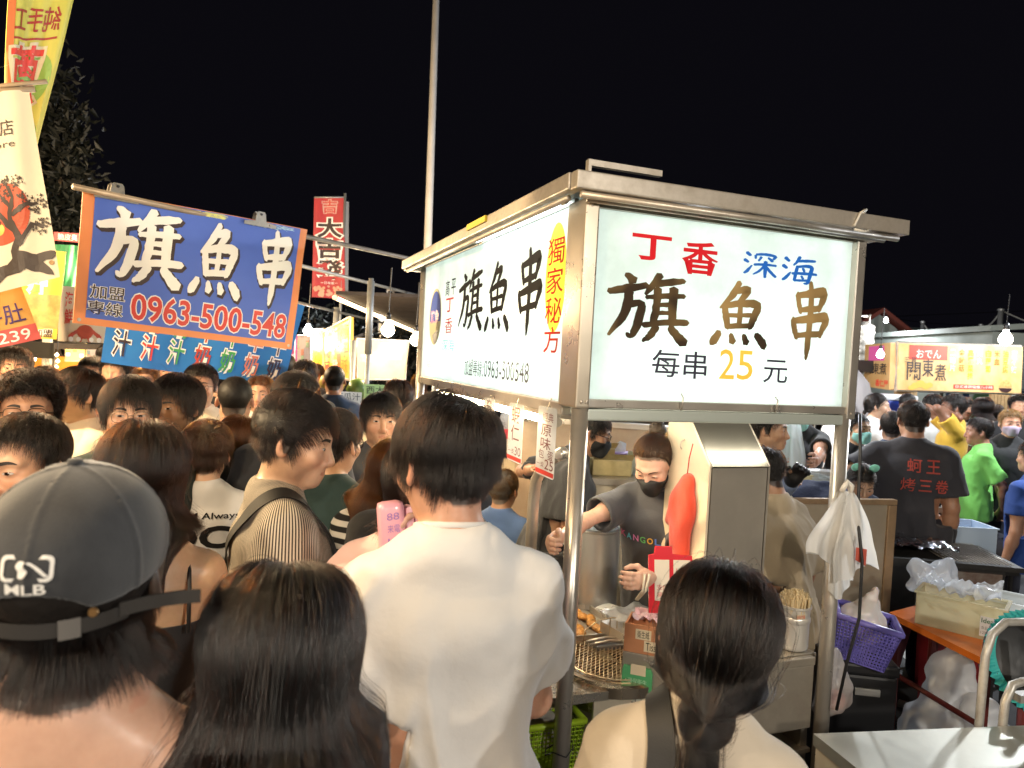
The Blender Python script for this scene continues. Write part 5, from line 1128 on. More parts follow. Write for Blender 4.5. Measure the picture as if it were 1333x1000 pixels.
# tongs rack: little wire bow with tongs
wr_ = cth('tong_rack', 'small wire rack with steel tongs above the round grid', 'wire rack', .33, .36, .728)
mb = MB(); mb.tube([(-.09+.0, 0, .0), (-.085, 0, .07), (-.03, 0, .105), (.03, 0, .11), (.08, 0, .10), (.08, 0, 0)], .0025, 7); mb.build('bow', GR, wr_, True)
for k in range(3):
    mb = MB(); mb.tube([(.02+.03*k, 0, .108), (.02+.03*k, 0, .0)], .002, 6); mb.build('upright', GR, wr_)
for k in range(2):
    mb = MB(); mb.tube([(-.08, -.04+.03*k, .03), (.0, -.035+.03*k, .038), (.06, -.05+.03*k, .035)], .006, 8); mb.build('tong_arm', STEEL, wr_, True)
mb = MB(); mb.box((-.06, -.06, .012), (.05, .0, .03), bev=.006); mb.build('grey_block', mat('grey_metal_block', (.35, .37, .42), .3, .8), wr_)
# ---- clear bags and film on the counter
FILM = thin('clear_film', (.75, .80, .88), .55, .18, .35, (45, 1.0))
mb = MB(); rg = np.random.default_rng(11)
def crump(a, b, L=.34, W=.24, amp=.03): return ((a-.5)*L, (b-.5)*W, .01+amp*float(vnoise(np.array([[a*7+3, b*6, .5]]))[0])+amp*.7*float(vnoise(np.array([[a*17, b*15, 4.5]]))[0]))
mb.grid(lambda a, b: crump(a, b), 26, 20); o = mb.build('plastic_wrap', FILM, None, True); o.matrix_world = MC @ Matrix.Translation((.53, .36, .800)) @ Matrix.Rotation(.3, 4, 'Z'); tag(o, 'crumpled clear plastic bags spread on the counter before the woman', 'plastic bags', kind='stuff')
mb = MB(); mb.box((-.16, -.11, .0), (.16, .11, .040)); o = mb.build('steel_block', STEEL, None); o.matrix_world = MC @ Matrix.Translation((.53, .36, .755)) @ Matrix.Rotation(.15, 4, 'Z'); tag(o, 'low steel box under the crumpled clear bags on the counter', 'steel box')
# ---- tissue box, green pack, cardboard under it
tb = cth('tissue_box', 'orange tissue box labelled Tissue at the counter corner', 'tissue box', .355, .075, .835, rz=rad(-40)); OR = mat('orange_plastic_box', (.60, .26, .12), .5, noise=(6, .3))
mb = MB(); mb.box((-.085, -.06, 0), (.085, -.053, .095)); mb.box((-.085, .053, 0), (.085, .06, .095)); mb.box((-.085, -.053, 0), (-.078, .053, .095)); mb.box((.078, -.053, 0), (.085, .053, .095)); mb.box((-.078, -.053, 0), (.078, .053, .006)); mb.build('box_shell', OR, tb)
ft = lambda x, z, h: (x, -.061-h, z)
for s, b4, tx in (('卫', (-.048, .048, .004, .082), '衛生紙'), ('T', (-.018, .010, .048, .046), 'Tissue')):
    mb = MB(); mb.prism([(b4[0], b4[1]), (b4[2], b4[1]), (b4[2], b4[3]), (b4[0], b4[3])], 0, .0006, ft); lb = mb.build('paper_label', mat('label_cream', (.74, .62, .42), .6), tb); mb = MB(); text_to(mb, tx, ft, (b4[0]+.006, b4[1]+.005, b4[2]-.006, b4[3]-.005), 0, .001); mb.build('lettering', BLK, lb)
mb = MB(); mb.grid(lambda a, b: ((a-.5)*.13, (b-.5)*.09, .085+.035*float(vnoise(np.array([[a*9, b*9, 2.2]]))[0])+.02*float(vnoise(np.array([[a*19, b*19, 7.2]]))[0])), 18, 14); mb.build('pink_tissue', mat('pink_tissue_pack', (.72, .42, .48), .6, noise=(25, .7, (.75, .68, .70))), tb, True)
sb = cth('steel_pedestal', 'steel pedestal holding the orange tissue box', 'pedestal', .355, .075, .728, rz=rad(-40)); mb = MB(); mb.box((-.088, -.062, -.20), (.088, .062, .106), bev=.003); mb.build('pedestal_body', STEELD, sb)
gp = cth('green_packet', 'green and white paper packet taped under the tissue box', 'packet', .355, .075, .728, rz=rad(-40)); GPm = mat('green_packet', (.10, .42, .17), .45, noise=(9, .3)); fg = lambda x, z, h: (x-.035, -.064-h, z-.15)
mb = MB(); mb.prism([(-.048, 0), (.052, 0), (.052, .20), (.046, .215), (-.044, .215), (-.048, .20)], 0, .012, fg); mb.build('pack_body', GPm, gp)
mb = MB(); mb.prism([(-.038, .05), (.042, .05), (.042, .15), (-.038, .15)], .0125, .013, fg); lb = mb.build('white_panel', mat('packet_white', (.70, .70, .60), .5), gp)
mb = MB(); mb.prism([(-.038, .135), (.042, .135), (.042, .145), (-.038, .145)], .0135, .014, fg); mb.prism([(-.038, .090), (.042, .090), (.042, .099), (-.038, .099)], .0135, .014, fg); mb.prism([(.001, .1), (.003, .1), (.003, .135), (.001, .135)], .0135, .014, fg); mb.build('dark_bar', mat('packet_brown', (.06, .05, .035), .5), lb)
mb = MB(); text_to(mb, '環保衛生', fg, (-.028, .158, .035, .178), .004, .0133); mb.build('lettering', mat('packet_pale', (.45, .70, .45), .5), gp)
mb = MB(); text_to(mb, '抽取式', fg, (-.032, .108, -.002, .128), 0, .0145); text_to(mb, '110抽', fg, (.006, .108, .038, .128), 0, .0145); text_to(mb, '可分解', fg, (-.03, .058, .03, .084), 0, .0145); mb.build('lettering', mat('packet_grey_ink', (.25, .25, .2), .5), lb)
mb = MB(); mb.prism([(-.02, .19), (.03, .19), (.03, .225), (-.02, .225)], .0125, .0135, fg); mb.build('sticker', mat('label_cream', (.74, .62, .42)), gp)
# ---- lime basket below the counter
def basket(name, label, M, w_, d_, h_, col, cell=.012, taper=.85, wire=.0022):
    t = thing(name, label, 'basket', M=M); mb = MB(); m = mat('basket_'+label.split()[0], col, .35, trans=0, sss=.0); w2, d2 = w_/2, d_/2
    mb.box((-w2*taper, -d2*taper, 0), (w2*taper, d2*taper, .004)); mb.build('basket_floor', m, t); mb = MB()
    pt_ = lambda s, a, f: {0: (lambda k: (a*w2*k, -d2*k)), 1: (lambda k: (w2*k, a*d2*k)), 2: (lambda k: (-a*w2*k, d2*k)), 3: (lambda k: (-w2*k, -a*d2*k))}[s](taper+(1-taper)*f)
    for s in range(4):
        L = w_ if s % 2 == 0 else d_; n = max(4, int(L/cell))
        for i in range(n+1):
            a = -1+2*i/n; p = pt_(s, a, 0); q = pt_(s, a, 1); mb.tube([(p[0], p[1], 0), (q[0], q[1], h_*.88)], wire, 4)
        for j in range(int(h_*.88/cell)+1):
            f = j*cell/h_; p = pt_(s, -1, f); q = pt_(s, 1, f); mb.tube([(p[0], p[1], f*h_), (q[0], q[1], f*h_)], wire, 4)
    o = mb.build('lattice', m, t); mb = MB()
    for s in range(4):
        p = pt_(s, -1.03, 1.0); q = pt_(s, 1.03, 1.0); mb.tube([(p[0], p[1], h_*.93), (q[0], q[1], h_*.93)], h_*.07, 6)
    mb.build('rim', m, t, True); return t
lb_ = basket('lime_basket', 'lime green plastic lattice basket below the cart counter', MC @ Matrix.Translation((-.02, .13, .470)) @ Matrix.Rotation(rad(0), 4, 'Z'), .25, .15, .17, (.42, .62, .03), .014)
mb = MB(); mb.grid(lambda a, b: ((a-.5)*.19, (b-.5)*.11, .09+.05*float(vnoise(np.array([[a*5, b*5, 3.3]]))[0])), 14, 10); o = mb.build('paper_wad', mat('grey_paper', (.5, .46, .40), .8), None, True); o.matrix_world = MC @ Matrix.Translation((-.02, .13, .475)); tag(o, 'crumpled grey paper inside the lime basket', 'paper')
mb = MB(); mb.tube([(-.035, -.012, .58), (.0, -.036, .572), (.034, -.010, .582), (.045, .02, .588), (.0, .036, .58), (-.045, .02, .575), (-.060, -.01, .574), (-.035, -.012, .58)], .0022, 6); o = mb.build('wire_tie', DARKPL, None, True); o.matrix_world = MC; tag(o, 'black wire twisted round the foot of the corner post', 'wire')
# ---- skewer canister
cn = cth('skewer_canister', 'steel canister packed with bamboo skewers on the right of the counter', 'canister', .985, .105, .770)
mb = MB(); mb.lathe([(.050, 0), (.053, .004), (.053, .150), (.060, .156), (.060, .164), (.055, .164), (.055, .01)], 36); mb.lathe([(.056, .10), (.058, .104), (.058, .118), (.056, .122)], 36); mb.build('can_body', mat('can_steel', (.74, .71, .66), .3, .5), cn, 40)
mb = MB(); mb.prism([(-.02, .125), (.02, .125), (.02, .142), (-.02, .142)], 0, .0008, lambda a, b, h: (a-.02, -.055-h, b)); mb.build('paper_label', mat('label_cream', (.74, .62, .42)), cn)
mb = MB(); text_to(mb, '自取竹籤', lambda a, b, h: (a-.02, -.0562-h, b), (-.018, .127, .018, .140), 0, .0003); mb.build('lettering', mat('card_red', (.62, .05, .04)), cn)
BAM = mat('bamboo', (.80, .64, .38), .6, noise=(30, .5)); mb = MB(); rg = np.random.default_rng(2)
for i in range(280):
    r_ = .046*math.sqrt(rg.random()); a = rg.random()*6.28; x, y = r_*math.cos(a), r_*math.sin(a); h_ = .185+.028*(1-(r_/.046)**2)+rg.uniform(-.006, .008); tx, ty = rg.normal()*.005+x*.16, rg.normal()*.005+y*.16
    mb.tube([(x, y, .02), (x+tx, y+ty, h_)], .0027, 5)
mb.build('skewers', BAM, cn)['kind'] = 'stuff'
# ---- plastic bags hung on the right post, cable
def hungbag(label, pts, th, m, loc, rz=0, name='plastic_bag', group=None):
    t = cth(name, label, 'plastic bag', *loc, group=group, rz=rz); pts = np.array(pts); x0, z0 = pts.min(0); x1, z1 = pts.max(0)
    return t
BAGM = thin('milky_bag', (.86, .84, .80), .94, .35, .45, (14, .8))
def bag_sheet(t, w0, w1, h_, seed, m, off=0.0, amp=.02, name='bag_film', skew=0.0):
    mb = MB()
    def fn(a, b):
        z = -b*h_; w_ = w0+(w1-w0)*min(1, b*1.3)**.7; x = (a-.5)*w_+skew*b
        y = off+amp*(float(vnoise(np.array([[a*5+seed, b*3, seed*.7]]))[0])-.5)*2*(.3+b)+amp*.5*math.sin(a*19+seed)*min(1, b*2)
        if b > .92: z += .03*math.sin(a*5+seed)*(b-.92)/.08
        return (x, y, z)
    mb.grid(fn, 22, 20); return mb.build(name, m, t, True)
hb = cth('bag_bundle', 'bundle of white plastic carrier bags hung from the right post', 'plastic bags', 1.04, -.045, 1.385)
bag_sheet(hb, .03, .22, .24, 1.3, BAGM, 0, .018, skew=-.05); bag_sheet(hb, .03, .20, .29, 4.1, BAGM, -.025, .018, skew=.045); bag_sheet(hb, .02, .16, .25, 7.7, BAGM, .025, .014, skew=-.0); bag_sheet(hb, .03, .12, .36, 9.3, BAGM, .012, .012, skew=.02)
mb = MB(); mb.tube([(-.02, .0, .0), (-.015, -.01, .025), (.0, .0, .035), (.015, -.01, .02), (.02, .0, -.005)], .009, 8); mb.build('knot', mat('bag_knot', (.75, .70, .62), .5), hb, True)
mb = MB(); mb.prism([(-.02, -.235), (.03, -.26), (.03, -.2), (-.02, -.19)], 0, .0006, lambda a, b, h: (a+.04, -.042-h, b)); mb.build('red_print', mat('bag_red_print', (.62, .12, .08), .5), hb)
mb = MB(); mb.tube([(1.085, -.040, 1.66), (1.090, -.05, 1.5), (1.082, -.062, 1.3), (1.078, -.10, 1.15), (1.072, -.11, .95), (1.062, -.08, .78), (1.05, -.06, .6)], .0055, 8); o = mb.build('power_cable', DARKPL, None, True); o.matrix_world = MC; tag(o, 'black power cable hanging down along the right post', 'cable')
b2 = cth('tied_bag', 'thin pale bag with reddish food hanging low on the right post', 'plastic bag', 1.12, .03, .80)
Pb = [cone((0, 0, -.02), (0, 0, -.14), .012, .055, k=.03), ell((.01, 0, -.20), (.075, .05, .07), k=.04), ell((-.05, 0, -.24), (.03, .03, .03), k=.03)]
v, q = solid(Pb, .010); n = vnormals(v, q); v = v+n*((vnoise(v*26)-.5)*.022)[:, None]; me = npmesh('bag_film', v, q); me.materials.append(thin('thin_bag', (.80, .74, .70), .55, .25, .5, (20, 1))); link('bag_film', me, None, b2)
v, q = solid([ell((.005, 0, -.215), (.05, .035, .04))], .008); me = npmesh('food', v, q); me.materials.append(mat('reddish_food', (.42, .13, .08), .6, bump=(50, 1, .005))); link('food', me, None, b2)
# ================================================================ hanging banners
class Banner:
    def __init__(s, tl, tr, br, bl, YL, YR, ripple=.012, seed=0, YLb=None, YRb=None):
        s.A = at(*tl, YL); s.B = at(*tr, YR); s.Cc = at(*br, YRb or YR); s.D = at(*bl, YLb or YL); s.rp = ripple; s.seed = seed
        s.w = (np.linalg.norm(s.B-s.A)+np.linalg.norm(s.Cc-s.D))/2; s.h = (np.linalg.norm(s.A-s.D)+np.linalg.norm(s.B-s.Cc))/2
        n = np.cross(s.B-s.A, s.D-s.A); s.n = unit(n); 
        if s.n@(CAM-s.A) < 0: s.n = -s.n
        s.o = np.array([s.A[0], s.A[1], 0])
    def __call__(s, a, b, h=0):
        p = (s.D*(1-a)+s.Cc*a)*(1-b)+(s.A*(1-a)+s.B*a)*b
        k = s.rp*(1-.55*b)*(math.sin(a*7+s.seed+b*1.5)+.5*math.sin(a*17+s.seed*2-b*3)+.35*math.sin(b*9+a*3+s.seed))
        return p+s.n*(k+h)-s.o
    def sheet(s, name, m, t, nu=28, nv=16, th=.003, a0=0, a1=1, b0=0, b1=1, h=0):
        mb = MB(); mb.sheet(lambda a, b: (s(a0+(a1-a0)*a, b0+(b1-b0)*b, h), s.n), nu, nv, th); return mb.build(name, m, t, 60)
    def thing(s, name, label, cat, group=None): return thing(name, label, cat, tuple(s.o), group=group)
CL = lambda n, c, **k: mat('print_'+n, c, k.pop('rough', .55), bump=(35, .12, .004), **k)
def outl(mb_fn, ins, out, t, grow, h, name='lettering'):
    pass
def btext(b, t, s, box, m, off=0, h=.003, out=None, ogrow=.03, vert=False, wd=None, sub=.03, mirror=False, fitbox=True):
    fn = (lambda x, y, hh: b(x, y, hh)) if not mirror else (lambda x, y, hh: b(box[0]+box[2]-x, y, hh))
    if out is not None:
        mb = MB(); x0, y0, x1, y1 = box
        if vert: vtext(mb, s, fn, x0, y1, y0, wd, off+ogrow, h-.0012, sub=sub)
        else: text_to(mb, s, fn, (x0, y0, x1, y1), off+ogrow, h-.0012, sub)
        mb.build('lettering_outline', out, t)
    mb = MB()
    if vert: vtext(mb, s, fn, box[0], box[3], box[1], wd, off, h, sub=sub)
    else: text_to(mb, s, fn, box, off, h, sub)
    return mb.build('lettering', m, t)
# --- the blue and orange banner
b = Banner((108, 244), (400, 299), (378, 455), (92, 420), 2.75, 3.6, .010, 1.0)
t = b.thing('hanging_banner', 'blue banner with an orange border and white brush characters over a phone number', 'banner')
OB = CL('orange', (.72, .25, .09)); BB = CL('periwinkle', (.062, .125, .52), noise=(5, .35, (.10, .18, .60)))
sh = b.sheet('banner_cloth', OB, t, 34, 20)
b.sheet('blue_field', BB, sh, 34, 20, .001, .042, .958, .052, .995, .003)
WP = CL('white', (.84, .82, .78)); DK = CL('dark_brown', (.040, .022, .020)); RED = CL('red', (.60, .05, .035))
for ch, bx, sd in (('旗', (.06, .36, .40, .92), 1), ('魚', (.44, .35, .68, .91), 2), ('串', (.735, .34, .935, .92), 3)):
    mb = MB(); brush(mb, BR[ch], lambda x, y, h: b(x+.007, y-.016, h), bx, .0045, 1.02, sd, .022, .00008); mb.build('lettering_shadow', DK, sh)
    mb = MB(); brush(mb, BR[ch], lambda x, y, h: b(x, y, h), bx, .0065, 1.0, sd, 0, .00008); mb.build('lettering', WP, sh)
btext(b, sh, '加盟', (.05, .205, .185, .305), DK, .005, .006, WP, .035); btext(b, sh, '專線', (.045, .085, .18, .185), DK, .003, .006, WP, .035)
btext(b, sh, '0963-500-548', (.215, .085, .945, .275), RED, .018, .0065, WP, .035)
btext(b, sh, '獨家丁香', (.10, .955, .58, .990), CL('pale_yellow', (.66, .66, .22)), .03, .005); btext(b, sh, '深海', (.70, .95, .92, .988), CL('pale_blue', (.35, .55, .72)), .02, .005)
pole_m = mat('banner_pole', (.34, .29, .24), .45, .3, noise=(12, .5))
for (a, bb) in ((.02, .03), (.98, .03)):
    mb = MB(); c = b(a, bb, .003); mb.tube([c-b.n*.003, c+b.n*.002], .007, 12); mb.build('grommet', ALU, t)
P0 = at(95, 243, 2.70); P1 = cw(-.06, 2.30, 2.36); bt_ = thing('banner_pole', 'slim pole reaching from the cart roof and carrying the blue banner', 'pole', tuple(P1)); mb = MB(); mb.tube([P1-P1, P0-P1], .012, 10); mb.build('shaft', pole_m, bt_, True)
CLM = mat('clip_metal', (.45, .42, .38), .35, .9, noise=(30, .5))
for k, a in enumerate((.115, .735)):
    c = b(a, 1.0)+b.o; u = unit(b.B-b.A); z = unit(b.A-b.D); t2 = thing('bulldog_clip', ('left' if k == 0 else 'right')+'-hand steel bulldog clip gripping the top of the blue banner', 'clip', tuple(c), group='bulldog clips on the blue banner'); f = lambda x, y, h: u*x+z*y+b.n*h
    for sgn in (1, -1):
        mb = MB(); mb.prism([(-.085, -.028), (.085, -.028), (.085, -.012), (.03, -.004), (.024, .03), (.016, .04), (-.016, .04), (-.024, .03), (-.03, -.004), (-.085, -.012)], .012*sgn, .0145*sgn, f); mb.build('jaw', CLM, t2)
    mb = MB(); mb.tube([f(0, .028, -.016), f(0, .028, .017)], .006, 8); mb.build('pivot', DARKPL, t2)
# --- the blue drinks menu banner behind
b = Banner((152, 338), (397, 398), (367, 505), (131, 471), 4.35, 5.1, .014, 2.2)
t = b.thing('hanging_banner', 'bright blue drinks banner of juice and milk names half hidden behind the periwinkle banner', 'banner'); MBL = CL('azure', (.012, .13, .42), noise=(4, .5, (.02, .20, .52))); sh = b.sheet('banner_cloth', MBL, t, 30, 14)
cols = [('蘋果汁', (.03, .02, .03)), ('花梅汁', (.55, .05, .04)), ('楊梅汁', (.06, .33, .12)), ('生羊奶', (.42, .05, .03)), ('鮮牛奶', (.05, .30, .08)), ('生羊奶', (.62, .20, .13)), ('鮮牛奶', (.04, .03, .07))]
for i, (s, c) in enumerate(cols):
    btext(b, sh, s, (.085+.138*i, .07, 0, .91), CL('ink%d' % i, c), .012, .006, WP, .05, True, .082, .05)
mb = MB(); q0 = b(-.05, 1.0)+b.o; q1 = at(548, 432, 10); t2 = thing('stall_pole', 'thin pale pole holding up the blue drinks banner', 'pole', tuple(q0)); mb.tube([q0-q0, q1-q0], .014, 8); mb.build('shaft', PG, t2, True)
# --- red vertical flag
b = Banner((409, 257), (448, 257), (449, 389), (406, 387), 9, 9.1, .015, .5)
t = b.thing('vertical_flag', 'tall red flag with black characters flying above the middle stalls', 'flag'); FR = CL('flag_red', (.45, .035, .04), noise=(4, .4)); sh = b.sheet('flag_cloth', FR, t, 12, 24)
btext(b, sh, '大吉發', (.52, .18, 0, .80), DK, .03, .008, WP, .06, True, .74, .08); btext(b, sh, '吉', (.28, .845, .76, .975), CL('flag_red2', (.5, .06, .05)), .01, .008, CL('pink_white', (.6, .35, .3)), .05)
mb = MB(); rg = np.random.default_rng(1)
for k in range(26):
    x, y = rg.uniform(.08, .9), rg.uniform(.02, .12); r = rg.uniform(.03, .06); mb.prism([(x+r*math.cos(q)*1.2, y+r*.35*math.sin(q)) for q in np.linspace(0, 6.28, 9)[:-1]], .006+k*.0001, .0061+k*.0001, lambda a, c, h: b(a, c, h))
mb.build('rice_print', CL('rice', (.55, .32, .22)), sh)['kind'] = 'stuff'
btext(b, sh, '一日本米一', (.25, .135, .78, .165), WP, 0, .008)
b2 = Banner((449, 262), (454, 263), (453, 391), (449, 389), 9.12, 9.2, 0); b2.o = b.o; b2.sheet('flag_back', CL('pale_cloth', (.5, .47, .44)), t, 2, 10)
c0 = b(1.03, 1.0)+b.o; t2 = thing('flag_pole', 'thin white pole beside the tall red flag', 'pole', (c0[0], c0[1], 0)); mb = MB(); mb.tube([(0, 0, 0), (0, 0, c0[2]+.05)], .018, 8); mb.tube([(0, 0, c0[2]), b(0, 1.0)-[c0[0]-b.o[0], c0[1]-b.o[1], 0]], .012, 6); mb.build('shaft', PG, t2, True)
# --- yellow green flag at the top left, seen from its back
b = Banner((14, -120), (122, -120), (38, 232), (0, 232), 3.0, 3.25, .030, .3)
t = b.thing('vertical_flag', 'yellow green flag with reversed red lettering at the top left', 'flag'); sh = b.sheet('flag_cloth', CL('lime_yellow', (.52, .52, .085), noise=(3, .3, (.60, .57, .16))), t, 14, 30)
b.sheet('orange_hem', CL('hem_orange', (.60, .17, .05)), sh, 2, 24, .001, 0, .10, .35, .98, .004)
btext(b, sh, '純手工', (.10, .545, .84, .635), CL('maroon', (.33, .035, .03)), .01, .005, mirror=True); mb = MB(); mb.grid(lambda a, c: b(.10+.74*a, .515+.008*c, .005), 14, 1); mb.build('underline', CL('maroon', (.33, .035, .03)), sh)
for bc in (.375, .13):
    mb = MB(); disc(mb, lambda x, y, h: b(x, y, h), .50, bc, .38, .115, .0035); mb.build('green_disc', CL('leaf_green', (.22, .42, .09)), sh)
btext(b, sh, '蔥', (.08, .275, .70, .49), RED, .02, .007, CL('pale_cream', (.6, .56, .40)), .05, mirror=True); btext(b, sh, '餅', (.1, .03, .72, .24), RED, .02, .007, CL('pale_cream', (.6, .56, .40)), .05, mirror=True)
# --- cream banner with the red sun and black pine
b = Banner((-70, 124), (38, 117), (77, 361), (-70, 398), 2.35, 2.5, .016, 1.7)
t = b.thing('hanging_banner', 'cream banner with a red sun and black pine tree at the left edge', 'banner'); sh = b.sheet('banner_cloth', CL('cream', (.66, .58, .44), noise=(5, .3, (.58, .50, .36))), t, 16, 24)
mb = MB(); disc(mb, lambda x, y, h: b(x, y, h), .535, .385, .27, .155, .0035); mb.build('red_sun', CL('sun_red', (.42, .055, .025), noise=(6, .5, (.52, .12, .04))), sh)
mb = MB(); mb.prism([(.50+.05*math.cos(q), .31+.03*math.sin(q)) for q in np.linspace(0, 6.28, 17)[:-1]], .0042, .0045, lambda x, y, h: b(x, y, h)); mb.build('yellow_moon', CL('moon', (.7, .5, .1)), sh)
INKB = CL('pine_ink', (.045, .030, .022)); mb = MB()
BRN = [[(.95, .02, .01), (.80, .10, .10), (.62, .17, .07), (.66, .26, .06), (.60, .36, .045), (.64, .46, .035), (.58, .54, .02)], [(.62, .30, .04), (.48, .40, .03), (.40, .44, .02)], [(.63, .37, .035), (.76, .41, .03), (.90, .40, .012)], [(.60, .42, .03), (.50, .50, .02), (.42, .53, .01)], [(.66, .22, .04), (.80, .30, .03), (.92, .28, .012)], [(0, .05, .05), (.4, .09, .06), (.7, .11, .06), (.99, .13, .04)], [(.62, .14, .06), (.4, .05, .05), (.1, .01, .02)]]
brush(mb, BRN, lambda x, y, h: b(x, y, h), (0, 0, 1, 1), .005, .67, 4)
mb.build('pine_trunk_print', INKB, sh)
mb = MB(); rg = np.random.default_rng(8); k = 0
for (cx, cy_, rx, ry, n) in ((.50, .50, .20, .055, 60), (.36, .45, .12, .045, 34), (.66, .54, .12, .035, 30), (.88, .405, .11, .05, 46), (.90, .285, .10, .045, 40), (.46, .36, .08, .03, 18), (.74, .45, .07, .03, 16)):
    for _ in range(n):
        a = rg.uniform(0, 6.28); r = math.sqrt(rg.random()); x, y = cx+rx*r*math.cos(a), cy_+ry*r*math.sin(a); s_ = rg.uniform(.008, .022); k += 1
        mb.prism([(x+s_*math.cos(q+a)*(1 if i % 2 else .45), y+s_*.6*math.sin(q+a)*(1 if i % 2 else .45)) for i, q in enumerate(np.linspace(0, 6.28, 9)[:-1])], .0055+k*.000006, .0056+k*.000006, lambda p, q, h: b(p, q, h))
mb.build('pine_needle_print', INKB, sh)['kind'] = 'stuff'
btext(b, sh, '商店', (.42, .775, .735, .855), INKB, .0, .005); btext(b, sh, 'Store', (.38, .715, .73, .75), INKB, -.002, .005)
mb = MB(); c = b(.945, .085, .003); mb.tube([c-b.n*.003, c+b.n*.003], .008, 12); mb.build('grommet', mat('brass', (.35, .2, .08), .4, .8), t)
P0 = b(-.1, 1.0)+b.o; P1 = b(1.07, 1.004)+b.o; t2 = thing('banner_rod', 'wooden rod along the top of the cream sun banner', 'rod', tuple(P0)); mb = MB(); mb.tube([P0-P0, P1-P0], .011, 8); mb.tube([P0-P0+[0, .02, .02], P1-P0+[.03, .02, .035]], .008, 8); mb.build('shaft', mat('rod_wood', (.42, .30, .18), .6), t2, True)
# --- orange tripe sign with the number
b = Banner((-60, 392), (26, 369), (53, 441), (-60, 466), 2.55, 2.7, .008, .9)
t = b.thing('hanging_sign', 'orange cloth sign ending in 239 on red, at the left edge', 'sign'); sh = b.sheet('sign_cloth', CL('amber', (.68, .36, .08), noise=(4, .3)), t, 12, 10); b.sheet('red_band', CL('band_red', (.58, .07, .06)), sh, 12, 3, .001, 0, 1, 0, .285, .003)
btext(b, sh, '牛肚', (.36, .36, .90, .70), CL('indigo', (.06, .02, .14)), .006, .005); btext(b, sh, '7-239', (.30, .045, .90, .235), WP, .006, .006)
# --- yellow rice bowl sign, cream crab sign, green cloth
b = Banner((24, 322), (86, 328), (74, 442), (30, 440), 4.6, 4.7, .008, 2)
t = b.thing('hanging_sign', 'yellow sign with a green character over fried food, behind the cream banner', 'sign'); sh = b.sheet('sign_cloth', CL('mustard', (.58, .40, .045)), t, 8, 12); b.sheet('food_print', CL('food_brown', (.42, .20, .05), noise=(14, .9, (.62, .40, .12))), sh, 8, 6, .001, 0, 1, .12, .50, .003)
btext(b, sh, '丼', (.18, .52, .62, .80), CL('menu_green', (.18, .36, .06)), .02, .007, WP, .06); btext(b, sh, '加盟', (.30, .02, .86, .11), DK, .01, .006, WP, .05)
b = Banner((78, 372), (140, 377), (138, 447), (75, 444), 5.0, 5.2, .006, 2)
t = b.thing('hanging_sign', 'cream sign with red lettering and red crab legs, behind the blue banner', 'sign'); sh = b.sheet('sign_cloth', CL('cream2', (.62, .53, .40)), t, 8, 8)
btext(b, sh, '海鮮', (.20, .30, 0, .92), RED, .012, .006, None, 0, True, .16); mb = MB(); cb = lambda p, q, h: b(p, q, h)
mb.prism([(.55+.17*math.cos(q), .19+.13*math.sin(q)) for q in np.linspace(0, 6.28, 17)[:-1]], .004, .0045, cb); brush(mb, [[(.40, .2, .05), (.3, .14, .05), (.24, .08, .07)], [(.70, .2, .05), (.8, .14, .05), (.86, .08, .07)], [(.48, .1, .05), (.44, .03, .07)], [(.62, .1, .05), (.66, .03, .07)]], cb, (0, 0, 1, 1), .005); mb.build('crab_print', CL('crab_red', (.45, .07, .04)), sh)
mb = MB(); 
for x in (.26, .42, .68, .84): mb.prism([(x+.05*math.cos(q), .05+.045*math.sin(q)) for q in np.linspace(0, 6.28, 13)[:-1]], .006, .0063, cb)
mb.build('claw_print', WP, sh)
b = Banner((70, 318), (104, 320), (98, 376), (66, 372), 5.6, 5.7, .02, 3)
t = b.thing('stall_cloth', 'bright green cloth hanging beside the yellow sign', 'cloth'); b.sheet('cloth_sheet', CL('bright_green', (.03, .30, .10), noise=(5, .6)), t, 12, 8)
b = Banner((70, 302), (104, 304), (104, 316), (70, 313), 6.2, 6.3, .0, 3)
t = b.thing('shop_sign', 'small dim red sign with pale lettering high behind the green cloth', 'sign'); sh = b.sheet('sign_board', CL('dim_red', (.35, .05, .05)), t, 2, 2); btext(b, sh, '脆皮臭', (.15, .15, .9, .85), CL('pinkish', (.6, .5, .5)), .01, .004)
# --- two bare poles crossing behind
for lab, p, Yp, q, Yq in (('thin pale pole crossing below the red flag toward the cart roof', (388, 345), 6.0, (549, 386), 8.6),):
    a_, b_ = at(*p, Yp), at(*q, Yq); t = thing('stall_pole', lab, 'pole', tuple(a_)); mb = MB(); mb.tube([a_-a_, b_-a_], .016, 8); mb.build('shaft', PG, t, True)
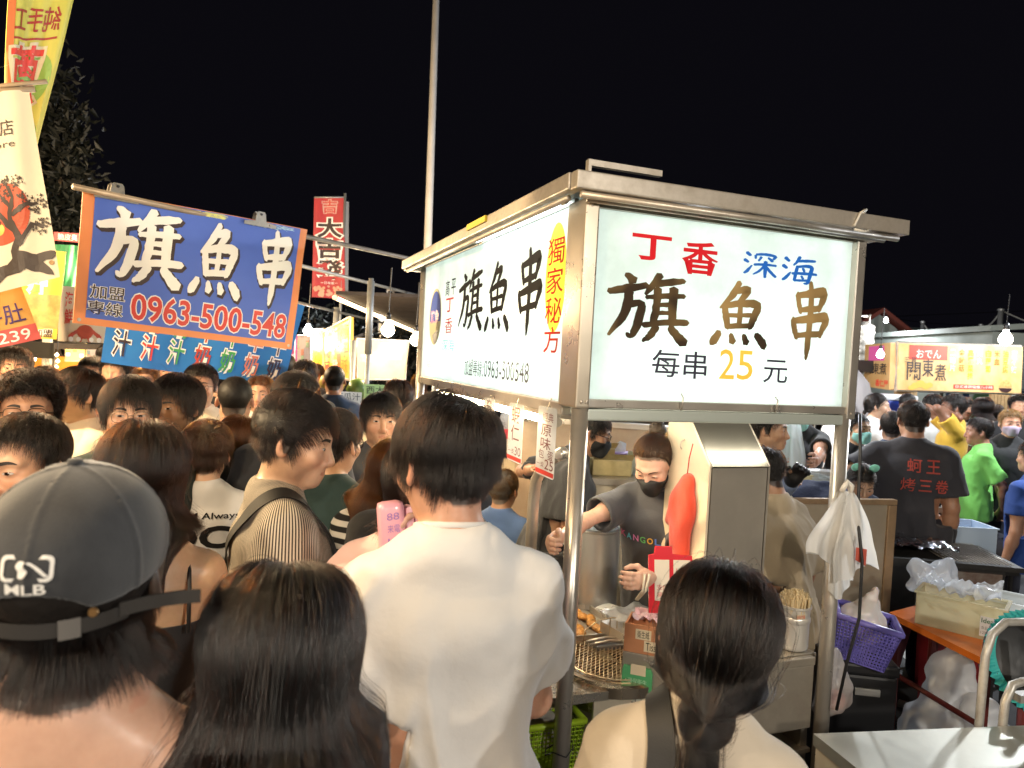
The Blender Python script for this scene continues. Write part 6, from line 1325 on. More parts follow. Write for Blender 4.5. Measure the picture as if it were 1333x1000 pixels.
# ================================================================ stalls down the left alley and in the middle, lamps
WARM = (1.0, .72, .40); COOL = (.92, .96, 1.0)
def lamp(label, px, py, Y, power, col=WARM, r=.05, em=None, pos=None, name='bulb_lamp', group='lamps hung over the stalls', drop=.5, cat='lamp'):
    p = np.array(pos) if pos is not None else at(px, py, Y); t = thing(name, label, cat, tuple(p), group=group)
    mb = MB(); mb.lathe([(.001, -r), (r*.5, -r*.85), (r*.9, -r*.4), (r, 0), (r*.85, r*.5), (r*.45, r*1.1), (r*.35, r*1.5)], 20); mb.build('bulb', emat('bulb_glow_%.2f_%.0f' % (col[2], em or 25), col, em or 25), t, True)
    mb = MB(); mb.lathe([(r*.4, r*1.5), (r*.42, r*2.3), (r*.2, r*2.6)], 12); mb.build('socket', DARKPL, t, True); mb = MB(); mb.tube([(0, 0, r*2.5), (.01, .0, drop)], .005, 6); mb.build('cord', DARKPL, t)
    if power:
        l = bpy.data.lights.new(name+'_light', 'POINT'); l.energy = power; l.color = col; l.shadow_soft_size = max(.06, r*1.3); lo = bpy.data.objects.new(name+'_light', l); COL.objects.link(lo); lo.parent = t; lo.location = (0, 0, -r*2.6)
    return t
def stall(label, x0, x1, y0, y1, zr=2.45, roofc=None, posts=True, counter=.85, ccol=None, skirt=None, top=True):
    t = thing('market_stall', label, 'stall', ((x0+x1)/2, (y0+y1)/2, 0)); cx, cyy = (x0+x1)/2, (y0+y1)/2; rc = roofc or mat('stall_roof_dark', (.04, .03, .025), .7, noise=(6, .5)); X0, X1, Y0, Y1 = x0-cx, x1-cx, y0-cyy, y1-cyy
    if top: mb = MB(); mb.box((X0-.15, Y0-.15, zr), (X1+.15, Y1+.15, zr+.05)); mb.build('roof', rc, t); mb = MB(); mb.box((X0-.16, Y0-.165, zr-.09), (X1+.16, Y0-.152, zr+.055)); mb.box((X0-.165, Y0-.15, zr-.09), (X0-.152, Y1+.15, zr+.055)); mb.build('eave', mat('dark_eave', (.05, .045, .04), .6, .3), t)
    for (x, y) in ((X0, Y0), (X1, Y0), (X0, Y1), (X1, Y1)): mb = MB(); mb.tube([(x, y, 0), (x, y, zr)], .02, 10); mb.build('post', PG, t, True)
    mb = MB(); mb.box((X0, Y0, counter-.04), (X1, Y1, counter)); mb.build('counter_top', ccol or STEELD, t); mb = MB(); mb.box((X0+.02, Y0+.02, .05), (X1-.02, Y0+.04, counter-.041)); mb.box((X0+.02, Y0+.041, .05), (X0+.04, Y1, counter-.041)); mb.build('skirt', skirt or CREAMP, t); return t, (cx, cyy)
# ---- far left orange-lit stall
p = at(-40, 480, 6.6); q = at(62, 480, 6.6)
t, (cx, cyy) = stall('stall with an orange lit back wall at the far left', p[0]-1.2, q[0], 6.6, 7.8, at(30, 452, 6.5)[2])
mb = MB(); mb.box((-.9, .52, 1.0), (.9, .54, at(30, 462, 7.7)[2])); mb.build('back_wall', mat('wall_orange_glow', (.62, .22, .03), .5, emis=(1, .35, .03), estr=.55), t)  # orange light of the stall interior put into the wall as glow
mb = MB(); mb.box((q[0]-cx-.03, -.64, .8), (q[0]-cx+.04, -.60, 2.0)); mb.build('white_post', mat('white_enamel', (.7, .68, .62), .4), t)
lamp('warm bulb over the orange walled stall at the far left', 40, 466, 7.0, 26)
# string of small bulbs at x~75
t = thing('light_string', 'hanging string of tiny warm lights beside the orange walled stall', 'light string', tuple(at(74, 462, 6.4)))
EMS = emat('tiny_warm', (1, .75, .35), 9)
for k in range(9):
    mb = MB(); mb.lathe([(.001, -.02), (.018, 0), (.001, .022)], 8, c=(.01*(k % 2), 0, -.055*k)); mb.build('bulb', EMS, t, True)
mb = MB(); mb.tube([(0, .01, .3), (0, .01, -.5)], .004, 5); mb.build('cord', DARKPL, t)
# ---- lit back boards deeper along the alley (menu boards with small photos)
rg = np.random.default_rng(21)
def menu_board(label, tl, tr, br, bl, YL, YR, base, inks, seed, em=.0, txt=None, cols=4):
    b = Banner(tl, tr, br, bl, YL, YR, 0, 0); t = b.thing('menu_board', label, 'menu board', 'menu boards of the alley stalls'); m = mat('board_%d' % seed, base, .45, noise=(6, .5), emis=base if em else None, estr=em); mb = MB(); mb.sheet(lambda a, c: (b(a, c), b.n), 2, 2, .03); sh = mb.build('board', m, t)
    r2 = np.random.default_rng(seed); mb = None
    for ci, col in enumerate(inks):
        mb = MB()
        for k in range(cols):
            a0 = (k+.12+r2.uniform(0, .1))/cols; c0 = r2.uniform(.08, .70); a1 = a0+.62/cols; c1 = min(.95, c0+r2.uniform(.14, .26)); h = .016+ci*.001+k*.0002; mb.add([b(a0, c0, h), b(a1, c0, h), b(a1, c1, h), b(a0, c1, h)], [(0, 1, 2, 3)])
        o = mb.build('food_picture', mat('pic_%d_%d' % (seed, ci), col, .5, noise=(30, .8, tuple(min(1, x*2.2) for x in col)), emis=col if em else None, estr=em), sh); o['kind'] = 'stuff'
    if txt:
        for k, s in enumerate(txt): btext(b, sh, s, ((k+.5)/len(txt), .05, 0, .95), mat('board_ink_%d' % (seed+k), [(.5, .05, .03), (.75, .7, .6), (.55, .25, .02), (.2, .03, .02)][k % 4], .5), .01, .024, None, 0, True, .62/len(txt), .0)
    mb = MB(); fr_ = [b(0, 0, .016), b(1, 0, .016), b(1, 1, .016), b(0, 1, .016)]; mb.tube(fr_, .012, 6, closed=True); mb.build('frame', ALU, t); return b, t
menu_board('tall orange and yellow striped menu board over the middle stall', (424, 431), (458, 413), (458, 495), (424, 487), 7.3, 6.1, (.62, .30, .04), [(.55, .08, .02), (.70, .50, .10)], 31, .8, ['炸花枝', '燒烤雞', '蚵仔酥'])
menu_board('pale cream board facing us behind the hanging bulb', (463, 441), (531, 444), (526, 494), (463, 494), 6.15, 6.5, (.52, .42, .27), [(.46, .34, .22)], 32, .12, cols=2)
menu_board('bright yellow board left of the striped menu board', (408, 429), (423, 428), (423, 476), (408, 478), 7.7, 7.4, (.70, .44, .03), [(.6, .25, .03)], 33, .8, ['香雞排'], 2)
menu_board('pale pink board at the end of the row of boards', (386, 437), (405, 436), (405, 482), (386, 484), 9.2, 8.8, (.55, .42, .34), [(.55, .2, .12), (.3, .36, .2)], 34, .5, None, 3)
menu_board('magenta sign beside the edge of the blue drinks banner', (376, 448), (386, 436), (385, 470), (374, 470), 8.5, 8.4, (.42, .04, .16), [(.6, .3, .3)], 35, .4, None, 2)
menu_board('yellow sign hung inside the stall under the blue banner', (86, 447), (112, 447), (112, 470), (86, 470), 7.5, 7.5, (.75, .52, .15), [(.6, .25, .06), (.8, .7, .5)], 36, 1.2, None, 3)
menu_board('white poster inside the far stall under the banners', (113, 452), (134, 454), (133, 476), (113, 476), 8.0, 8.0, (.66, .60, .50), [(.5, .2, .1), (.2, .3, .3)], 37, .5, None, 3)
menu_board('grey shutter panel between the orange stall and the light string', (58, 463), (72, 463), (72, 492), (58, 492), 6.9, 6.9, (.40, .38, .38), [(.5, .48, .46)], 38, 0, None, 2)
# ---- middle fruit stall
p = at(462, 500, 6.0); q = at(545, 500, 7.2)
t, (cx, cyy) = stall('fruit stall with a dark awning and tube light, behind the boy with the bowl cut', p[0], q[0]+.3, 5.9, 7.6, at(500, 446, 6.5)[2], counter=.9, top=False)
aw0, aw1 = at(437, 388, 6.0), at(552, 437, 9.0); tw = np.array([cx, cyy, 0]); up = np.array([0, 0, .16])
mb = MB(); off = np.array([.9, .5, .08]); mb.add([aw0-tw+[0, 0, .03], aw1-tw+[0, 0, .03], aw1-tw+off, aw0-tw+off, aw0-tw+[0, 0, .06], aw1-tw+[0, 0, .06], aw1-tw+off+[0, 0, .03], aw0-tw+off+[0, 0, .03]], [(0, 1, 2, 3), (7, 6, 5, 4), (0, 4, 5, 1), (2, 6, 7, 3), (1, 5, 6, 2), (0, 3, 7, 4)]); mb.build('awning', mat('brown_tarp', (.035, .022, .014), .8, noise=(6, .5)), t)
tube_light('awning_tube', aw0-tw, aw1-tw, 0, (1, .74, .42), t, r=.018, emis=5, M=None)
lamp('bright warm bulb glowing in front of the pale cream board', 505, 430, 5.75, 14, (1, .80, .52), .055, 16)
lamp('shaded warm bulb just left of the lit corner sign', 541, 443, 6.2, 8, (1, .84, .6), .05, 14)
lamp('cool white bulb over the yellow boards', 401, 431, 7.6, 14, COOL, .05, 18)
t = thing('stall_post', 'grey steel post standing in front of the cream board', 'post', tuple(at(473, 600, 5.2)*np.array([1, 1, 0]))); mb = MB(); zt = at(476, 362, 5.2)[2]; mb.tube([(0, 0, 0), (0, 0, zt)], .018, 10); mb.tube([(0, 0, zt-.02), (0, 0, zt-.55)], .026, 10); mb.build('shaft', PG, t, True)
t = thing('stall_post', 'thin grey post just left of the tall grey post', 'post', tuple(at(455, 600, 5.9)*np.array([1, 1, 0]))); mb = MB(); mb.tube([(0, 0, 0), (0, 0, at(457, 495, 5.9)[2])], .016, 8); mb.build('shaft', PG, t, True)
t = thing('stall_post', 'short grey post under the second pole, left of the striped board', 'post', tuple(at(430, 600, 7.2)*np.array([1, 1, 0]))); mb = MB(); mb.tube([(0, 0, 0), (0, 0, at(431, 400, 7.2)[2])], .03, 8); mb.build('shaft', PG, t, True)
for lab, tl, br, Y, base, s, ink in (('white cloth sign reading watermelon, hung between thin posts', (434, 509), (471, 531), 5.3, (.72, .72, .70), '西瓜汁', (.12, .14, .16)), ('green fruit sign behind the boy with the bowl cut', (474, 500), (515, 528), 5.0, (.25, .44, .22), '西木綠', (.03, .05, .04))):
    b = Banner(tl, (br[0], tl[1]+2), (br[0]-1, br[1]), (tl[0], br[1]-2), Y, Y+.1, .004); t = b.thing('fruit_sign', lab, 'sign'); sh = b.sheet('sign_sheet', CL('s'+s, base), t, 4, 4); btext(b, sh, s, (.06, .45 if s[1] == '瓜' else .52, .94, .92), CL('i'+s, ink), .005, .004)
    btext(b, sh, '現打果汁' if s[1] == '瓜' else '瓜瓜豆', (.08, .08, .92, .36), CL('j'+s, tuple(x*1.6 for x in ink)), 0, .004)
b = Banner((476, 530), (512, 531), (510, 615), (477, 610), 5.02, 5.1, .003); t = b.thing('fruit_sign', 'lower green price sign seen past the shoulder of the boy', 'sign'); sh = b.sheet('sign_sheet', CL('green_low', (.30, .46, .28)), t, 4, 6); btext(b, sh, '綠豆沙', (.25, .05, 0, .95), CL('i西木綠', (.03, .05, .04)), .01, .004, None, 0, True, .35)
# fruit: watermelons, pomelos
FG = mat('melon_green', (.16, .26, .06), .35, noise=(9, .9, (.04, .10, .02))); FY = mat('pomelo_yellow', (.60, .46, .10), .4, noise=(14, .4)); FRD = mat('red_fruit', (.45, .05, .04), .3, noise=(20, .6))
mel = MB(); mel.lathe([(.001, -.09), (.06, -.07), (.095, 0), (.06, .07), (.001, .09)], 18); mme = mel.mesh('melon'); pome = MB(); pome.lathe([(.001, -.06), (.045, -.045), (.06, 0), (.04, .045), (.008, .06)], 16); pme = pome.mesh('pomelo'); apm = MB(); apm.lathe([(.005, -.032), (.03, -.025), (.04, 0), (.03, .028), (.006, .03)], 14); ame = apm.mesh('apple')
def fruit(me, m, nm, lab, px, py, Y, grp):
    o = link(nm, me if not me.materials else me, m, None, True); o.location = at(px, py, Y); tag(o, lab, 'fruit', grp)
for k, (px, py) in enumerate(((425, 497), (433, 505), (439, 501))): fruit(pme, FY, 'pomelo', ['leftmost round yellow pomelo hung by the watermelon sign', 'lowest yellow pomelo beside the watermelon sign', 'yellow pomelo nearest the post by the watermelon sign'][k], px, py, 5.6, 'pomelos hung by the fruit stall')
for k, (px, py) in enumerate(((466, 507), (468, 566), (467, 580))): fruit(mme, FG, 'melon', ['green melon above the watermelon sign', 'upper green melon stacked by the thin post', 'lower green melon stacked by the thin post'][k], px, py, 5.6, 'green melons of the fruit stall')
for k in range(14): fruit(ame, FRD, 'apple', 'red round fruit on the fruit stall, %s from the left in the %s row' % (['first', 'second', 'third', 'fourth', 'fifth'][k % 5], ['top', 'middle', 'bottom'][k//5]), 447+(k % 5)*4.4, 566+(k//5)*9+(k % 2)*3, 5.5+.05*(k % 3), 'red fruit heaped on the stall')
t = thing('fruit_rack', 'tilted steel rack under the heaped red fruit', 'rack', tuple(at(456, 600, 5.6)*np.array([1, 1, 0]))); zt = at(456, 585, 5.6)[2]; mb = MB(); mb.box((-.14, -.15, zt-.13), (.14, .15, zt-.10)); mb.build('shelf', STEELD, t)
for sx in (-.12, .12):
    for sy in (-.13, .13): mb = MB(); mb.tube([(sx, sy, 0), (sx, sy, zt-.13)], .012, 6); mb.build('leg', PG, t)
# ---- bulbs added to light the crowd, along the alley and behind the camera
for (x, y, e, c, lab) in ((-3.2, 2.6, 480, WARM, 'added warm bulb hung over the left stall row, nearest of the row'), (-2.9, 6.0, 240, WARM, 'added warm bulb over the left stall row beyond the banners'), (-3.6, 10.0, 150, WARM, 'added far warm bulb at the end of the left stall row'),
                     (-1.25, .55, 62, WARM, 'added warm bulb above the crowd beside us on the left'), (-1.9, 1.5, 30, WARM, 'added warm bulb hung beside us on the left'), (-2.3, -.9, 175, (1, .83, .62), 'added unseen warm bulb behind us on the left'), (.4, -2.2, 190, (1, .88, .72), 'added unseen warm bulb straight behind us'), (2.6, -1.2, 170, (1, .93, .82), 'added unseen pale bulb behind us on the right'), (.15, 7.2, 30, WARM, 'added warm bulb hung beyond the cart')):
    lamp(lab, 0, 0, 0, e, c, .055, 25, pos=(x, y, 2.75 if y < 5 else 2.4), drop=.16)
for (x, y, e, lab) in ((2.4, 6.4, 110, 'added cool bulb over the grill stall at the right'), (4.6, 5.2, 250, 'added cool bulb over the customers at the right'), (1.25, 5.0, 85, 'added cool bulb over the noodle workers behind the cart'), (6.2, 8.0, 130, 'added cool bulb beyond the oden stall'), (8.0, 15.5, 90, 'added bulb brightening the far sheds'), (-4.6, 14, 200, 'added bulb at the far end of the alley')):  # cool bulbs added to brighten the right side and the distance
    lamp(lab, 0, 0, 0, e, (.90, .95, 1.0), .05, 25, pos=(x, y, 2.42 if x < 3 else 3.0), drop=.16)
# ================================================================ right side: oden stall, grill, tables, bags
WOODS = mat('slat_wood', (.48, .32, .16), .6, noise=(14, .6)); WHT = mat('white_plastic', (.70, .71, .72), .4)
# ---- oden stall
b = Banner((1165, 447), (1325, 452), (1323, 512), (1163, 507), 8.0, 8.6, 0); t = b.thing('oden_sign', 'wide orange oden sign with a red patch and brush characters', 'sign')
m = mat('oden_board', (.70, .40, .14), .45, noise=(3, .7, (.80, .62, .35)), emis=(.75, .45, .2), estr=.10); mb = MB(); mb.sheet(lambda a, c: (b(a, c), b.n), 2, 2, .12); sh = mb.build('board', m, t)
fb = lambda x, y, h: b(x, y, h+.061)
def rect(mb, x0, y0, x1, y1, h, fn=fb): mb.add([fn(x0, y0, h), fn(x1, y0, h), fn(x1, y1, h), fn(x0, y1, h)], [(0, 1, 2, 3)])
ORD = mat('oden_red', (.62, .06, .04), .5, emis=(.6, .06, .04), estr=.35); mb = MB(); rect(mb, .075, .66, .375, .97, .002); mb.build('red_patch', ORD, sh)
mb = MB(); text_to(mb, 'おでん', fb, (.13, .70, .32, .88), .012, .004); mb.build('lettering', mat('oden_white', (.75, .72, .66), .5), sh)
OBK = mat('oden_black', (.05, .04, .045), .5); mb = MB(); text_to(mb, '關', fb, (.06, .22, .165, .60), .006, .006); text_to(mb, '東', fb, (.18, .30, .265, .68), .006, .006); text_to(mb, '煮', fb, (.28, .22, .365, .58), .006, .006); text_to(mb, '三', fb, (.04, .60, .08, .70), .006, .006); text_to(mb, '寶', fb, (.09, .60, .13, .72), .0, .006); mb.build('lettering', OBK, sh)
for k, (s, c) in enumerate((('黑輪片', (.75, .72, .62)), ('金針菇', (.66, .16, .03)), ('高麗菜捲', (.72, .55, .03)), ('貢丸', (.78, .74, .6)), ('白蘿蔔', (.72, .55, .03)), ('米血', (.66, .16, .03)), ('油豆腐', (.70, .35, .05)), ('甜不辣', (.78, .74, .6)))):
    mb = MB(); vtext(mb, s, fb, .415+.073*k, .92, .92-.165*len(s), .045, .012, .004); mb.build('lettering', mat('oden_ink%d' % k, c, .6), sh)
mb = MB(); rect(mb, .43, .06, .76, .155, .002); mb.build('red_band', ORD, sh); mb = MB(); text_to(mb, '日式湯頭慢燉八小時', fb, (.445, .075, .75, .14), .006, .004); mb.build('lettering', mat('oden_white', (.75, .72, .66)), sh)
mb = MB()
for k, (x, y, r) in enumerate(((.13, .10, .03), (.17, .14, .035), (.21, .09, .03), (.24, .12, .025), (.10, .05, .025))): mb.prism([(x+r*math.cos(q), y+r*2.2*math.sin(q)) for q in np.linspace(0, 6.28, 17)[:-1]], .003+k*.0005, .0032+k*.0005, fb)
mb.build('fish_ball_print', mat('oden_ball', (.72, .40, .08), .5, emis=(.72, .4, .1), estr=.3), sh)
mb = MB(); mb.prism([(.86+.055*math.cos(q), .11+.10*math.sin(q)) for q in np.linspace(3.2, 6.22, 14)], .003, .0035, fb); mb.build('bowl_print', mat('oden_bowl', (.06, .03, .03), .4), sh)
mb = MB(); mb.prism([(.86+.052*math.cos(q), .13+.15*math.sin(q)) for q in np.linspace(0, 3.14, 14)], .003, .0035, fb); mb.build('stew_print', mat('oden_stew', (.45, .50, .18), .5, noise=(40, .9, (.7, .25, .08))), sh)
mb = MB(); mb.tube([b(0, 0, .03), b(1, 0, .03), b(1, 1, .03), b(0, 1, .03)], .025, 6, closed=True); mb.build('frame', ALU, t)
b2 = Banner((1129, 449), (1163, 446), (1161, 508), (1127, 503), 9.2, 8.1, 0); t2 = b2.thing('oden_side_sign', 'narrow end sign of the oden stall with a pink glow', 'sign'); mb = MB(); mb.sheet(lambda a, c: (b2(a, c), b2.n), 2, 2, .05); sh = mb.build('board', m, t2); f2 = lambda x, y, h: b2(x, y, h+.026)
mb = MB(); rect(mb, .18, .62, .78, .95, .002, f2); mb.build('red_patch', mat('pink_patch', (.60, .10, .28), .5, emis=(.6, .1, .35), estr=.4), sh); mb = MB(); text_to(mb, '關東煮', f2, (.10, .32, .88, .56), .01, .004); mb.build('lettering', OBK, sh); mb = MB(); text_to(mb, '香仁屋', f2, (.50, .05, .95, .20), .02, .004); mb.build('lettering', ORD, sh)
pA, pB = at(1166, 520, 8.1), at(1322, 520, 8.7); t, (cx, cyy) = stall('oden stall counter with wooden slat pillars behind the green shirted man', pA[0], pB[0], 8.95, 10.2, at(1240, 480, 8.3)[2], counter=.95)
for (px0, px1) in ((1166, 1195), (1291, 1318)):
    q0, q1 = at(px0, 520, 8.05), at(px1, 520, 8.05)
    for k in range(6):
        x = q0[0]+(q1[0]-q0[0])*k/6; mb = MB(); mb.box((x-cx, 8.06-cyy, .95), (x-cx+(q1[0]-q0[0])/6*.82, 8.10-cyy, b(0, 0)[2]+0)); mb.build('slat', WOODS, t)
lamp('bright bulb above the right end of the oden sign', 1309, 442, 7.9, 7, (1, .90, .74), .07, 26); lamp('small pinkish glow standing for a bulb reflection on the narrow oden sign', 1146, 462, 7.7, 2.5, (.95, .85, 1), .04, 22)  # the pinkish one is a bulb's reflection, shaped as a glowing bulb
BLUEF = mat('blue_frame', (.05, .20, .60), .4)
t = thing('blue_trestle', 'bright blue trestle frame standing inside the oden stall', 'trestle', tuple(at(1243, 560, 8.8)*np.array([1, 1, 0]))); zt = at(1243, 508, 8.8)[2]
for s in (-1, 1): mb = MB(); mb.tube([(s*.10, 0, zt), (s*.26, 0, 0)], .035, 8); mb.build('leg', BLUEF, t)
mb = MB(); mb.tube([(-.18, 0, zt*.55), (.18, 0, zt*.55)], .03, 8); mb.tube([(-.12, 0, zt), (.12, 0, zt)], .035, 8); mb.build('crossbar', BLUEF, t)
def hang(label, px, py, Y, w0, w1, h_, col, seed, name='plastic_bag', cat='plastic bag', group=None, a=.85):
    t = thing(name, label, cat, tuple(at(px, py, Y)), group=group); bag_sheet(t, w0, w1, h_, seed, thin('bag_%.2f%.2f%.2f' % col, col, a, .35, .5, (14, .8)), 0, .03); bag_sheet(t, w0*.8, w1*.9, h_*.9, seed+3, _MC['bag_%.2f%.2f%.2f' % col], .05, .03); return t
hang('hanging green and white cloth behind the oden stall, right of the blue frame', 1281, 512, 8.9, .2, .45, .8, (.35, .72, .45), 2.0)
hang('bright green bag hanging between the purple and white bags behind the cart', 1012, 528, 4.6, .10, .22, .38, (.10, .62, .22), 3.0, group='bags hung behind the cart'); hang('purple bag hanging left of the bright green bag behind the cart', 998, 530, 4.65, .12, .22, .5, (.36, .22, .62), 5.0, group='bags hung behind the cart'); hang('white bag hanging right of the bright green bag behind the cart', 1024, 531, 4.5, .12, .30, .42, (.72, .76, .78), 8.0, group='bags hung behind the cart')
# white canopy and blue crate behind the woman in white
t = thing('canopy_umbrella', 'pale canopy edge leaning beside the narrow oden sign', 'umbrella', tuple(at(1108, 530, 7.2)*np.array([1, 1, 0]))); zt = at(1108, 478, 7.2)[2]; mb = MB(); mb.lathe([(.26, zt-.75), (.24, zt-.5), (.15, zt-.15), (.02, zt)], 12); mb.build('canopy', thin('canopy_cloth', (.36, .33, .33), .92, .6, .4), t, True); mb = MB(); mb.tube([(0, 0, 0), (0, 0, zt)], .02, 8); mb.build('pole', PG, t)
t = thing('cool_box', 'deep blue cool box with a white lid behind the woman in white', 'cool box', tuple(at(1154, 545, 7.6)*np.array([1, 1, 0]))); zt = at(1154, 513, 7.6)[2]; mb = MB(); mb.box((-.16, -.2, zt-.42), (.2, .2, zt-.06), bev=.02); mb.build('body', mat('deep_blue', (.03, .06, .36), .4), t); mb = MB(); mb.box((-.17, -.21, zt-.058), (.21, .21, zt), bev=.02); mb.build('lid', WHT, t); mb = MB(); mb.box((-.2, -.22, 0), (.24, .22, zt-.425)); mb.build('stand', STEELD, t)
# ---- neighbouring cart: board partition, worker's table
A_, B_ = at(1000, 634, 3.52), at(1166, 664, 3.66); e = unit([B_[0]-A_[0], B_[1]-A_[1], 0]); L = float(np.linalg.norm((B_-A_)[:2])); M = frameM((A_[0], A_[1], 0), e, (-e[1], e[0], 0), (0, 0, 1)); zt = float((A_[2]+B_[2])/2)
t = thing('steel_partition', 'framed steel partition of the next cart behind the hanging bags', 'partition', M=M); mb = MB(); mb.box((0, 0, .35), (L-.05, .012, zt-.03)); mb.build('panel', mat('dull_partition', (.52, .44, .33), .45, .6, noise=(5, .5, (.38, .30, .20))), t); mb = MB(); mb.box((-.02, -.01, zt-.028), (L, .025, zt), bev=.004); mb.box((L-.048, -.01, 0), (L, .025, zt-.03), bev=.004); mb.box((-.02, -.01, 0), (.02, .025, zt-.03), bev=.004); mb.build('frame', mat('partition_frame', (.42, .28, .16), .45, .5, noise=(9, .5)), t)
tc = at(1050, 640, 4.6); t = thing('work_table', 'steel work table of the next stall stacked with trays', 'table', (tc[0], tc[1], 0)); mb = MB(); mb.box((-.55, -.35, 1.0), (.75, .35, 1.03)); mb.build('table_top', STEEL, t)
for sx in (-.5, .7):
    for sy in (-.3, .3): mb = MB(); mb.tube([(sx, sy, 0), (sx, sy, 1.0)], .02, 8); mb.build('leg', ALU, t)
def tub(label, px, py, Y, w_, d_, h_, m, z=None, rz=0, name='food_tub', cat='tub', group=None):
    p = at(px, py, Y); t = thing(name, label, cat, (p[0], p[1], z if z is not None else p[2]), rz=rz, group=group); mb = MB(); b0 = .9
    for (x0, y0, x1, y1) in ((-w_, -d_, w_, -d_+.006), (-w_, d_-.006, w_, d_), (-w_, -d_+.006, -w_+.006, d_-.006), (w_-.006, -d_+.006, w_, d_-.006)): mb.box((x0/2 if abs(x0) == w_ else x0-math.copysign(w_/2, x0), 0, 0), (0, 0, 0)) if False else None
    a_, c_ = w_/2, d_/2; mb.box((-a_, -c_, 0), (a_, -c_+.006, h_)); mb.box((-a_, c_-.006, 0), (a_, c_, h_)); mb.box((-a_, -c_+.006, 0), (-a_+.006, c_-.006, h_)); mb.box((a_-.006, -c_+.006, 0), (a_, c_-.006, h_)); mb.box((-a_+.006, -c_+.006, 0), (a_-.006, c_-.006, .006)); mb.build('tub_wall', m, t); mb = MB(); mb.box((-a_-.008, -c_-.008, h_), (a_+.008, -c_+.006, h_+.008)); mb.box((-a_-.008, c_-.006, h_), (a_+.008, c_+.008, h_+.008)); mb.box((-a_-.008, -c_+.006, h_), (-a_+.006, c_-.006, h_+.008)); mb.box((a_-.006, -c_+.006, h_), (a_+.008, c_-.006, h_+.008)); mb.build('rim', m, t); return t
CLEARY = thin('cloudy_plastic', (.74, .68, .46), .62, .25, .5, (12, .4)); CLEARW = thin('cloudy_white', (.72, .76, .76), .65, .25, .5, (12, .4))
tub('clear yellowish food tub on the next stall table, left', 1020, 632, 4.4, .26, .20, .14, CLEARY, 1.03); tub('clear tub of white food on the next stall table, right of the yellowish tub', 1052, 632, 4.45, .22, .2, .12, CLEARW, 1.03)
for k in range(3): mb = MB(); mb.box((-.09, -.06, 0), (.09, .06, .045), bev=.006); o = mb.build('foam_box', mat('foam_white', (.74, .76, .76), .7)); p = at(1062, 612, 4.65); o.location = (p[0]+.03, p[1], 1.03+.046*k); tag(o, ['lowest white foam box of the stack beside the tubs', 'middle white foam box of the stack beside the tubs', 'topmost white foam box of the stack beside the tubs'][k], 'foam box', 'stacked foam boxes')
NAVY = mat('navy_cloth', (.022, .03, .07), .9, bump=(60, .5, .006)); mb = MB()
def heap(a, c): r = 1-((2*a-1)**2+(2*c-1)**2)*.5; return ((a-.5)*.42, (c-.5)*.3, max(0, r)*.10+.03*float(vnoise(np.array([[a*8, c*7, 1.2]]))[0]))
mb.grid(heap, 20, 16); o = mb.build('navy_bundle', NAVY, None, True); p = at(1060, 640, 4.0); o.location = (p[0], p[1], p[2]-.06); o.rotation_euler = (0, 0, .3); tag(o, 'crumpled navy cloth bundle resting behind the partition', 'cloth')
t = thing('bundle_stand', 'low steel cabinet under the navy cloth bundle', 'cabinet', (p[0], p[1], 0)); mb = MB(); mb.box((-.28, -.18, .04), (.3, .18, p[2]-.065), bev=.005); mb.build('cabinet_body', STEELD, t); mb = MB(); mb.box((-.01, -.195, .6), (.03, -.181, .75)); mb.build('handle', ALU, t)
# ---- grill with foil
gc = at(1212, 716, 4.0); GT = gc[2]; t = thing('charcoal_grill', 'blackened charcoal grill with a wire top before the man in black', 'grill', (gc[0], gc[1], 0), rz=rad(-8)); IR = mat('sooty_iron', (.035, .033, .032), .6, .5, noise=(6, .6, (.015, .013, .012))); RSH = mat('rusty_sheet', (.34, .30, .26), .5, .7, noise=(7, .9, (.14, .07, .05)), bump=(40, .3, .004))
mb = MB(); mb.box((-.30, -.22, GT-.36), (.28, .22, GT-.03)); mb.build('firebox', IR, t); mb = MB(); mb.box((-.16, -.235, GT-.34), (.26, -.221, GT-.05)); mb.build('front_sheet', RSH, t); mb = MB(); mb.box((-.33, -.24, GT-.03), (.36, .24, GT-.005)); mb.build('top_frame', IR, t)
for k in range(16): mb = MB(); mb.tube([(-.02+.022*k, -.23, GT+.004), (-.02+.022*k, .23, GT+.004)], .003, 5); mb.build('grate_bar', ALU, t)
for (x, y) in ((-.27, -.19), (.25, -.19), (-.27, .19), (.25, .19)): mb = MB(); mb.box((x-.02, y-.02, 0), (x+.02, y+.02, GT-.36)); mb.build('leg', IR, t)
FOIL = mat('foil', (.78, .80, .84), .18, 1.0, bump=(26, 1.0, .02)); mb = MB(); mb.grid(lambda a, c: ((a-.5)*.36+.0, (c-.5)*.34, .02+.035*float(vnoise(np.array([[a*13, c*13, .7]]))[0])+.02*float(vnoise(np.array([[a*29, c*29, 5.7]]))[0])), 34, 30); o = mb.build('foil_sheet', FOIL, None, True); o.matrix_world = Matrix.Translation((gc[0]-.10, gc[1]+.02, GT+.0)) @ Matrix.Rotation(rad(-8), 4, 'Z'); tag(o, 'crumpled silver foil covering the left half of the grill', 'foil')
tub('pale blue plastic tub behind the grill beside the green shirted man', 1252, 708, 4.35, .26, .24, .22, mat('pale_blue_plastic', (.50, .62, .78), .4), at(1262, 732, 4.3)[2]); p = at(1262, 732, 4.3); t = thing('tub_stand', 'dark metal stand holding the pale blue tub', 'stand', (p[0], p[1], 0)); mb = MB(); mb.box((-.2, -.15, p[2]-.03), (.2, .15, p[2]-.002)); mb.build('stand_top', IR, t)
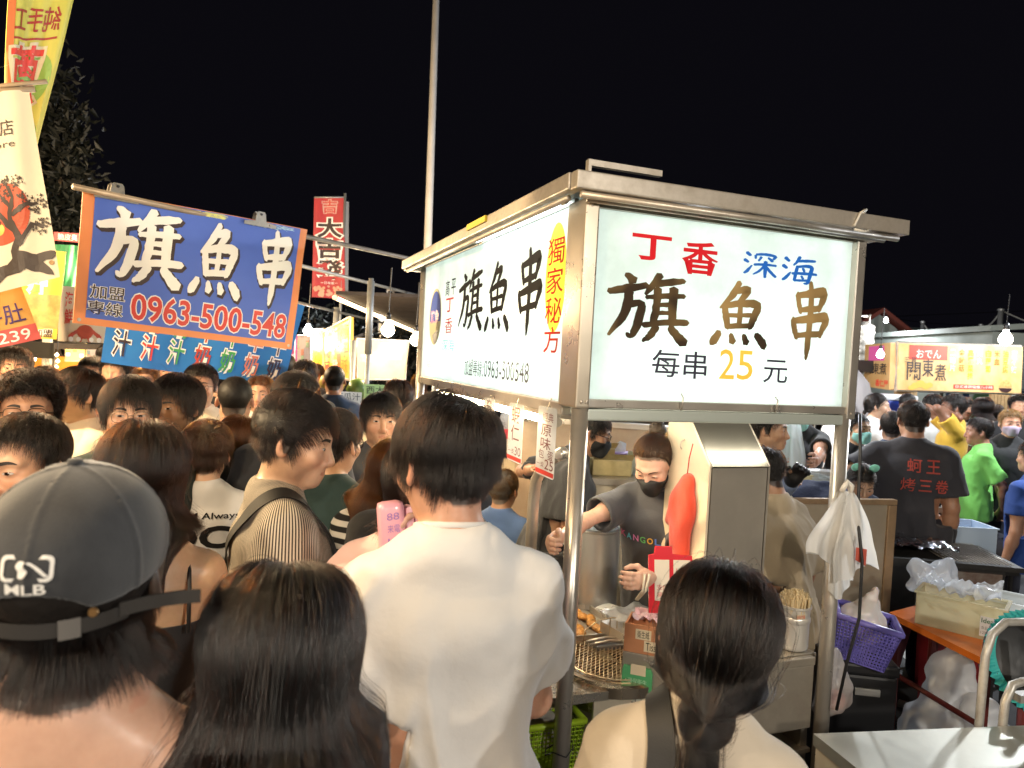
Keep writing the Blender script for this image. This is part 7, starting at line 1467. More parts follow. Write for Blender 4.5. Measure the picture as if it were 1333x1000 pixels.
for (x, y) in ((-.17, -.12), (.17, -.12), (-.17, .12), (.17, .12)): mb = MB(); mb.tube([(x, y, 0), (x, y, p[2]-.03)], .014, 6); mb.build('leg', IR, t)
# ---- orange table and things on it
z = .70; q = [atz(1158, 797, z), atz(1289, 862, z), atz(1352, 838, z), atz(1215, 782, z)]; c = sum(q)/4; t = thing('orange_table', 'narrow orange topped folding table beside the black box', 'table', (c[0], c[1], 0)); ORP = mat('orange_laminate', (.80, .19, .02), .35, noise=(5, .3)); mb = MB(); mb.add([p-np.array([c[0], c[1], 0]) for p in q]+[p-np.array([c[0], c[1], .028]) for p in q], [(0, 1, 2, 3), (7, 6, 5, 4)]+[(i, 4+i, 4+(i+1) % 4, (i+1) % 4) for i in range(4)]); mb.build('table_top', ORP, t)
DRED = mat('dark_red_steel', (.20, .035, .03), .5, .3, noise=(10, .6))
for p in q: s = p*.88+c*.12; mb = MB(); mb.tube([(s[0]-c[0], s[1]-c[1], 0), (s[0]-c[0], s[1]-c[1], z-.03)], .022, 8); mb.build('leg', DRED, t)
s0, s1 = (q[0]*.88+c*.12), (q[1]*.88+c*.12); mb = MB(); mb.tube([(s0[0]-c[0], s0[1]-c[1], .42), (s1[0]-c[0], s1[1]-c[1], .42)], .012, 8); mb.build('rail', DRED, t)
tt = tub('clear yellowish plastic tub on the orange table', 1243, 812, 0, .30, .20, .14, CLEARY, .702, rad(-58)) if False else None
c1 = atz(1250, 822, .70); tub('large cloudy yellowish tub with a printed label on the orange table', 1250, 822, c1[1]+.03, .33, .17, .14, CLEARY, .702, rad(-40)); t = thing('tub_lining', 'crumpled clear bag bulging out of the large yellowish tub', 'plastic bag', (c1[0], c1[1]+.03, .85), rz=rad(-40)); mb = MB(); mb.grid(lambda a, c_: ((a-.5)*.31, (c_-.5)*.16, -.01+.07*float(vnoise(np.array([[a*7, c_*5, 9.1]]))[0])+.04*float(vnoise(np.array([[a*19, c_*15, 3.1]]))[0])), 26, 16); mb.build('bag_film', FILM, t, True)
mb = MB(); mb.prism([(.095, .02), (.155, .02), (.155, .105), (.095, .105)], 0, .001, lambda a, bb, h: (a, -.0865-h, bb)); lt = thing('tub_label', 'white printed label stuck on the large yellowish tub', 'label', (c1[0], c1[1]+.03, .702), rz=rad(-40)); mb.build('label_sheet', WHT, lt); mb = MB(); text_to(mb, 'Ideal', lambda a, bb, h: (a, -.088-h, bb), (.10, .078, .148, .098), .01, .0005); mb.build('lettering', mat('label_green', (.03, .16, .08), .5), lt); mb = MB(); text_to(mb, '食品級盒', lambda a, bb, h: (a, -.088-h, bb), (.10, .05, .15, .064), 0, .0005); text_to(mb, '1200ml', lambda a, bb, h: (a, -.088-h, bb), (.10, .03, .14, .042), 0, .0005); mb.build('lettering', mat('label_grey', (.2, .2, .2), .5), lt)
tub('white plastic tub at the right edge on the orange table', 1322, 805, atz(1322, 822, .70)[1]+.02, .30, .2, .13, CLEARW, .702, rad(-40))
pb = [ell((0, 0, .06), (.12, .06, .09), k=.04), ell((.06, .0, .14), (.06, .04, .05), k=.04), ell((-.08, 0, .13), (.05, .04, .05), k=.04)]; v, qd = solid(pb, .012); n = vnormals(v, qd); v = v+n*((vnoise(v*24)-.5)*.04)[:, None]; me = npmesh('bag_film', v, qd); p = atz(1232, 788, .70); t = thing('plastic_bag', 'puffed clear plastic bag standing behind the large yellowish tub', 'plastic bag', (p[0], p[1]+.12, .71)); me.materials.append(FILM); link('bag_film', me, None, t)
# tongs and a rag by the grill
t = thing('tongs', 'rusty tongs lying at the right end of the grill', 'tongs', tuple(at(1278, 765, 3.85))); mb = MB(); mb.tube([(-.05, 0, -.06), (.0, 0, 0), (.05, .02, .06)], .008, 6); mb.tube([(-.03, .02, -.07), (.03, .01, 0), (.06, .02, .05)], .008, 6); mb.build('tong_arm', IR, t, True); mb = MB(); mb.tube([(.045, .02, .05), (.075, .025, .085)], .018, 8); mb.build('grip', mat('dusty_red', (.35, .12, .09), .7), t, True)
p = at(1278, 790, 3.9); t = thing('side_shelf', 'rusty side shelf carrying the tongs beside the grill', 'shelf', (p[0], p[1], 0)); zz = at(1278, 785, 3.85)[2]; mb = MB(); mb.box((-.09, -.08, zz-.02), (.12, .1, zz)); mb.build('shelf_top', RSH, t)
for (x, y) in ((-.07, -.06), (.1, -.06), (-.07, .08), (.1, .08)): mb = MB(); mb.tube([(x, y, 0), (x, y, zz-.02)], .01, 6); mb.build('leg', IR, t)
# red plastic stool under the table
p = atz(1205, 915, 0); t = thing('plastic_stool', 'dark red plastic stool pushed under the orange table', 'stool', (p[0], p[1], 0), rz=.3); RP = mat('red_plastic', (.26, .02, .025), .4)
mb = MB(); mb.box((-.15, -.15, .44), (.15, .15, .47), bev=.012); mb.build('seat', RP, t)
for (sx, sy) in ((1, 1), (1, -1), (-1, 1), (-1, -1)):
    mb = MB(); mb.add([(sx*.145, sy*.145, .44), (sx*.06, sy*.145, .44), (sx*.06, sy*.06, .44), (sx*.145, sy*.06, .44), (sx*.19, sy*.19, 0), (sx*.12, sy*.19, 0), (sx*.12, sy*.12, 0), (sx*.19, sy*.12, 0)], [(0, 1, 2, 3), (7, 6, 5, 4), (0, 4, 5, 1), (1, 5, 6, 2), (2, 6, 7, 3), (3, 7, 4, 0)]); mb.build('leg', RP, t)
mb = MB(); mb.box((-.15, -.165, .17), (.15, -.15, .21)); mb.build('stretcher', mat('ochre_bar', (.40, .28, .06), .5), t)
# black box, purple basket
p = at(1128, 900, 2.95); t = thing('black_box', 'black plastic storage box with a chrome latch beside the cart post', 'storage box', (p[0], p[1]+.12, 0), rz=rad(-8)); zt = .60; mb = MB(); mb.box((-.15, -.14, .0), (.13, .14, zt-.05), bev=.012); mb.build('body', DARKPL, t); mb = MB(); mb.box((-.155, -.147, zt-.048), (.135, .147, zt), bev=.012); mb.build('lid', DARKPL, t); mb = MB(); mb.box((-.04, -.152, zt-.13), (.06, -.1415, zt-.10), bev=.003); mb.build('latch', PS, t)
pk = basket('purple_basket', 'purple lattice basket tilted on the black storage box', Matrix.Translation((p[0]-.03, p[1]+.05, .605)) @ Matrix.Rotation(rad(-20), 4, 'Z') @ Matrix.Rotation(rad(10), 4, 'Y'), .24, .22, .19, (.20, .17, .56), .014, .8, .0032)
pb = [ell((0, 0, .05), (.10, .09, .08), k=.04), ell((.02, 0, .11), (.05, .05, .05), k=.05), cone((.03, 0, .13), (.055, 0, .20), .024, .016, k=.03)]; v, qd = solid(pb, .009); n = vnormals(v, qd); v = v+n*((vnoise(v*34)-.5)*.022)[:, None]; me = npmesh('bag_film', v, qd); t = thing('plastic_bag', 'knotted white bag of food sitting in the purple basket', 'plastic bag', (p[0]-.02, p[1]+.05, .69)); me.materials.append(mat('bag_skin', (.72, .69, .68), .35, noise=(6, .4, (.62, .48, .44)), sss=.2)); link('bag_film', me, None, t)
# grey tubular chair with the round seat
cc = at(1318, 900, 2.35); t = thing('folding_chair', 'grey tubular folding chair with a teal trimmed round seat', 'chair', (cc[0], cc[1], 0), rz=rad(12)); CG = mat('chair_grey', (.46, .45, .42), .4, .3, noise=(30, .5, (.25, .20, .15)))
z1 = at(1290, 808, 2.35)[2]; mb = MB(); mb.tube([(-.20, -.06, .02), (-.14, -.02, z1-.10), (-.11, -.01, z1-.035), (-.05, 0, z1), (.16, 0, z1), (.21, 0, z1-.04), (.25, 0, z1-.12), (.30, -.06, .02)], .0135, 10); mb.build('back_frame', CG, t, True)
z2 = at(1280, 880, 2.3)[2]; mb = MB(); mb.tube([(-.16, -.10, .02), (-.115, -.08, z2-.06), (-.08, -.07, z2-.01), (-.04, -.07, z2), (.22, -.07, z2-.02)], .0135, 10); mb.build('front_frame', CG, t, True)
mb = MB(); mb.box((-.06, -.085, z2-.065), (.24, -.05, z2-.04)); mb.build('crossbar', CG, t); mb = MB(); mb.tube([(.06, -.04, z2-.05), (.10, .0, z1-.06)], .014, 8); mb.build('strut', CG, t)
sM = Matrix.Translation((.20, .10, z1-.19)) @ Matrix.Rotation(rad(62), 4, 'X') @ Matrix.Rotation(rad(-12), 4, 'Y'); mb = MB(); mb.lathe([(.001, .02), (.16, .02), (.172, .01), (.172, -.015), (.001, -.02)], 36, M=sM); st_ = mb.build('seat', mat('dark_seat', (.022, .024, .028), .5, noise=(20, .5)), t, 50); mb = MB()
vs = []; 
for k in range(96):
    a = 2*math.pi*k/96; r = .176+.006*(k % 2); vs += [sM @ Vector((.150*math.cos(a), .150*math.sin(a), .026)), sM @ Vector((r*math.cos(a), r*math.sin(a), .018-.012*(k % 2)))]
mb.add(vs, [(2*k, 2*k+1, (2*k+3) % 192, (2*k+2) % 192) for k in range(96)]); mb.build('teal_trim', mat('teal_cloth', (.02, .32, .33), .7), st_)
# bags on the ground by the chair
def gbag(label, px, py, Y, sc, seed, prints):
    p = at(px, py, Y); t = thing('plastic_bag', label, 'plastic bag', (p[0], p[1], 0), group='white bags on the ground'); P = [ell((0, 0, .11*sc), (.13*sc, .10*sc, .11*sc), k=.05), cone((0, 0, .16*sc), (-.03, 0, .30*sc), .08*sc, .05*sc, k=.08)]; v, q = solid(P, .011); n = vnormals(v, q); v = v+n*((vnoise(v*20+seed)-.5)*.05)[:, None]; v[:, 2] = np.maximum(v[:, 2], .004); me = npmesh('bag_film', v, q); me.materials.append(thin('white_bag_skin', (.90, .92, .95), .96, .3, .35, (22, 1))); o = link('bag_film', me, None, t)
    bv = BVHTree.FromPolygons([tuple(x) for x in v], [tuple(x) for x in q])
    for s, b4, c in prints:
        mb = MB()
        def fn(a, bb, h):
            hit = bv.ray_cast(Vector((a, -.6, bb)), Vector((0, 1, 0)))[0]; y = hit.y if hit else -.05; return (a, y-.002-h, bb)
        text_to(mb, s, fn, b4, .01, .001, .02); mb.build('lettering', mat('bag_print_%s' % ('b' if c[2] > .3 else 'r'), c, .5), o)
gbag('white bag with red and blue printing on the ground, left of the chair leg', 1246, 905, 3.1, 1.75, 2, [('感謝', (-.09, .22, -.01, .30), (.55, .06, .06)), ('THANK YOU', (-.12, .06, .04, .10), (.05, .08, .5)), ('請支持', (-.12, .12, .02, .17), (.05, .08, .5))]); gbag('white bag with small blue marks behind the chair legs', 1288, 915, 2.95, 1.35, 5, [('■◆', (-.02, .08, .09, .12), (.02, .06, .5))])
# ---- steel table in the bottom right corner
z = .72; q = [atz(1059, 955, z), atz(1190, 1060, z), np.array([2.2, 1.25, z]), atz(1345, 944, z)]; c = sum(q)/4; t = thing('steel_table', 'steel topped table in the bottom right corner', 'table', (c[0], c[1], 0)); mb = MB(); mb.add([p-np.array([c[0], c[1], 0]) for p in q]+[p-np.array([c[0], c[1], .035]) for p in q], [(0, 1, 2, 3), (7, 6, 5, 4)]+[(i, 4+i, 4+(i+1) % 4, (i+1) % 4) for i in range(4)]); mb.build('table_top', mat('pale_steel_top', (.62, .62, .56), .38, .75, noise=(3, .5, (.45, .44, .38)), bump=(50, .05, .002)), t)
mb = MB(); q2 = [p*.985+c*.015 for p in q]; mb.add([p-np.array([c[0], c[1], .04]) for p in q2]+[p-np.array([c[0], c[1], .16]) for p in q2], [(i, 4+i, 4+(i+1) % 4, (i+1) % 4) for i in range(4)]); mb.build('apron', CREAMP, t)
for p in q: s = p*.92+c*.08; mb = MB(); mb.tube([(s[0]-c[0], s[1]-c[1], 0), (s[0]-c[0], s[1]-c[1], z-.16)], .02, 8); mb.build('leg', ALU, t)
t = thing('kerb_pipe', 'pale pipe lying on the ground by the black box', 'pipe', tuple(atz(1170, 915, .03))); a_ = atz(1170, 915, .03); b_ = atz(1260, 948, .03); mb = MB(); mb.tube([a_-a_, b_-a_], .022, 8); mb.build('shaft', PG, t, True)
# ---- behind the cart on the left: back counter, boxes
z = 1.12; bc = at(810, 560, 4.3); t = thing('back_counter', 'worn steel back counter with a blue patterned cloth behind the cart', 'counter', (bc[0], bc[1], 0), rz=rad(-14)); zt = at(800, 546, 4.3)[2]; mb = MB(); mb.box((-.62, -.25, zt-.03), (.60, .55, zt)); mb.build('counter_top', STEEL, t); mb = MB(); mb.box((-.60, -.23, .1), (.58, -.20, zt-.031)); mb.build('front_board', mat('worn_brown_board', (.40, .29, .20), .6, noise=(4, .8, (.55, .44, .32))), t)
mb = MB(); mb.grid(lambda a, c_: ((a-.5)*.85+.12, (c_-.5)*.40+.05, .012+.02*float(vnoise(np.array([[a*9, c_*7, 1.1]]))[0])), 20, 10); o = mb.build('patterned_cloth', mat('blue_pattern', (.10, .22, .46), .7, noise=(60, 1.0, (.62, .66, .70))), None, True); o.matrix_world = Matrix.Translation((bc[0], bc[1], zt)) @ Matrix.Rotation(rad(-14), 4, 'Z'); tag(o, 'blue patterned cloth spread on the worn back counter', 'cloth')
mb = MB(); mb.box((-.28, -.10, .0), (.12, .12, .03), bev=.008); o = mb.build('black_tray', DARKPL); o.matrix_world = Matrix.Translation((bc[0]-.06, bc[1]-.03, zt+.035)) @ Matrix.Rotation(rad(-14), 4, 'Z'); tag(o, 'black tray lying on the blue patterned cloth', 'tray')
sc = at(800, 605, 3.75); t = thing('side_counter', 'low side counter behind the vendor loaded with bags and a purple tissue box', 'counter', (sc[0], sc[1], 0)); zt2 = at(800, 612, 3.75)[2]; mb = MB(); mb.box((-.35, -.3, zt2-.03), (.40, .25, zt2)); mb.build('counter_top', STEELD, t); mb = MB(); mb.box((-.33, -.28, .08), (.38, -.26, zt2-.031)); mb.build('front_board', CREAMP, t)
t = thing('purple_tissue_box', 'purple and white tissue pack on the side counter behind the vendor', 'tissue box', (sc[0]+.03, sc[1]+.02, zt2), rz=.25); mb = MB(); mb.box((-.10, -.05, 0), (.10, .05, .095), bev=.006); mb.build('pack_body', mat('lilac_pack', (.34, .22, .52), .4, noise=(6, .6, (.6, .5, .7))), t); mb = MB(); mb.add([(-.03, 0, .096), (.03, 0, .096), (.035, .01, .14), (-.01, -.01, .155), (-.04, .005, .125)], [(0, 1, 2, 3, 4)]); mb.build('tissue', WHT, t)
for k, (px, py, w_, h_, col, lab) in enumerate(((776, 592, .16, .12, (.52, .38, .18), 'brown cardboard carton on the side counter beside the purple tissue pack'), (790, 606, .20, .08, (.55, .45, .22), 'kraft paper packet lying before the purple tissue pack'), (828, 600, .10, .09, (.55, .58, .46), 'pale carton right of the purple tissue pack'))):
    p = at(px, py, 3.72-.02*k); t = thing('carton', lab, 'carton', (p[0], p[1]-.1*(k == 1), zt2), rz=.3-.2*k); mb = MB(); mb.box((-w_/2, -.06, 0), (w_/2, .06, h_), bev=.006); mb.build('carton_body', mat('carton_%d' % k, col, .7, noise=(12, .5)), t); mb = MB(); mb.add([(-w_/2, -.061, h_+.001), (w_/2, -.061, h_+.001), (w_/2, -.10, h_+.035), (-w_/2, -.10, h_+.035)], [(0, 1, 2, 3)]); mb.build('flap', _MC['carton_%d' % k], t)
bp = hang('crumpled white and blue bag on the side counter near the vendor', 846, 600, 3.6, .08, .16, .10, (.62, .70, .80), 6.0)
# pale cabinet with a hinged bar, clear bags with red band (seen under the price cards)
pc = at(672, 640, 4.4); t = thing('pale_cabinet', 'pale cream cabinet with a diagonal steel bar, seen under the price cards', 'cabinet', (pc[0], pc[1], 0), rz=rad(-12)); zt = at(672, 585, 4.4)[2]; mb = MB(); mb.box((-.14, 0, .1), (.55, .5, zt), bev=.01); mb.build('cabinet_body', mat('cream_cabinet', (.62, .52, .36), .6, noise=(4, .4)), t); mb = MB(); mb.box((-.16, -.02, zt), (.57, .52, zt+.03)); mb.build('cabinet_top', CREAMP, t); mb = MB(); mb.tube([(-.12, -.02, zt-.02), (.35, -.02, zt-.20)], .018, 8); mb.build('bar', IR, t)
hang('large clear bag with a red band behind the price cards', 678, 520, 4.55, .14, .42, .55, (.72, .78, .86), 1.0, a=.6); mb = MB(); pz = at(680, 566, 4.5); t = thing('red_band', 'red plastic strip across the clear bag behind the price cards', 'strip', tuple(pz)); mb.box((-.22, -.01, -.03), (.24, .01, .03)); mb.build('strip', mat('red_strip', (.62, .05, .08), .4), t)
# ================================================================ the people
def stripes(name, c1, c2, scale, axis_='X', dist=1.5, sharp=.5):
    m = bpy.data.materials.new(name); m.use_nodes = True; nt = m.node_tree; L = nt.links; b = nt.nodes['Principled BSDF']; b.inputs['Roughness'].default_value = .85
    tc = _n(nt, 'ShaderNodeTexCoord'); w_ = _n(nt, 'ShaderNodeTexWave'); w_.bands_direction = axis_; w_.inputs['Scale'].default_value = scale; w_.inputs['Distortion'].default_value = dist; w_.inputs['Detail'].default_value = 1; w_.inputs['Detail Scale'].default_value = .15
    r = _n(nt, 'ShaderNodeValToRGB'); r.color_ramp.elements[0].position = sharp-.08; r.color_ramp.elements[1].position = sharp+.08; r.color_ramp.elements[0].color = (*c1, 1); r.color_ramp.elements[1].color = (*c2, 1)
    L.new(tc.outputs['Object'], w_.inputs['Vector']); L.new(w_.outputs['Fac'], r.inputs[0]); L.new(r.outputs[0], b.inputs['Base Color']); return m
def radial_stripes(name, c1, c2, n):
    m = bpy.data.materials.new(name); m.use_nodes = True; nt = m.node_tree; L = nt.links; b = nt.nodes['Principled BSDF']; b.inputs['Roughness'].default_value = .85
    tc = _n(nt, 'ShaderNodeTexCoord'); g = _n(nt, 'ShaderNodeTexGradient', gradient_type='RADIAL'); f = _n(nt, 'ShaderNodeMath', operation='MULTIPLY'); f.inputs[1].default_value = n; q = _n(nt, 'ShaderNodeMath', operation='FRACT'); r = _n(nt, 'ShaderNodeValToRGB'); r.color_ramp.elements[0].position = .45; r.color_ramp.elements[1].position = .55; r.color_ramp.elements[0].color = (*c1, 1); r.color_ramp.elements[1].color = (*c2, 1)
    L.new(tc.outputs['Object'], g.inputs[0]); L.new(g.outputs['Fac'], f.inputs[0]); L.new(f.outputs[0], q.inputs[0]); L.new(q.outputs[0], r.inputs[0]); L.new(r.outputs[0], b.inputs['Base Color']); return m
WT = cloth('white_tee', (.62, .61, .60)); BT = cloth('black_tee', (.016, .016, .018)); CT_ = cloth('cream_tee', (.62, .55, .42)); GT_ = cloth('charcoal_tee', (.040, .042, .050)); BGE = cloth('beige_tee', (.54, .46, .36)); DKG = cloth('dark_green', (.010, .030, .028)); NVT = cloth('navy_tee', (.030, .050, .10)); GRN = cloth('green_tee', (.16, .50, .10)); YEL = cloth('mustard_tee', (.60, .36, .035)); TAN = cloth('tan_tee', (.40, .31, .20)); PINK = cloth('pink_tee', (.70, .46, .42)); BLK_STRAP = mat('strap_black', (.014, .014, .015), .6, bump=(500, .4, .001)); BLU = cloth('blue_tee', (.09, .16, .34)); SLT = cloth('slate_tee', (.13, .17, .27))
def T(m, **k): return dict(mat=m, **k)
# ---- young man in white, back to us
A = person('young man seen from behind in an oversized white tee, hand on the cart counter side', 582, 517, 1.30, -10, head=(-30, 8, 0), hair=('bowl', 'black', 16000), lod=0, sw=.132, build=.86, skin='mid', wrists=(None, (.06, .27, .95)), hints=(None, (.9, -.40, -.4)), hands=({}, dict(fine=1, curl=.5)), bottom=(.03, .03, .035),
           top=T(WT, ease=.026, flare=.014, sleeve=.66, sr=(.056, .074), fold=.034, seed=3, collar=True, hem=-.16, neck=.068, big=.75), opts=dict(vmul=1.05, mess=.25))
# ---- cap wearer at the lower left
B_ = person('person in a dark baseball cap worn forward with the back strap loose, bare shoulders', 98, 614, .76, -9, head=(0, -6, 0), hair=('bowl', 'black', 20000), lod=0, skin='fair', top=T(cloth('grey_tank', (.10, .10, .11)), kind='tank'), opts=dict(vmul=.45, noface=True, nape=.06, hl=-.040, frizz=.06, mess=.2), build=.88, sw=.142)
def cap(info):
    hs, Hl, root = info['hs'], info['Hl'], info['root']; CM = mat('cap_cloth', (.016, .017, .020), .9, noise=(9, .8, (.050, .052, .056)), bump=(380, .35, .0012), sheen=.3)
    P = [ell((0, -.012, .034), (.091, .113, .096), k=.01)]
    def cut(x, y, z): return np.maximum(z-(.012+.09*y), -1+0*x)
    def dome(x, y, z):
        d = P[0][0](x, y, z); sm_ = .0022*np.exp(-(np.minimum(np.abs(x), np.abs(np.abs(x)*.5-np.abs(y+.012)*.87))/.0022)**2); d = d-sm_; sh = np.maximum(d, -(d+.005)); low = (.010+.07*y)-z; op = np.sqrt((x/.048)**2+((z-.0)/.026)**2)-1; return np.maximum(np.maximum(sh, low), np.where(y < -.03, -op*.03, -1))
    v, q = solid([(dome, np.array([-.11, -.14, -.02]), np.array([.11, .12, .15]), 0, 'u')], .0028); v = smooth_verts(v, q, 1, .5); me = npmesh('cap', Hl(v), q); me.materials.append(CM); c = link('cap', me, None, root)
    mb = MB(); mb.lathe([(.001, .137), (.007, .136), (.009, .131)], 12, c=(0, -.012, 0)); mb.v = [tuple(x) for x in Hl(np.array(mb.v))]; mb.build('top_button', CM, c, True)
    mb = MB(); mb.sheet(lambda a, b: (Hl(((a-.5)*.15*(1-.35*b**2), .085+.085*b-.05*(2*a-1)**2, .010+.02*(1-(2*a-1)**2)-.012*b)), (0, 0, 1)), 14, 8, .004); mb.build('brim', CM, c, 60)
    ex, ey = .0905, .1125; pt = lambda a, z, o=0: ((ex+o)*math.sin(a), -.012-(ey+o)*math.cos(a), z)
    mb = MB(); mb.sheet(lambda u, w2: (Hl(pt(-.62+1.60*u, -.008+.016*(w2-.5)-.002*u, .0015)), info['J']['Rh']@np.array(pt(-.62+1.60*u, 0))), 30, 2, .0025); mb.sheet(lambda u, w2: (Hl((.072+.075*u, -.088+.05*u-.03*u*u, -.004+.015*(w2-.5)+.006*u)), info['J']['Rh']@np.array((.5, -.8, 0))), 10, 2, .0025); mb.build('strap', mat('cap_strap', (.024, .021, .019), .7, bump=(400, .3, .001)), c, 60)
    mb = MB(); mb.sheet(lambda u, w2: (Hl(pt(.30+.20*u, -.009+.021*(w2-.5), .0045)), info['J']['Rh']@np.array(pt(.4, 0))), 6, 2, .002); mb.build('buckle', mat('buckle', (.28, .26, .24), .35, .6), c)
    mb = MB(); mb.lathe([(.001, .003), (.004, .003), (.005, 0)], 12, M=Matrix.Translation(Hl(pt(.62, .002, .002))) @ Matrix.Rotation(rad(90), 4, 'X')); mb.build('eyelet', mat('brass', (.35, .2, .08)), c)
    bv = BVHTree.FromPolygons([tuple(x) for x in v], [tuple(x) for x in q])
    def onc(a, b, h):
        o = Vector((a, -.3, b)); hit = bv.ray_cast(o, Vector((0, 1, 0)))[0]; y = hit.y if hit else -.1; return tuple(Hl((a, y-.0012-h, b)))
    def rr(x0, y0, x1, y1, r):
        P2 = []
        for cx, cy_, a0 in ((x1-r, y1-r, 0), (x0+r, y1-r, 90), (x0+r, y0+r, 180), (x1-r, y0+r, 270)):
            for k in range(5): a = rad(a0+22.5*k); P2.append((cx+r*math.cos(a), cy_+r*math.sin(a)))
        return P2
    LW = mat('logo_white', (.70, .68, .64), .8, bump=(600, .4, .001)); mb = MB(); o_, i_ = rr(-.024, .042, .024, .067, .006), rr(-.0205, .0455, .0205, .0635, .004)
    for k in range(20): k2 = (k+1) % 20; mb.add([onc(*o_[k], 0), onc(*o_[k2], 0), onc(*i_[k2], 0), onc(*i_[k], 0)], [(0, 1, 2, 3)])
    brush(mb, [[(.42, .95, .16), (.36, .7, .22), (.45, .4, .26), (.40, .05, .14)], [(.55, .9, .10), (.75, .6, .12), (.98, .1, .12)]], onc, (-.019, .046, .019, .063), .0006, .66); text_to(mb, 'MLB', onc, (-.018, .030, .018, .040), .02, .0004); mb.build('logo', LW, c)
cap(B_)
# ---- woman with long dark hair in front, ponytail woman
person('woman with long straight black hair, nearest us at the bottom', 374, 735, .845, -8, sex='f', hair=('long', 'black', 30000), lod=0, top=T(cloth('dark_top', (.02, .02, .022))), head=(0, 6, 0), opts=dict(len=.62, xmax=.135, fly=.012, vol=.022, narrow=.105, mess=.09, noface=True, part=.0, K=18, rad=.00030, frizz=.04))
D = person('woman with a low dark ponytail and a black shoulder strap, in a beige tee', 952, 737, 1.09, 9, sex='f', sw=.122, side=6, hair=('pony', 'black', 24000), lod=0, head=(0, 8, 3), top=T(BGE, ease=.022, collar=True, fold=.010, neck=.074), opts=dict(tie=(-.008, -.082, -.112), tail=.30, mess=.20, frizz=.07, fly=.008, noface=True, rad=.00030, vol=.024), wide=1.06)
J = D['J']; mb = MB(); mb.lathe([(.014, -.012), (.019, -.004), (.019, .006), (.013, .012)], 14); Vt = np.array(mb.v); mb.v = [tuple(x) for x in D['Hl'](Vt/1.0+np.array([-.008, -.088, -.118]))]; mb.build('hair_tie', DARKPL, D['root'], True)
s0 = J['sh'][0]; strap(D, [s0+np.array([.05, .16, -.16]), s0+np.array([.055, .10, .0]), s0+np.array([.06, .02, .09]), s0+np.array([.06, -.06, .06]), s0+np.array([.04, -.13, -.08]), s0+np.array([.0, -.15, -.25])], .040, BLK_STRAP, 'shoulder_strap')
# ---- striped shirt man in profile
E_ = person('man in profile wearing a fine striped shirt with a black bag strap', 392, 516, 1.86, 62, sw=.140, build=.88, head=(26, 10, 0), hair=('swept', 'black', 14000), lod=0, skin='fair', top=T(radial_stripes('fine_stripe', (.045, .038, .032), (.56, .50, .42), 180), ease=.026, sleeve=.95, sr=(.068, .082), fold=.012, neck=.070, hem=-.14), opts=dict(sweep=-.3, whorl=(.02, -.075, .075), mess=.3, vmul=.9), gaze=(0, -.4))
J = E_['J']; n_, s1 = J['neck'], J['sh'][1]; strap(E_, [n_+np.array([.10, .12, -.22]), n_+np.array([.10, .10, -.04]), n_+np.array([.105, .0, .02]), n_+np.array([.05, -.10, -.08]), n_+np.array([-.08, -.15, -.24]), n_+np.array([-.17, -.10, -.40])], .032, BLK_STRAP, 'bag_strap')
# ---- woman in a black tank top
F_ = person('woman with long brown hair in a black camisole, bare right arm hanging', 188, 551, 1.52, -22, sex='f', hair=('long', 'dark', 20000), lod=0, top=T(BT, kind='tank'), opts=dict(len=.235, vol=.022, narrow=.065, mess=.28, noface=True, frizz=.04, rad=.0003), head=(4, 4, 0), wrists=(None, (.27, .10, .84)), hands=({}, dict(fine=1)), bottom=(.04, .05, .07))
J = F_['J']
for sg in (-1, 1):
    n_ = J['T'](sg*.085, 0, .30); mb = MB(); pp = [J['T'](sg*.10, -.105, .35), J['T'](sg*.098, -.088, .44), J['T'](sg*.095, -.050, .49), J['T'](sg*.092, -.005, .495), J['T'](sg*.09, .05, .455), J['T'](sg*.09, .085, .37)]
    vs = []; 
    for p in pp: vs += [p+np.array([-.006, 0, .008]), p+np.array([.006, 0, .008])]
    mb.tube([p+unit(p-J['T'](0, -.01, .38))*.012 for p in pp], .0042, 6); mb.build('camisole_strap', BLK_STRAP, F_['shirt'], True)
# ---- white lettered tee, brown bob
G_ = person('person with short wavy brown hair in a white tee lettered across the back', 270, 551, 2.55, -14, hair=('bowl', 'ash', 7000), top=T(WT, ease=.024, fold=.008), opts=dict(mess=.8, noface=True, vmul=1.3), sex='f', skin='fair')
on_shirt(G_, lambda mb, fn: (text_to(mb, 'DC', fn, (-.10, -.075, .10, .0), .03, .0, .02), text_to(mb, 'MMM Always', fn, (-.10, .02, .13, .046), .01, 0, .02)), G_['J']['T'](0, -.1, .40), (0, -1, 0), (1, 0, 0), (0, 0, 1), BLK, gap=.004)
person('woman with a smooth brown bob and pale top, cheek turned right', 314, 542, 2.9, 24, sex='f', hair=('bob', 'auburn', 9000), top=T(cloth('oat_top', (.52, .46, .34))), opts=dict(vol=.022, mess=.12, end=-.105, noface=False))
# ---- faces coming towards us
person('man in thin wire glasses with a black fringe, facing us', 170, 493, 2.40, 150, hair=('bowl', 'black', 8000), glasses='wire', top=T(DKG, ease=.03), skin='fair', gaze=(.3, 0), opts=dict(vmul=1.1))
person('man with curly black hair and round glasses at the left edge', 38, 492, 2.25, 150, hair=('curly', 'black', 9000), glasses='thin', top=T(CT_), skin='mid', head=(0, -8, 0))
person('man at the left edge with cropped hair and bare forehead above the cap', 34, 541, 1.66, 186, hair=('short', 'black', 9000), top=T(BT), skin='mid', head=(0, 4, 0), opts=dict(vmul=.8, hl=.012, mess=.2), lod=0)
H_ = person('woman with pulled back hair and a pearl necklace, looking left', 88, 517, 3.15, 205, sex='f', hair=('pony', 'black', 5000), top=T(cloth('tan_knit', (.38, .30, .19)), neck=.085), skin='fair', opts=dict(tail=.08))
mb = MB(); J = H_['J']
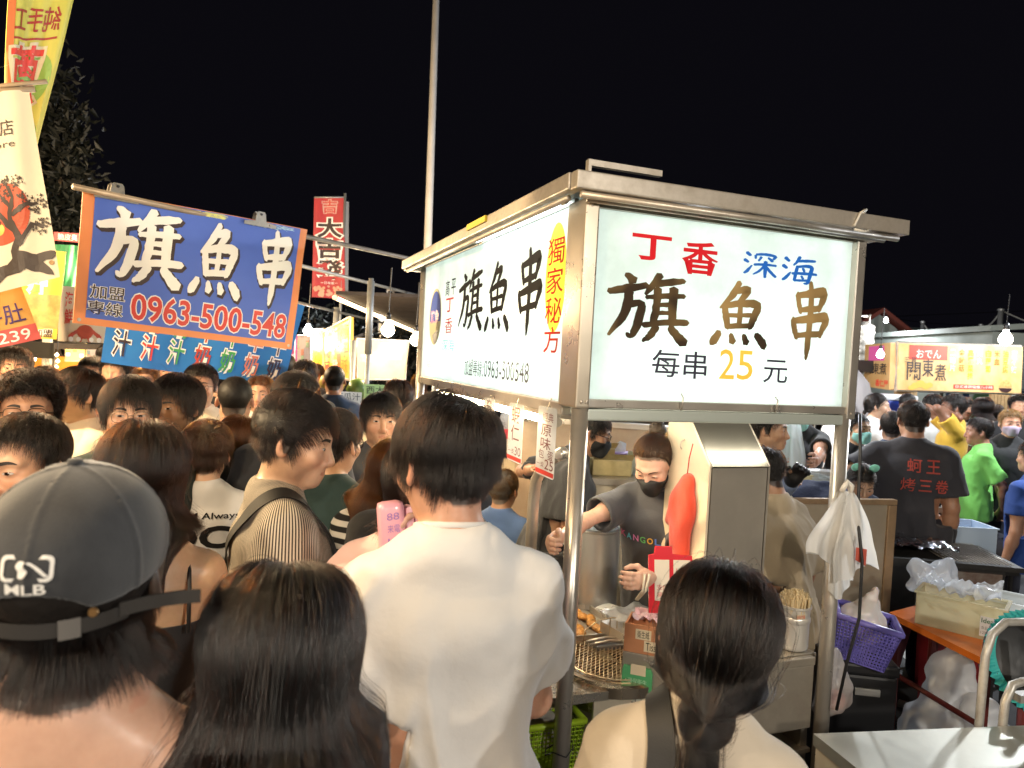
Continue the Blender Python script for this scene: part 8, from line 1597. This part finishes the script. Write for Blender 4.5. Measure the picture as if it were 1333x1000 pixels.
for k in range(26):
    a = 2*math.pi*k/26; p = J['neck']+J['Rt']@np.array([.078*math.sin(a), .088*math.cos(a)+.012, -.035-.022*math.cos(a)]); M_ = Matrix.Translation(p); mb.lathe([(.001, -.007), (.006, -.004), (.0075, 0), (.006, .004), (.001, .007)], 8, M=M_)
mb.build('pearl_necklace', mat('pearl', (.7, .62, .5), .25), H_['root'], True)['kind'] = 'stuff'
person('tall man in glasses and a cream tee looking left, behind the necklace woman', 104, 479, 3.1, 212, hair=('bowl', 'black', 5000), glasses='wire', top=T(CT_, ease=.03), skin='mid', opts=dict(vmul=.9))
person('young man with a thick black fringe glancing left, right of the glasses man', 232, 491, 2.8, 192, hair=('bowl', 'black', 7000), top=T(BT), skin='tan', opts=dict(vmul=1.3, mess=.5), gaze=(-.4, 0))
person('woman with black bangs half hidden behind the man in wire glasses', 214, 531, 3.25, 188, sex='f', hair=('bob', 'black', 4500), top=T(BT), opts=dict(bangs=True, end=-.20))
K_ = person('broad man in a black tee with cropped hair, back turned under the drinks banner', 307, 489, 3.35, -16, build=1.2, hair=('buzz', 'black', 3000), top=T(BT, ease=.03), skin='mid', opts=dict(noface=True))
L_ = person('man in glasses and a pale tee with a black strap, under the drinks banner', 262, 475, 3.9, 165, hair=('short', 'black', 3000), glasses='wire', top=T(CT_), skin='mid'); J = L_['J']; n_ = J['neck']; strap(L_, [n_+np.array([.08, -.08, -.05]), n_+np.array([.085, .0, .02]), n_+np.array([.07, .11, -.10]), n_+np.array([.0, .15, -.25]), n_+np.array([-.1, .15, -.42])], .03, BLK_STRAP, 'bag_strap')
person('woman with reddish brown hair looking down, behind the man in wire glasses', 136, 497, 3.75, 195, sex='f', hair=('bob', 'auburn', 4500), top=T(BT), head=(0, 15, 0), opts=dict(end=-.14))
person('dark haired man behind the striped shirt man, head only', 386, 486, 2.75, -14, hair=('bowl', 'black', 6000), top=T(BT), opts=dict(noface=True)); person('person in a very dark jacket hidden behind the striped shirt man', 436, 535, 2.45, 20, hair=('short', 'black', 5000), glasses='thick', top=T(DKG, sleeve=1.9, ease=.045), skin='mid')
person('boy with a blunt bowl cut and dark tee looking at us by the fruit signs', 497, 513, 3.1, 163, hair=('bowl', 'black', 8000), top=T(GT_, ease=.02), skin='mid', opts=dict(mess=.1, vmul=1.0), head=(0, -3, 0), gaze=(0, -.2))
person('woman with red brown long hair in a black and white striped top', 518, 574, 2.3, 14, side=6, sex='f', hair=('long', 'auburn', 8000), top=T(stripes('bold_stripe', (.012, .012, .013), (.66, .64, .60), 9, 'Z', 1.2, .5), sleeve=1.8, sr=(.060, .055)), opts=dict(len=.26, noface=True, mess=.12, narrow=.07))
person('person in a plain black tee hidden behind the young man in white', 552, 556, 2.12, -6, hair=('bowl', 'black', 4000), top=T(BT, ease=.03, sleeve=.9, sr=(.07, .085)), opts=dict(noface=True))
hw = at(503, 722, 1.60); N_ = person('person in a pale pink tee raising a pink camera, beside the young man in white', 546, 572, 1.74, -4, sex='f', hair=('bob', 'black', 3000), top=T(PINK, ease=.03, sleeve=.85, sr=(.07, .085), fold=.012), skin='fair', world_wrists=(hw, None), hints=((-.7, -.2, -.8), None), hands=(dict(fine=1, fd=(.25, .1, 1.0), pn=(.9, .35, 0), curl=.62, grip=.8), {}), opts=dict(noface=True), lod=0)
hc_ = N_['base']+N_['Rw']@N_['J']['wr'][0]; PKM = mat('pink_plastic', (.72, .34, .42), .30, coat=.2); p_ = at(514, 690, 1.60); ZR = Matrix.Translation(p_) @ Matrix.Rotation(rad(-6), 4, 'Y') @ Matrix.Rotation(rad(24), 4, 'Z'); t = thing('instant_camera', 'pink instant camera held up in a hand beside the young man in white', 'camera', M=ZR)
mb = MB(); mb.box((-.036, -.022, -.066), (.022, .026, .066), bev=.014); mb.build('camera_body', PKM, t, True); mb = MB(); mb.box((.0225, -.018, -.042), (.044, .022, .052), bev=.010); mb.lathe([(.022, 0), (.022, .016), (.016, .018), (.015, .006), (.001, .005)], 24, M=Matrix.Translation((.044, .0, .02)) @ Matrix.Rotation(rad(90), 4, 'Y')); mb.build('lens_housing', mat('pink_light', (.74, .42, .50), .3), t, 50)
for k, (s_, z0, z1) in enumerate((('88', .028, .044), ('来電', .0, .018), ('1:1', -.042, -.012))): mb = MB(); text_to(mb, s_, lambda a, b, h: (a, -.0225-h, b), (-.022, z0, .006, z1), 0, .0008); mb.build('lettering', mat('mauve_ink', (.30, .16, .42), .5), t)
# ---- vendors
rw_, lw_ = at(728, 700, 2.52), at(845, 752, 2.42)
V1 = person('woman cooking at the cart in a black mask and charcoal tee', 846, 572, 2.70, 208, sex='f', lean=16, head=(6, 36, 0), hair=('pony', 'ash', 9000), mask='black', top=T(GT_, ease=.022, sleeve=.72, sr=(.062, .078), fold=.010, collar=True), skin='fair', lod=0, bottom=(.012, .012, .013), world_wrists=(lw_, rw_), hints=((-.3, -.6, -.7), (.9, -.2, -.4)), hands=(dict(fine=1, curl=.6, grip=.7), dict(fine=1, curl=.75, grip=.8)), opts=dict(tie=(0, -.085, .085), tail=.05, mess=.5, open=.55, hl=.012))
v, q = solid([ell((0, -.098, .100), (.036, .034, .030), k=.02), ell((.012, -.112, .106), (.026, .026, .022), k=.02)], .006); n = vnormals(v, q); v = v+n*((vnoise(v*np.array([90, 40, 160]))-.5)*.010)[:, None]; me = npmesh('hair_bun', V1['Hl'](v), q); me.materials.append(shellmat('ash')); link('hair_bun', me, None, V1['root'])
J = V1['J']; KC = ((.62, .05, .22), (.10, .50, .62), (.66, .20, .45), (.10, .45, .12), (.72, .40, .04), (.10, .20, .60))
for k, ch in enumerate('KANGOL'):
    on_shirt(V1, lambda mb, fn, k=k, ch=ch: text_to(mb, ch, fn, (-.135+.030*k, .03, -.135+.030*k+.022, .054), .015, 0, .02), J['T'](0, .1, .30), J['Rt']@np.array([0, 1, 0]), J['Rt']@np.array([-1, 0, 0]), J['Rt']@np.array([0, 0, 1]), mat('kang%d' % k, KC[k], .6), gap=.004)
hand = V1['base']+V1['Rw']@J['wr'][0]; t = thing('tongs', 'pale chopstick tongs in the hand of the cooking woman', 'tongs', tuple(hand)); e_ = np.array(atz(828, 800, .80)); mb = MB()
for o_ in (-.008, .008): mb.tube([np.array([o_-.02, -.06, .03]), np.array([o_*.6-.03, -.08, -.02]), e_-hand+np.array([o_*.4, 0, .06])], .0045, 7)
mb.build('stick', mat('pale_stick', (.72, .64, .50), .5), t, True)
person('man in a black tee and thick glasses bending over behind the cart', 777, 533, 3.5, 88, lean=18, head=(4, 16, 0), hair=('short', 'black', 6000), glasses='thick', mask='black', top=T(BT, ease=.035, sleeve=.8, fold=.012), skin='tan', bottom=(.012, .012, .014), world_wrists=(at(700, 610, 3.55), at(783, 672, 3.45)), hints=((-.5, -.7, -.2), (.5, -.6, -.6)), opts=dict(vmul=.7))
person('older person with thin grey hair in a blue top sitting low behind the cart', 656, 612, 4.0, 24, hair=('short', 'grey', 5000), top=T(BLU), skin='tan', opts=dict(sit=True, noface=True, vmul=.8))
t = thing('green_stool', 'pale green plastic stool under the person in blue behind the cart', 'stool', tuple(at(664, 700, 4.0)*np.array([1, 1, 0]))); mb = MB(); mb.box((-.16, -.16, .33), (.16, .16, .37), bev=.02); mb.build('seat', mat('pale_green_plastic', (.36, .60, .20), .4), t)
for (x, y) in ((-.13, -.13), (.13, -.13), (-.13, .13), (.13, .13)): mb = MB(); mb.box((x-.02, y-.02, 0), (x+.02, y+.02, .33)); mb.build('leg', mat('pale_green_plastic', (.36, .60, .20)), t)
person('man in a loose tan tee behind the exhaust hood, back of the shoulder showing', 986, 583, 3.06, -35, lean=10, head=(-15, 18, 0), hair=('short', 'black', 4000), top=T(TAN, ease=.04, sleeve=.95, sr=(.078, .095), fold=.020, big=.8), skin='tan', opts=dict(noface=True), build=1.1)
# ---- right side crowd
R1 = person('stout man in a black tee with red characters on the back at the grill', 1190, 522, 4.3, 24, build=1.2, sw=.18, head=(-10, 4, 0), hair=('short', 'black', 4500), top=T(cloth('faded_black', (.035, .033, .040)), ease=.03, sleeve=.75, sr=(.075, .09), fold=.012, hem=-.08), skin='tan', world_wrists=(at(1124, 652, 4.05), None), hints=((-.8, -.3, -.4), None), opts=dict(noface=True, vmul=.8), hands=(dict(fine=1), {}))
RL = mat('shirt_red', (.45, .07, .05), .8); on_shirt(R1, lambda mb, fn: (text_to(mb, '蚵', fn, (.0, .01, .075, .085), .01, 0, .03), text_to(mb, '王', fn, (.10, .01, .17, .085), .01, 0, .03), text_to(mb, '烤', fn, (-.03, -.10, .045, -.025), .0, 0, .02), text_to(mb, '三', fn, (.065, -.095, .13, -.03), .01, 0, .03), text_to(mb, '卷', fn, (.15, -.10, .215, -.025), .01, 0, .03)), R1['J']['T'](-.03, -.15, .36), (0, -1, 0), (1, 0, 0), (0, 0, 1), RL, gap=.011)
person('thin older man in a bright green tee standing in profile, hands behind his back', 1276, 544, 5.75, 294, build=.82, sw=.140, hair=('short', 'black', 4000), top=T(GRN, ease=.03, sleeve=.8, fold=.012), skin='tan', wrists=((-.04, -.20, .88), (.05, -.22, .90)), hints=((-.8, -.7, 0), (.8, -.7, 0)), bottom=(.012, .012, .014), opts=dict(vmul=.7, hl=.01), head=(0, 4, 0))
person('man in a mustard tee with both hands behind his neck', 1244, 514, 6.4, 292, hair=('short', 'black', 3000), top=T(YEL), skin='deep', wrists=((-.07, -.03, 1.47), (.07, -.03, 1.47)), hints=((-.7, .8, .1), (.5, .8, .1)), hands=(dict(fine=1, fd=(1, -.1, .2), pn=(0, 1, 0)), dict(fine=1, fd=(-1, -.1, .2), pn=(0, 1, 0))), lod=1)
person('woman in a thin white blouse with a hand raised to her mouth', 1142, 512, 6.2, 118, sex='f', hair=('pony', 'black', 3000), top=T(WT, sleeve=1.0), skin='fair', wrists=(None, (.06, .20, 1.40)), hints=(None, (.7, .2, -.8)), hands=({}, dict(fine=1, fd=(-.4, .1, 1), pn=(-.3, -1, 0))))
R5 = person('woman worker in a green mask and black tee, right of the cart post', 1116, 537, 4.9, 158, sex='f', hair=('pony', 'black', 3000), mask='green', top=T(BT, ease=.03), skin='fair', lean=6); R6 = person('worker in a green mask and black tee leaning over the food tubs', 1046, 516, 5.0, 192, lean=14, head=(0, 22, 0), hair=('short', 'black', 3000), mask='green', top=T(BT, ease=.03), skin='mid', world_wrists=(at(1062, 606, 4.5), at(1015, 606, 4.5)), hands=(dict(fine=1), dict(fine=1)))
for R_ in (R5, R6): on_shirt(R_, lambda mb, fn: disc(mb, fn, .02, 0, .055, .034, 0, 20, 3), R_['J']['T'](0, .12, .32), (0, 1, 0), (-1, 0, 0), (0, 0, 1), mat('fish_print', (.60, .50, .50), .7, noise=(60, .8, (.35, .2, .2))), 'fish_print', gap=.006)
R7 = person('child bending down in a headband with two mint green ears', 1124, 634, 4.0, 188, sex='f', lean=34, h=1.40, ground=-.0, head=(0, 30, 0), hair=('pony', 'black', 3500), top=T(SLT), opts=dict(tail=.1), skin='fair')
for sg in (-1, 1): mb = MB(); mb.lathe([(.001, -.008), (.028, -.006), (.032, 0), (.028, .006), (.001, .008)], 16, M=Matrix.Rotation(rad(90), 4, 'X')); mb.v = [tuple(x) for x in R7['Hl'](np.array(mb.v)+np.array([sg*.055, 0, .125]))]; mb.build('headband_ear', mat('mint', (.25, .66, .52), .7), R7['root'], True)
person('man in a navy tee behind the worker at the grill, left of the stout man', 1163, 536, 5.2, 26, hair=('short', 'black', 2500), top=T(NVT), skin='tan', lod=1, opts=dict(noface=True, vmul=.7)); person('older woman with tinted grey hair and a lilac mask at the right edge', 1316, 534, 5.9, 196, sex='f', hair=('short', 'tan', 3000), mask='lilac', top=T(BT), skin='mid'); person('person with a brown bob in a white top seen from behind below the oden sign', 1281, 517, 7.2, 10, sex='f', hair=('bob', 'dark', 2500), top=T(CT_), lod=2, opts=dict(noface=True)); person('man in a pale grey shirt behind the man with hands on his neck', 1216, 514, 7.0, 70, hair=('short', 'black', 2500), top=T(cloth('pale_grey', (.52, .52, .50)), sleeve=1.8, ease=.03), lod=2, skin='tan')
person('person in a royal blue tee sitting at the right edge', 1348, 575, 5.4, -24, hair=('short', 'black', 2500), top=T(cloth('royal', (.015, .06, .28))), lod=1, opts=dict(sit=True, noface=True), skin='mid')
W_ = person('person in a slate blue top with a black glove, right of the exhaust hood', 1001, 532, 3.95, 120, lean=8, hair=('short', 'black', 2500), top=T(SLT, sleeve=1.8, sr=(.062, .05)), skin='mid', world_wrists=(at(1032, 624, 3.72), at(1020, 640, 3.8)), lod=1)
J = W_['J']; P = hand_prims(J['wr'][0], J['wr'][0]-J['el'][0], (1, .2, 0), -1, 1.22, .5); P.append(cone(J['wr'][0]-unit(J['wr'][0]-J['el'][0])*.07, J['wr'][0]+unit(J['wr'][0]-J['el'][0])*.02, .045, .034)); v, q = solid(P, .007); me = npmesh('glove', v, q); me.materials.append(mat('glove_black', (.014, .014, .015), .35, bump=(60, .5, .003))); link('glove', me, None, W_['root'])
# ---- the crowd further back: five figures built once, then copied with their parts
def far(k, **a): return person(a.pop('label'), a.pop('px'), a.pop('py'), a.pop('Y'), a.pop('f'), lod=2, **a)['root']
protos = [far(0, label='-', px=390, py=476, Y=5.2, f=-12, hair=('short', 'black', 1800), top=T(BT), opts=dict(noface=True), skin='mid', h=1.70), far(1, label='-', px=330, py=480, Y=5.0, f=160, hair=('bowl', 'black', 1800), top=T(GT_), skin='mid', h=1.68), far(2, label='-', px=350, py=480, Y=5.0, f=-14, sex='f', hair=('bob', 'dark', 1800), top=T(CT_), opts=dict(noface=True), h=1.62), far(3, label='-', px=280, py=480, Y=5.0, f=165, sex='f', hair=('bob', 'brown', 1800), top=T(WT), skin='fair', h=1.60), far(4, label='-', px=410, py=480, Y=5.0, f=-8, hair=('buzz', 'black', 900), top=T(NVT), opts=dict(noface=True), skin='tan', h=1.74)]
FARS = [(0, 150, 4.6, 168, 'dark tee far figure just right of the tall man in glasses'), (3, 190, 5.0, 158, 'pale topped woman far back above the man in wire glasses'), (1, 222, 5.4, 165, 'fringed man far back under the left half of the drinks banner'), (2, 245, 4.9, -16, 'bob haired woman with her back turned under the middle of the drinks banner'), (0, 286, 5.0, -14, 'dark haired man with his back turned left of the broad man in black'), (3, 340, 4.4, 170, 'brown haired woman facing us right of the broad man in black'), (2, 356, 4.8, -10, 'bob haired woman with her back turned near the right end of the drinks banner'), (4, 372, 5.8, -8, 'cropped man in navy with his back turned below the corner of the drinks banner'), (0, 398, 5.0, -12, 'dark haired man with his back turned right of the drinks banner'), (1, 410, 6.6, 172, 'far fringed man facing us by the pale board'), (0, 420, 7.6, 0, 'small far man with his back turned before the yellow boards'), (4, 436, 5.3, -10, 'cropped man in navy with his back turned below the striped board'), (2, 400, 8.6, 0, 'smallest far woman at the end of the alley'), (3, 380, 7.8, 172, 'far pale topped woman facing us beyond the drinks banner'), (1, 120, 5.2, 160, 'fringed man far back right of the light string'), (2, 60, 4.6, 150, 'bob haired woman far back before the orange wall'), (1, 20, 4.3, 150, 'fringed man far back at the left edge before the orange wall'), (0, 300, 6.4, -10, 'small dark haired man far back behind the broad man in black'), (3, 265, 6.2, 170, 'small pale topped woman far back behind the man in glasses with a strap'),
        (0, 140, 6.4, -12, 'far dark haired man with his back turned below the left end of the drinks banner'), (3, 205, 7.0, 160, 'tiny pale topped woman far back under the drinks banner, left of its middle'), (1, 318, 7.4, 170, 'tiny fringed man far back under the drinks banner, right of its middle'), (2, 234, 8.2, -10, 'tiny bob haired woman with her back turned under the drinks banner'), (4, 180, 8.4, 160, 'tiny cropped man in navy facing us under the drinks banner'), (1, 345, 9.0, 172, 'tiny fringed man facing us at the far right under the drinks banner'), (3, 395, 6.2, 175, 'pale topped woman facing us between the drinks banner and the pale board'), (0, 428, 9.5, 178, 'tiny dark haired man facing us at the far end of the alley'),
        (2, 520, 4.3, -6, 'bob haired person with the back turned behind the boy with the bowl cut'), (3, 547, 7.5, -10, 'pale topped person far behind the corner sign post'), (0, 1110, 7.4, 20, 'far dark haired man left of the narrow oden sign'), (3, 1102, 7.0, 190, 'far pale topped woman left of the narrow oden sign'), (1, 1260, 7.6, 200, 'far fringed man below the middle of the oden sign'), (4, 1185, 7.3, 60, 'far cropped man in navy below the left end of the oden sign'), (2, 1300, 8.0, 20, 'far bob haired woman below the right end of the oden sign'), (0, 1330, 7.0, 200, 'far dark haired man at the right edge under the oden sign'), (0, 768, 6.2, 185, 'far dark haired man seen past the corner post behind the cart'), (1, 845, 6.6, 190, 'far fringed man seen above the cooking woman')]
seen = set()
for k, px, Y, f, lab in FARS:
    src = protos[k]; o = src if k not in seen else copy_tree(src); seen.add(k); d = ray(px, 480); p = CAM+d*(Y/d[1]); o.matrix_world = Matrix.Translation((p[0], p[1], 0)) @ Matrix.Rotation(-rad(f), 4, 'Z'); s_ = RNG.uniform(.96, 1.03); o.scale = (s_, s_, s_); tag(o, lab, 'person', 'people further back in the market')
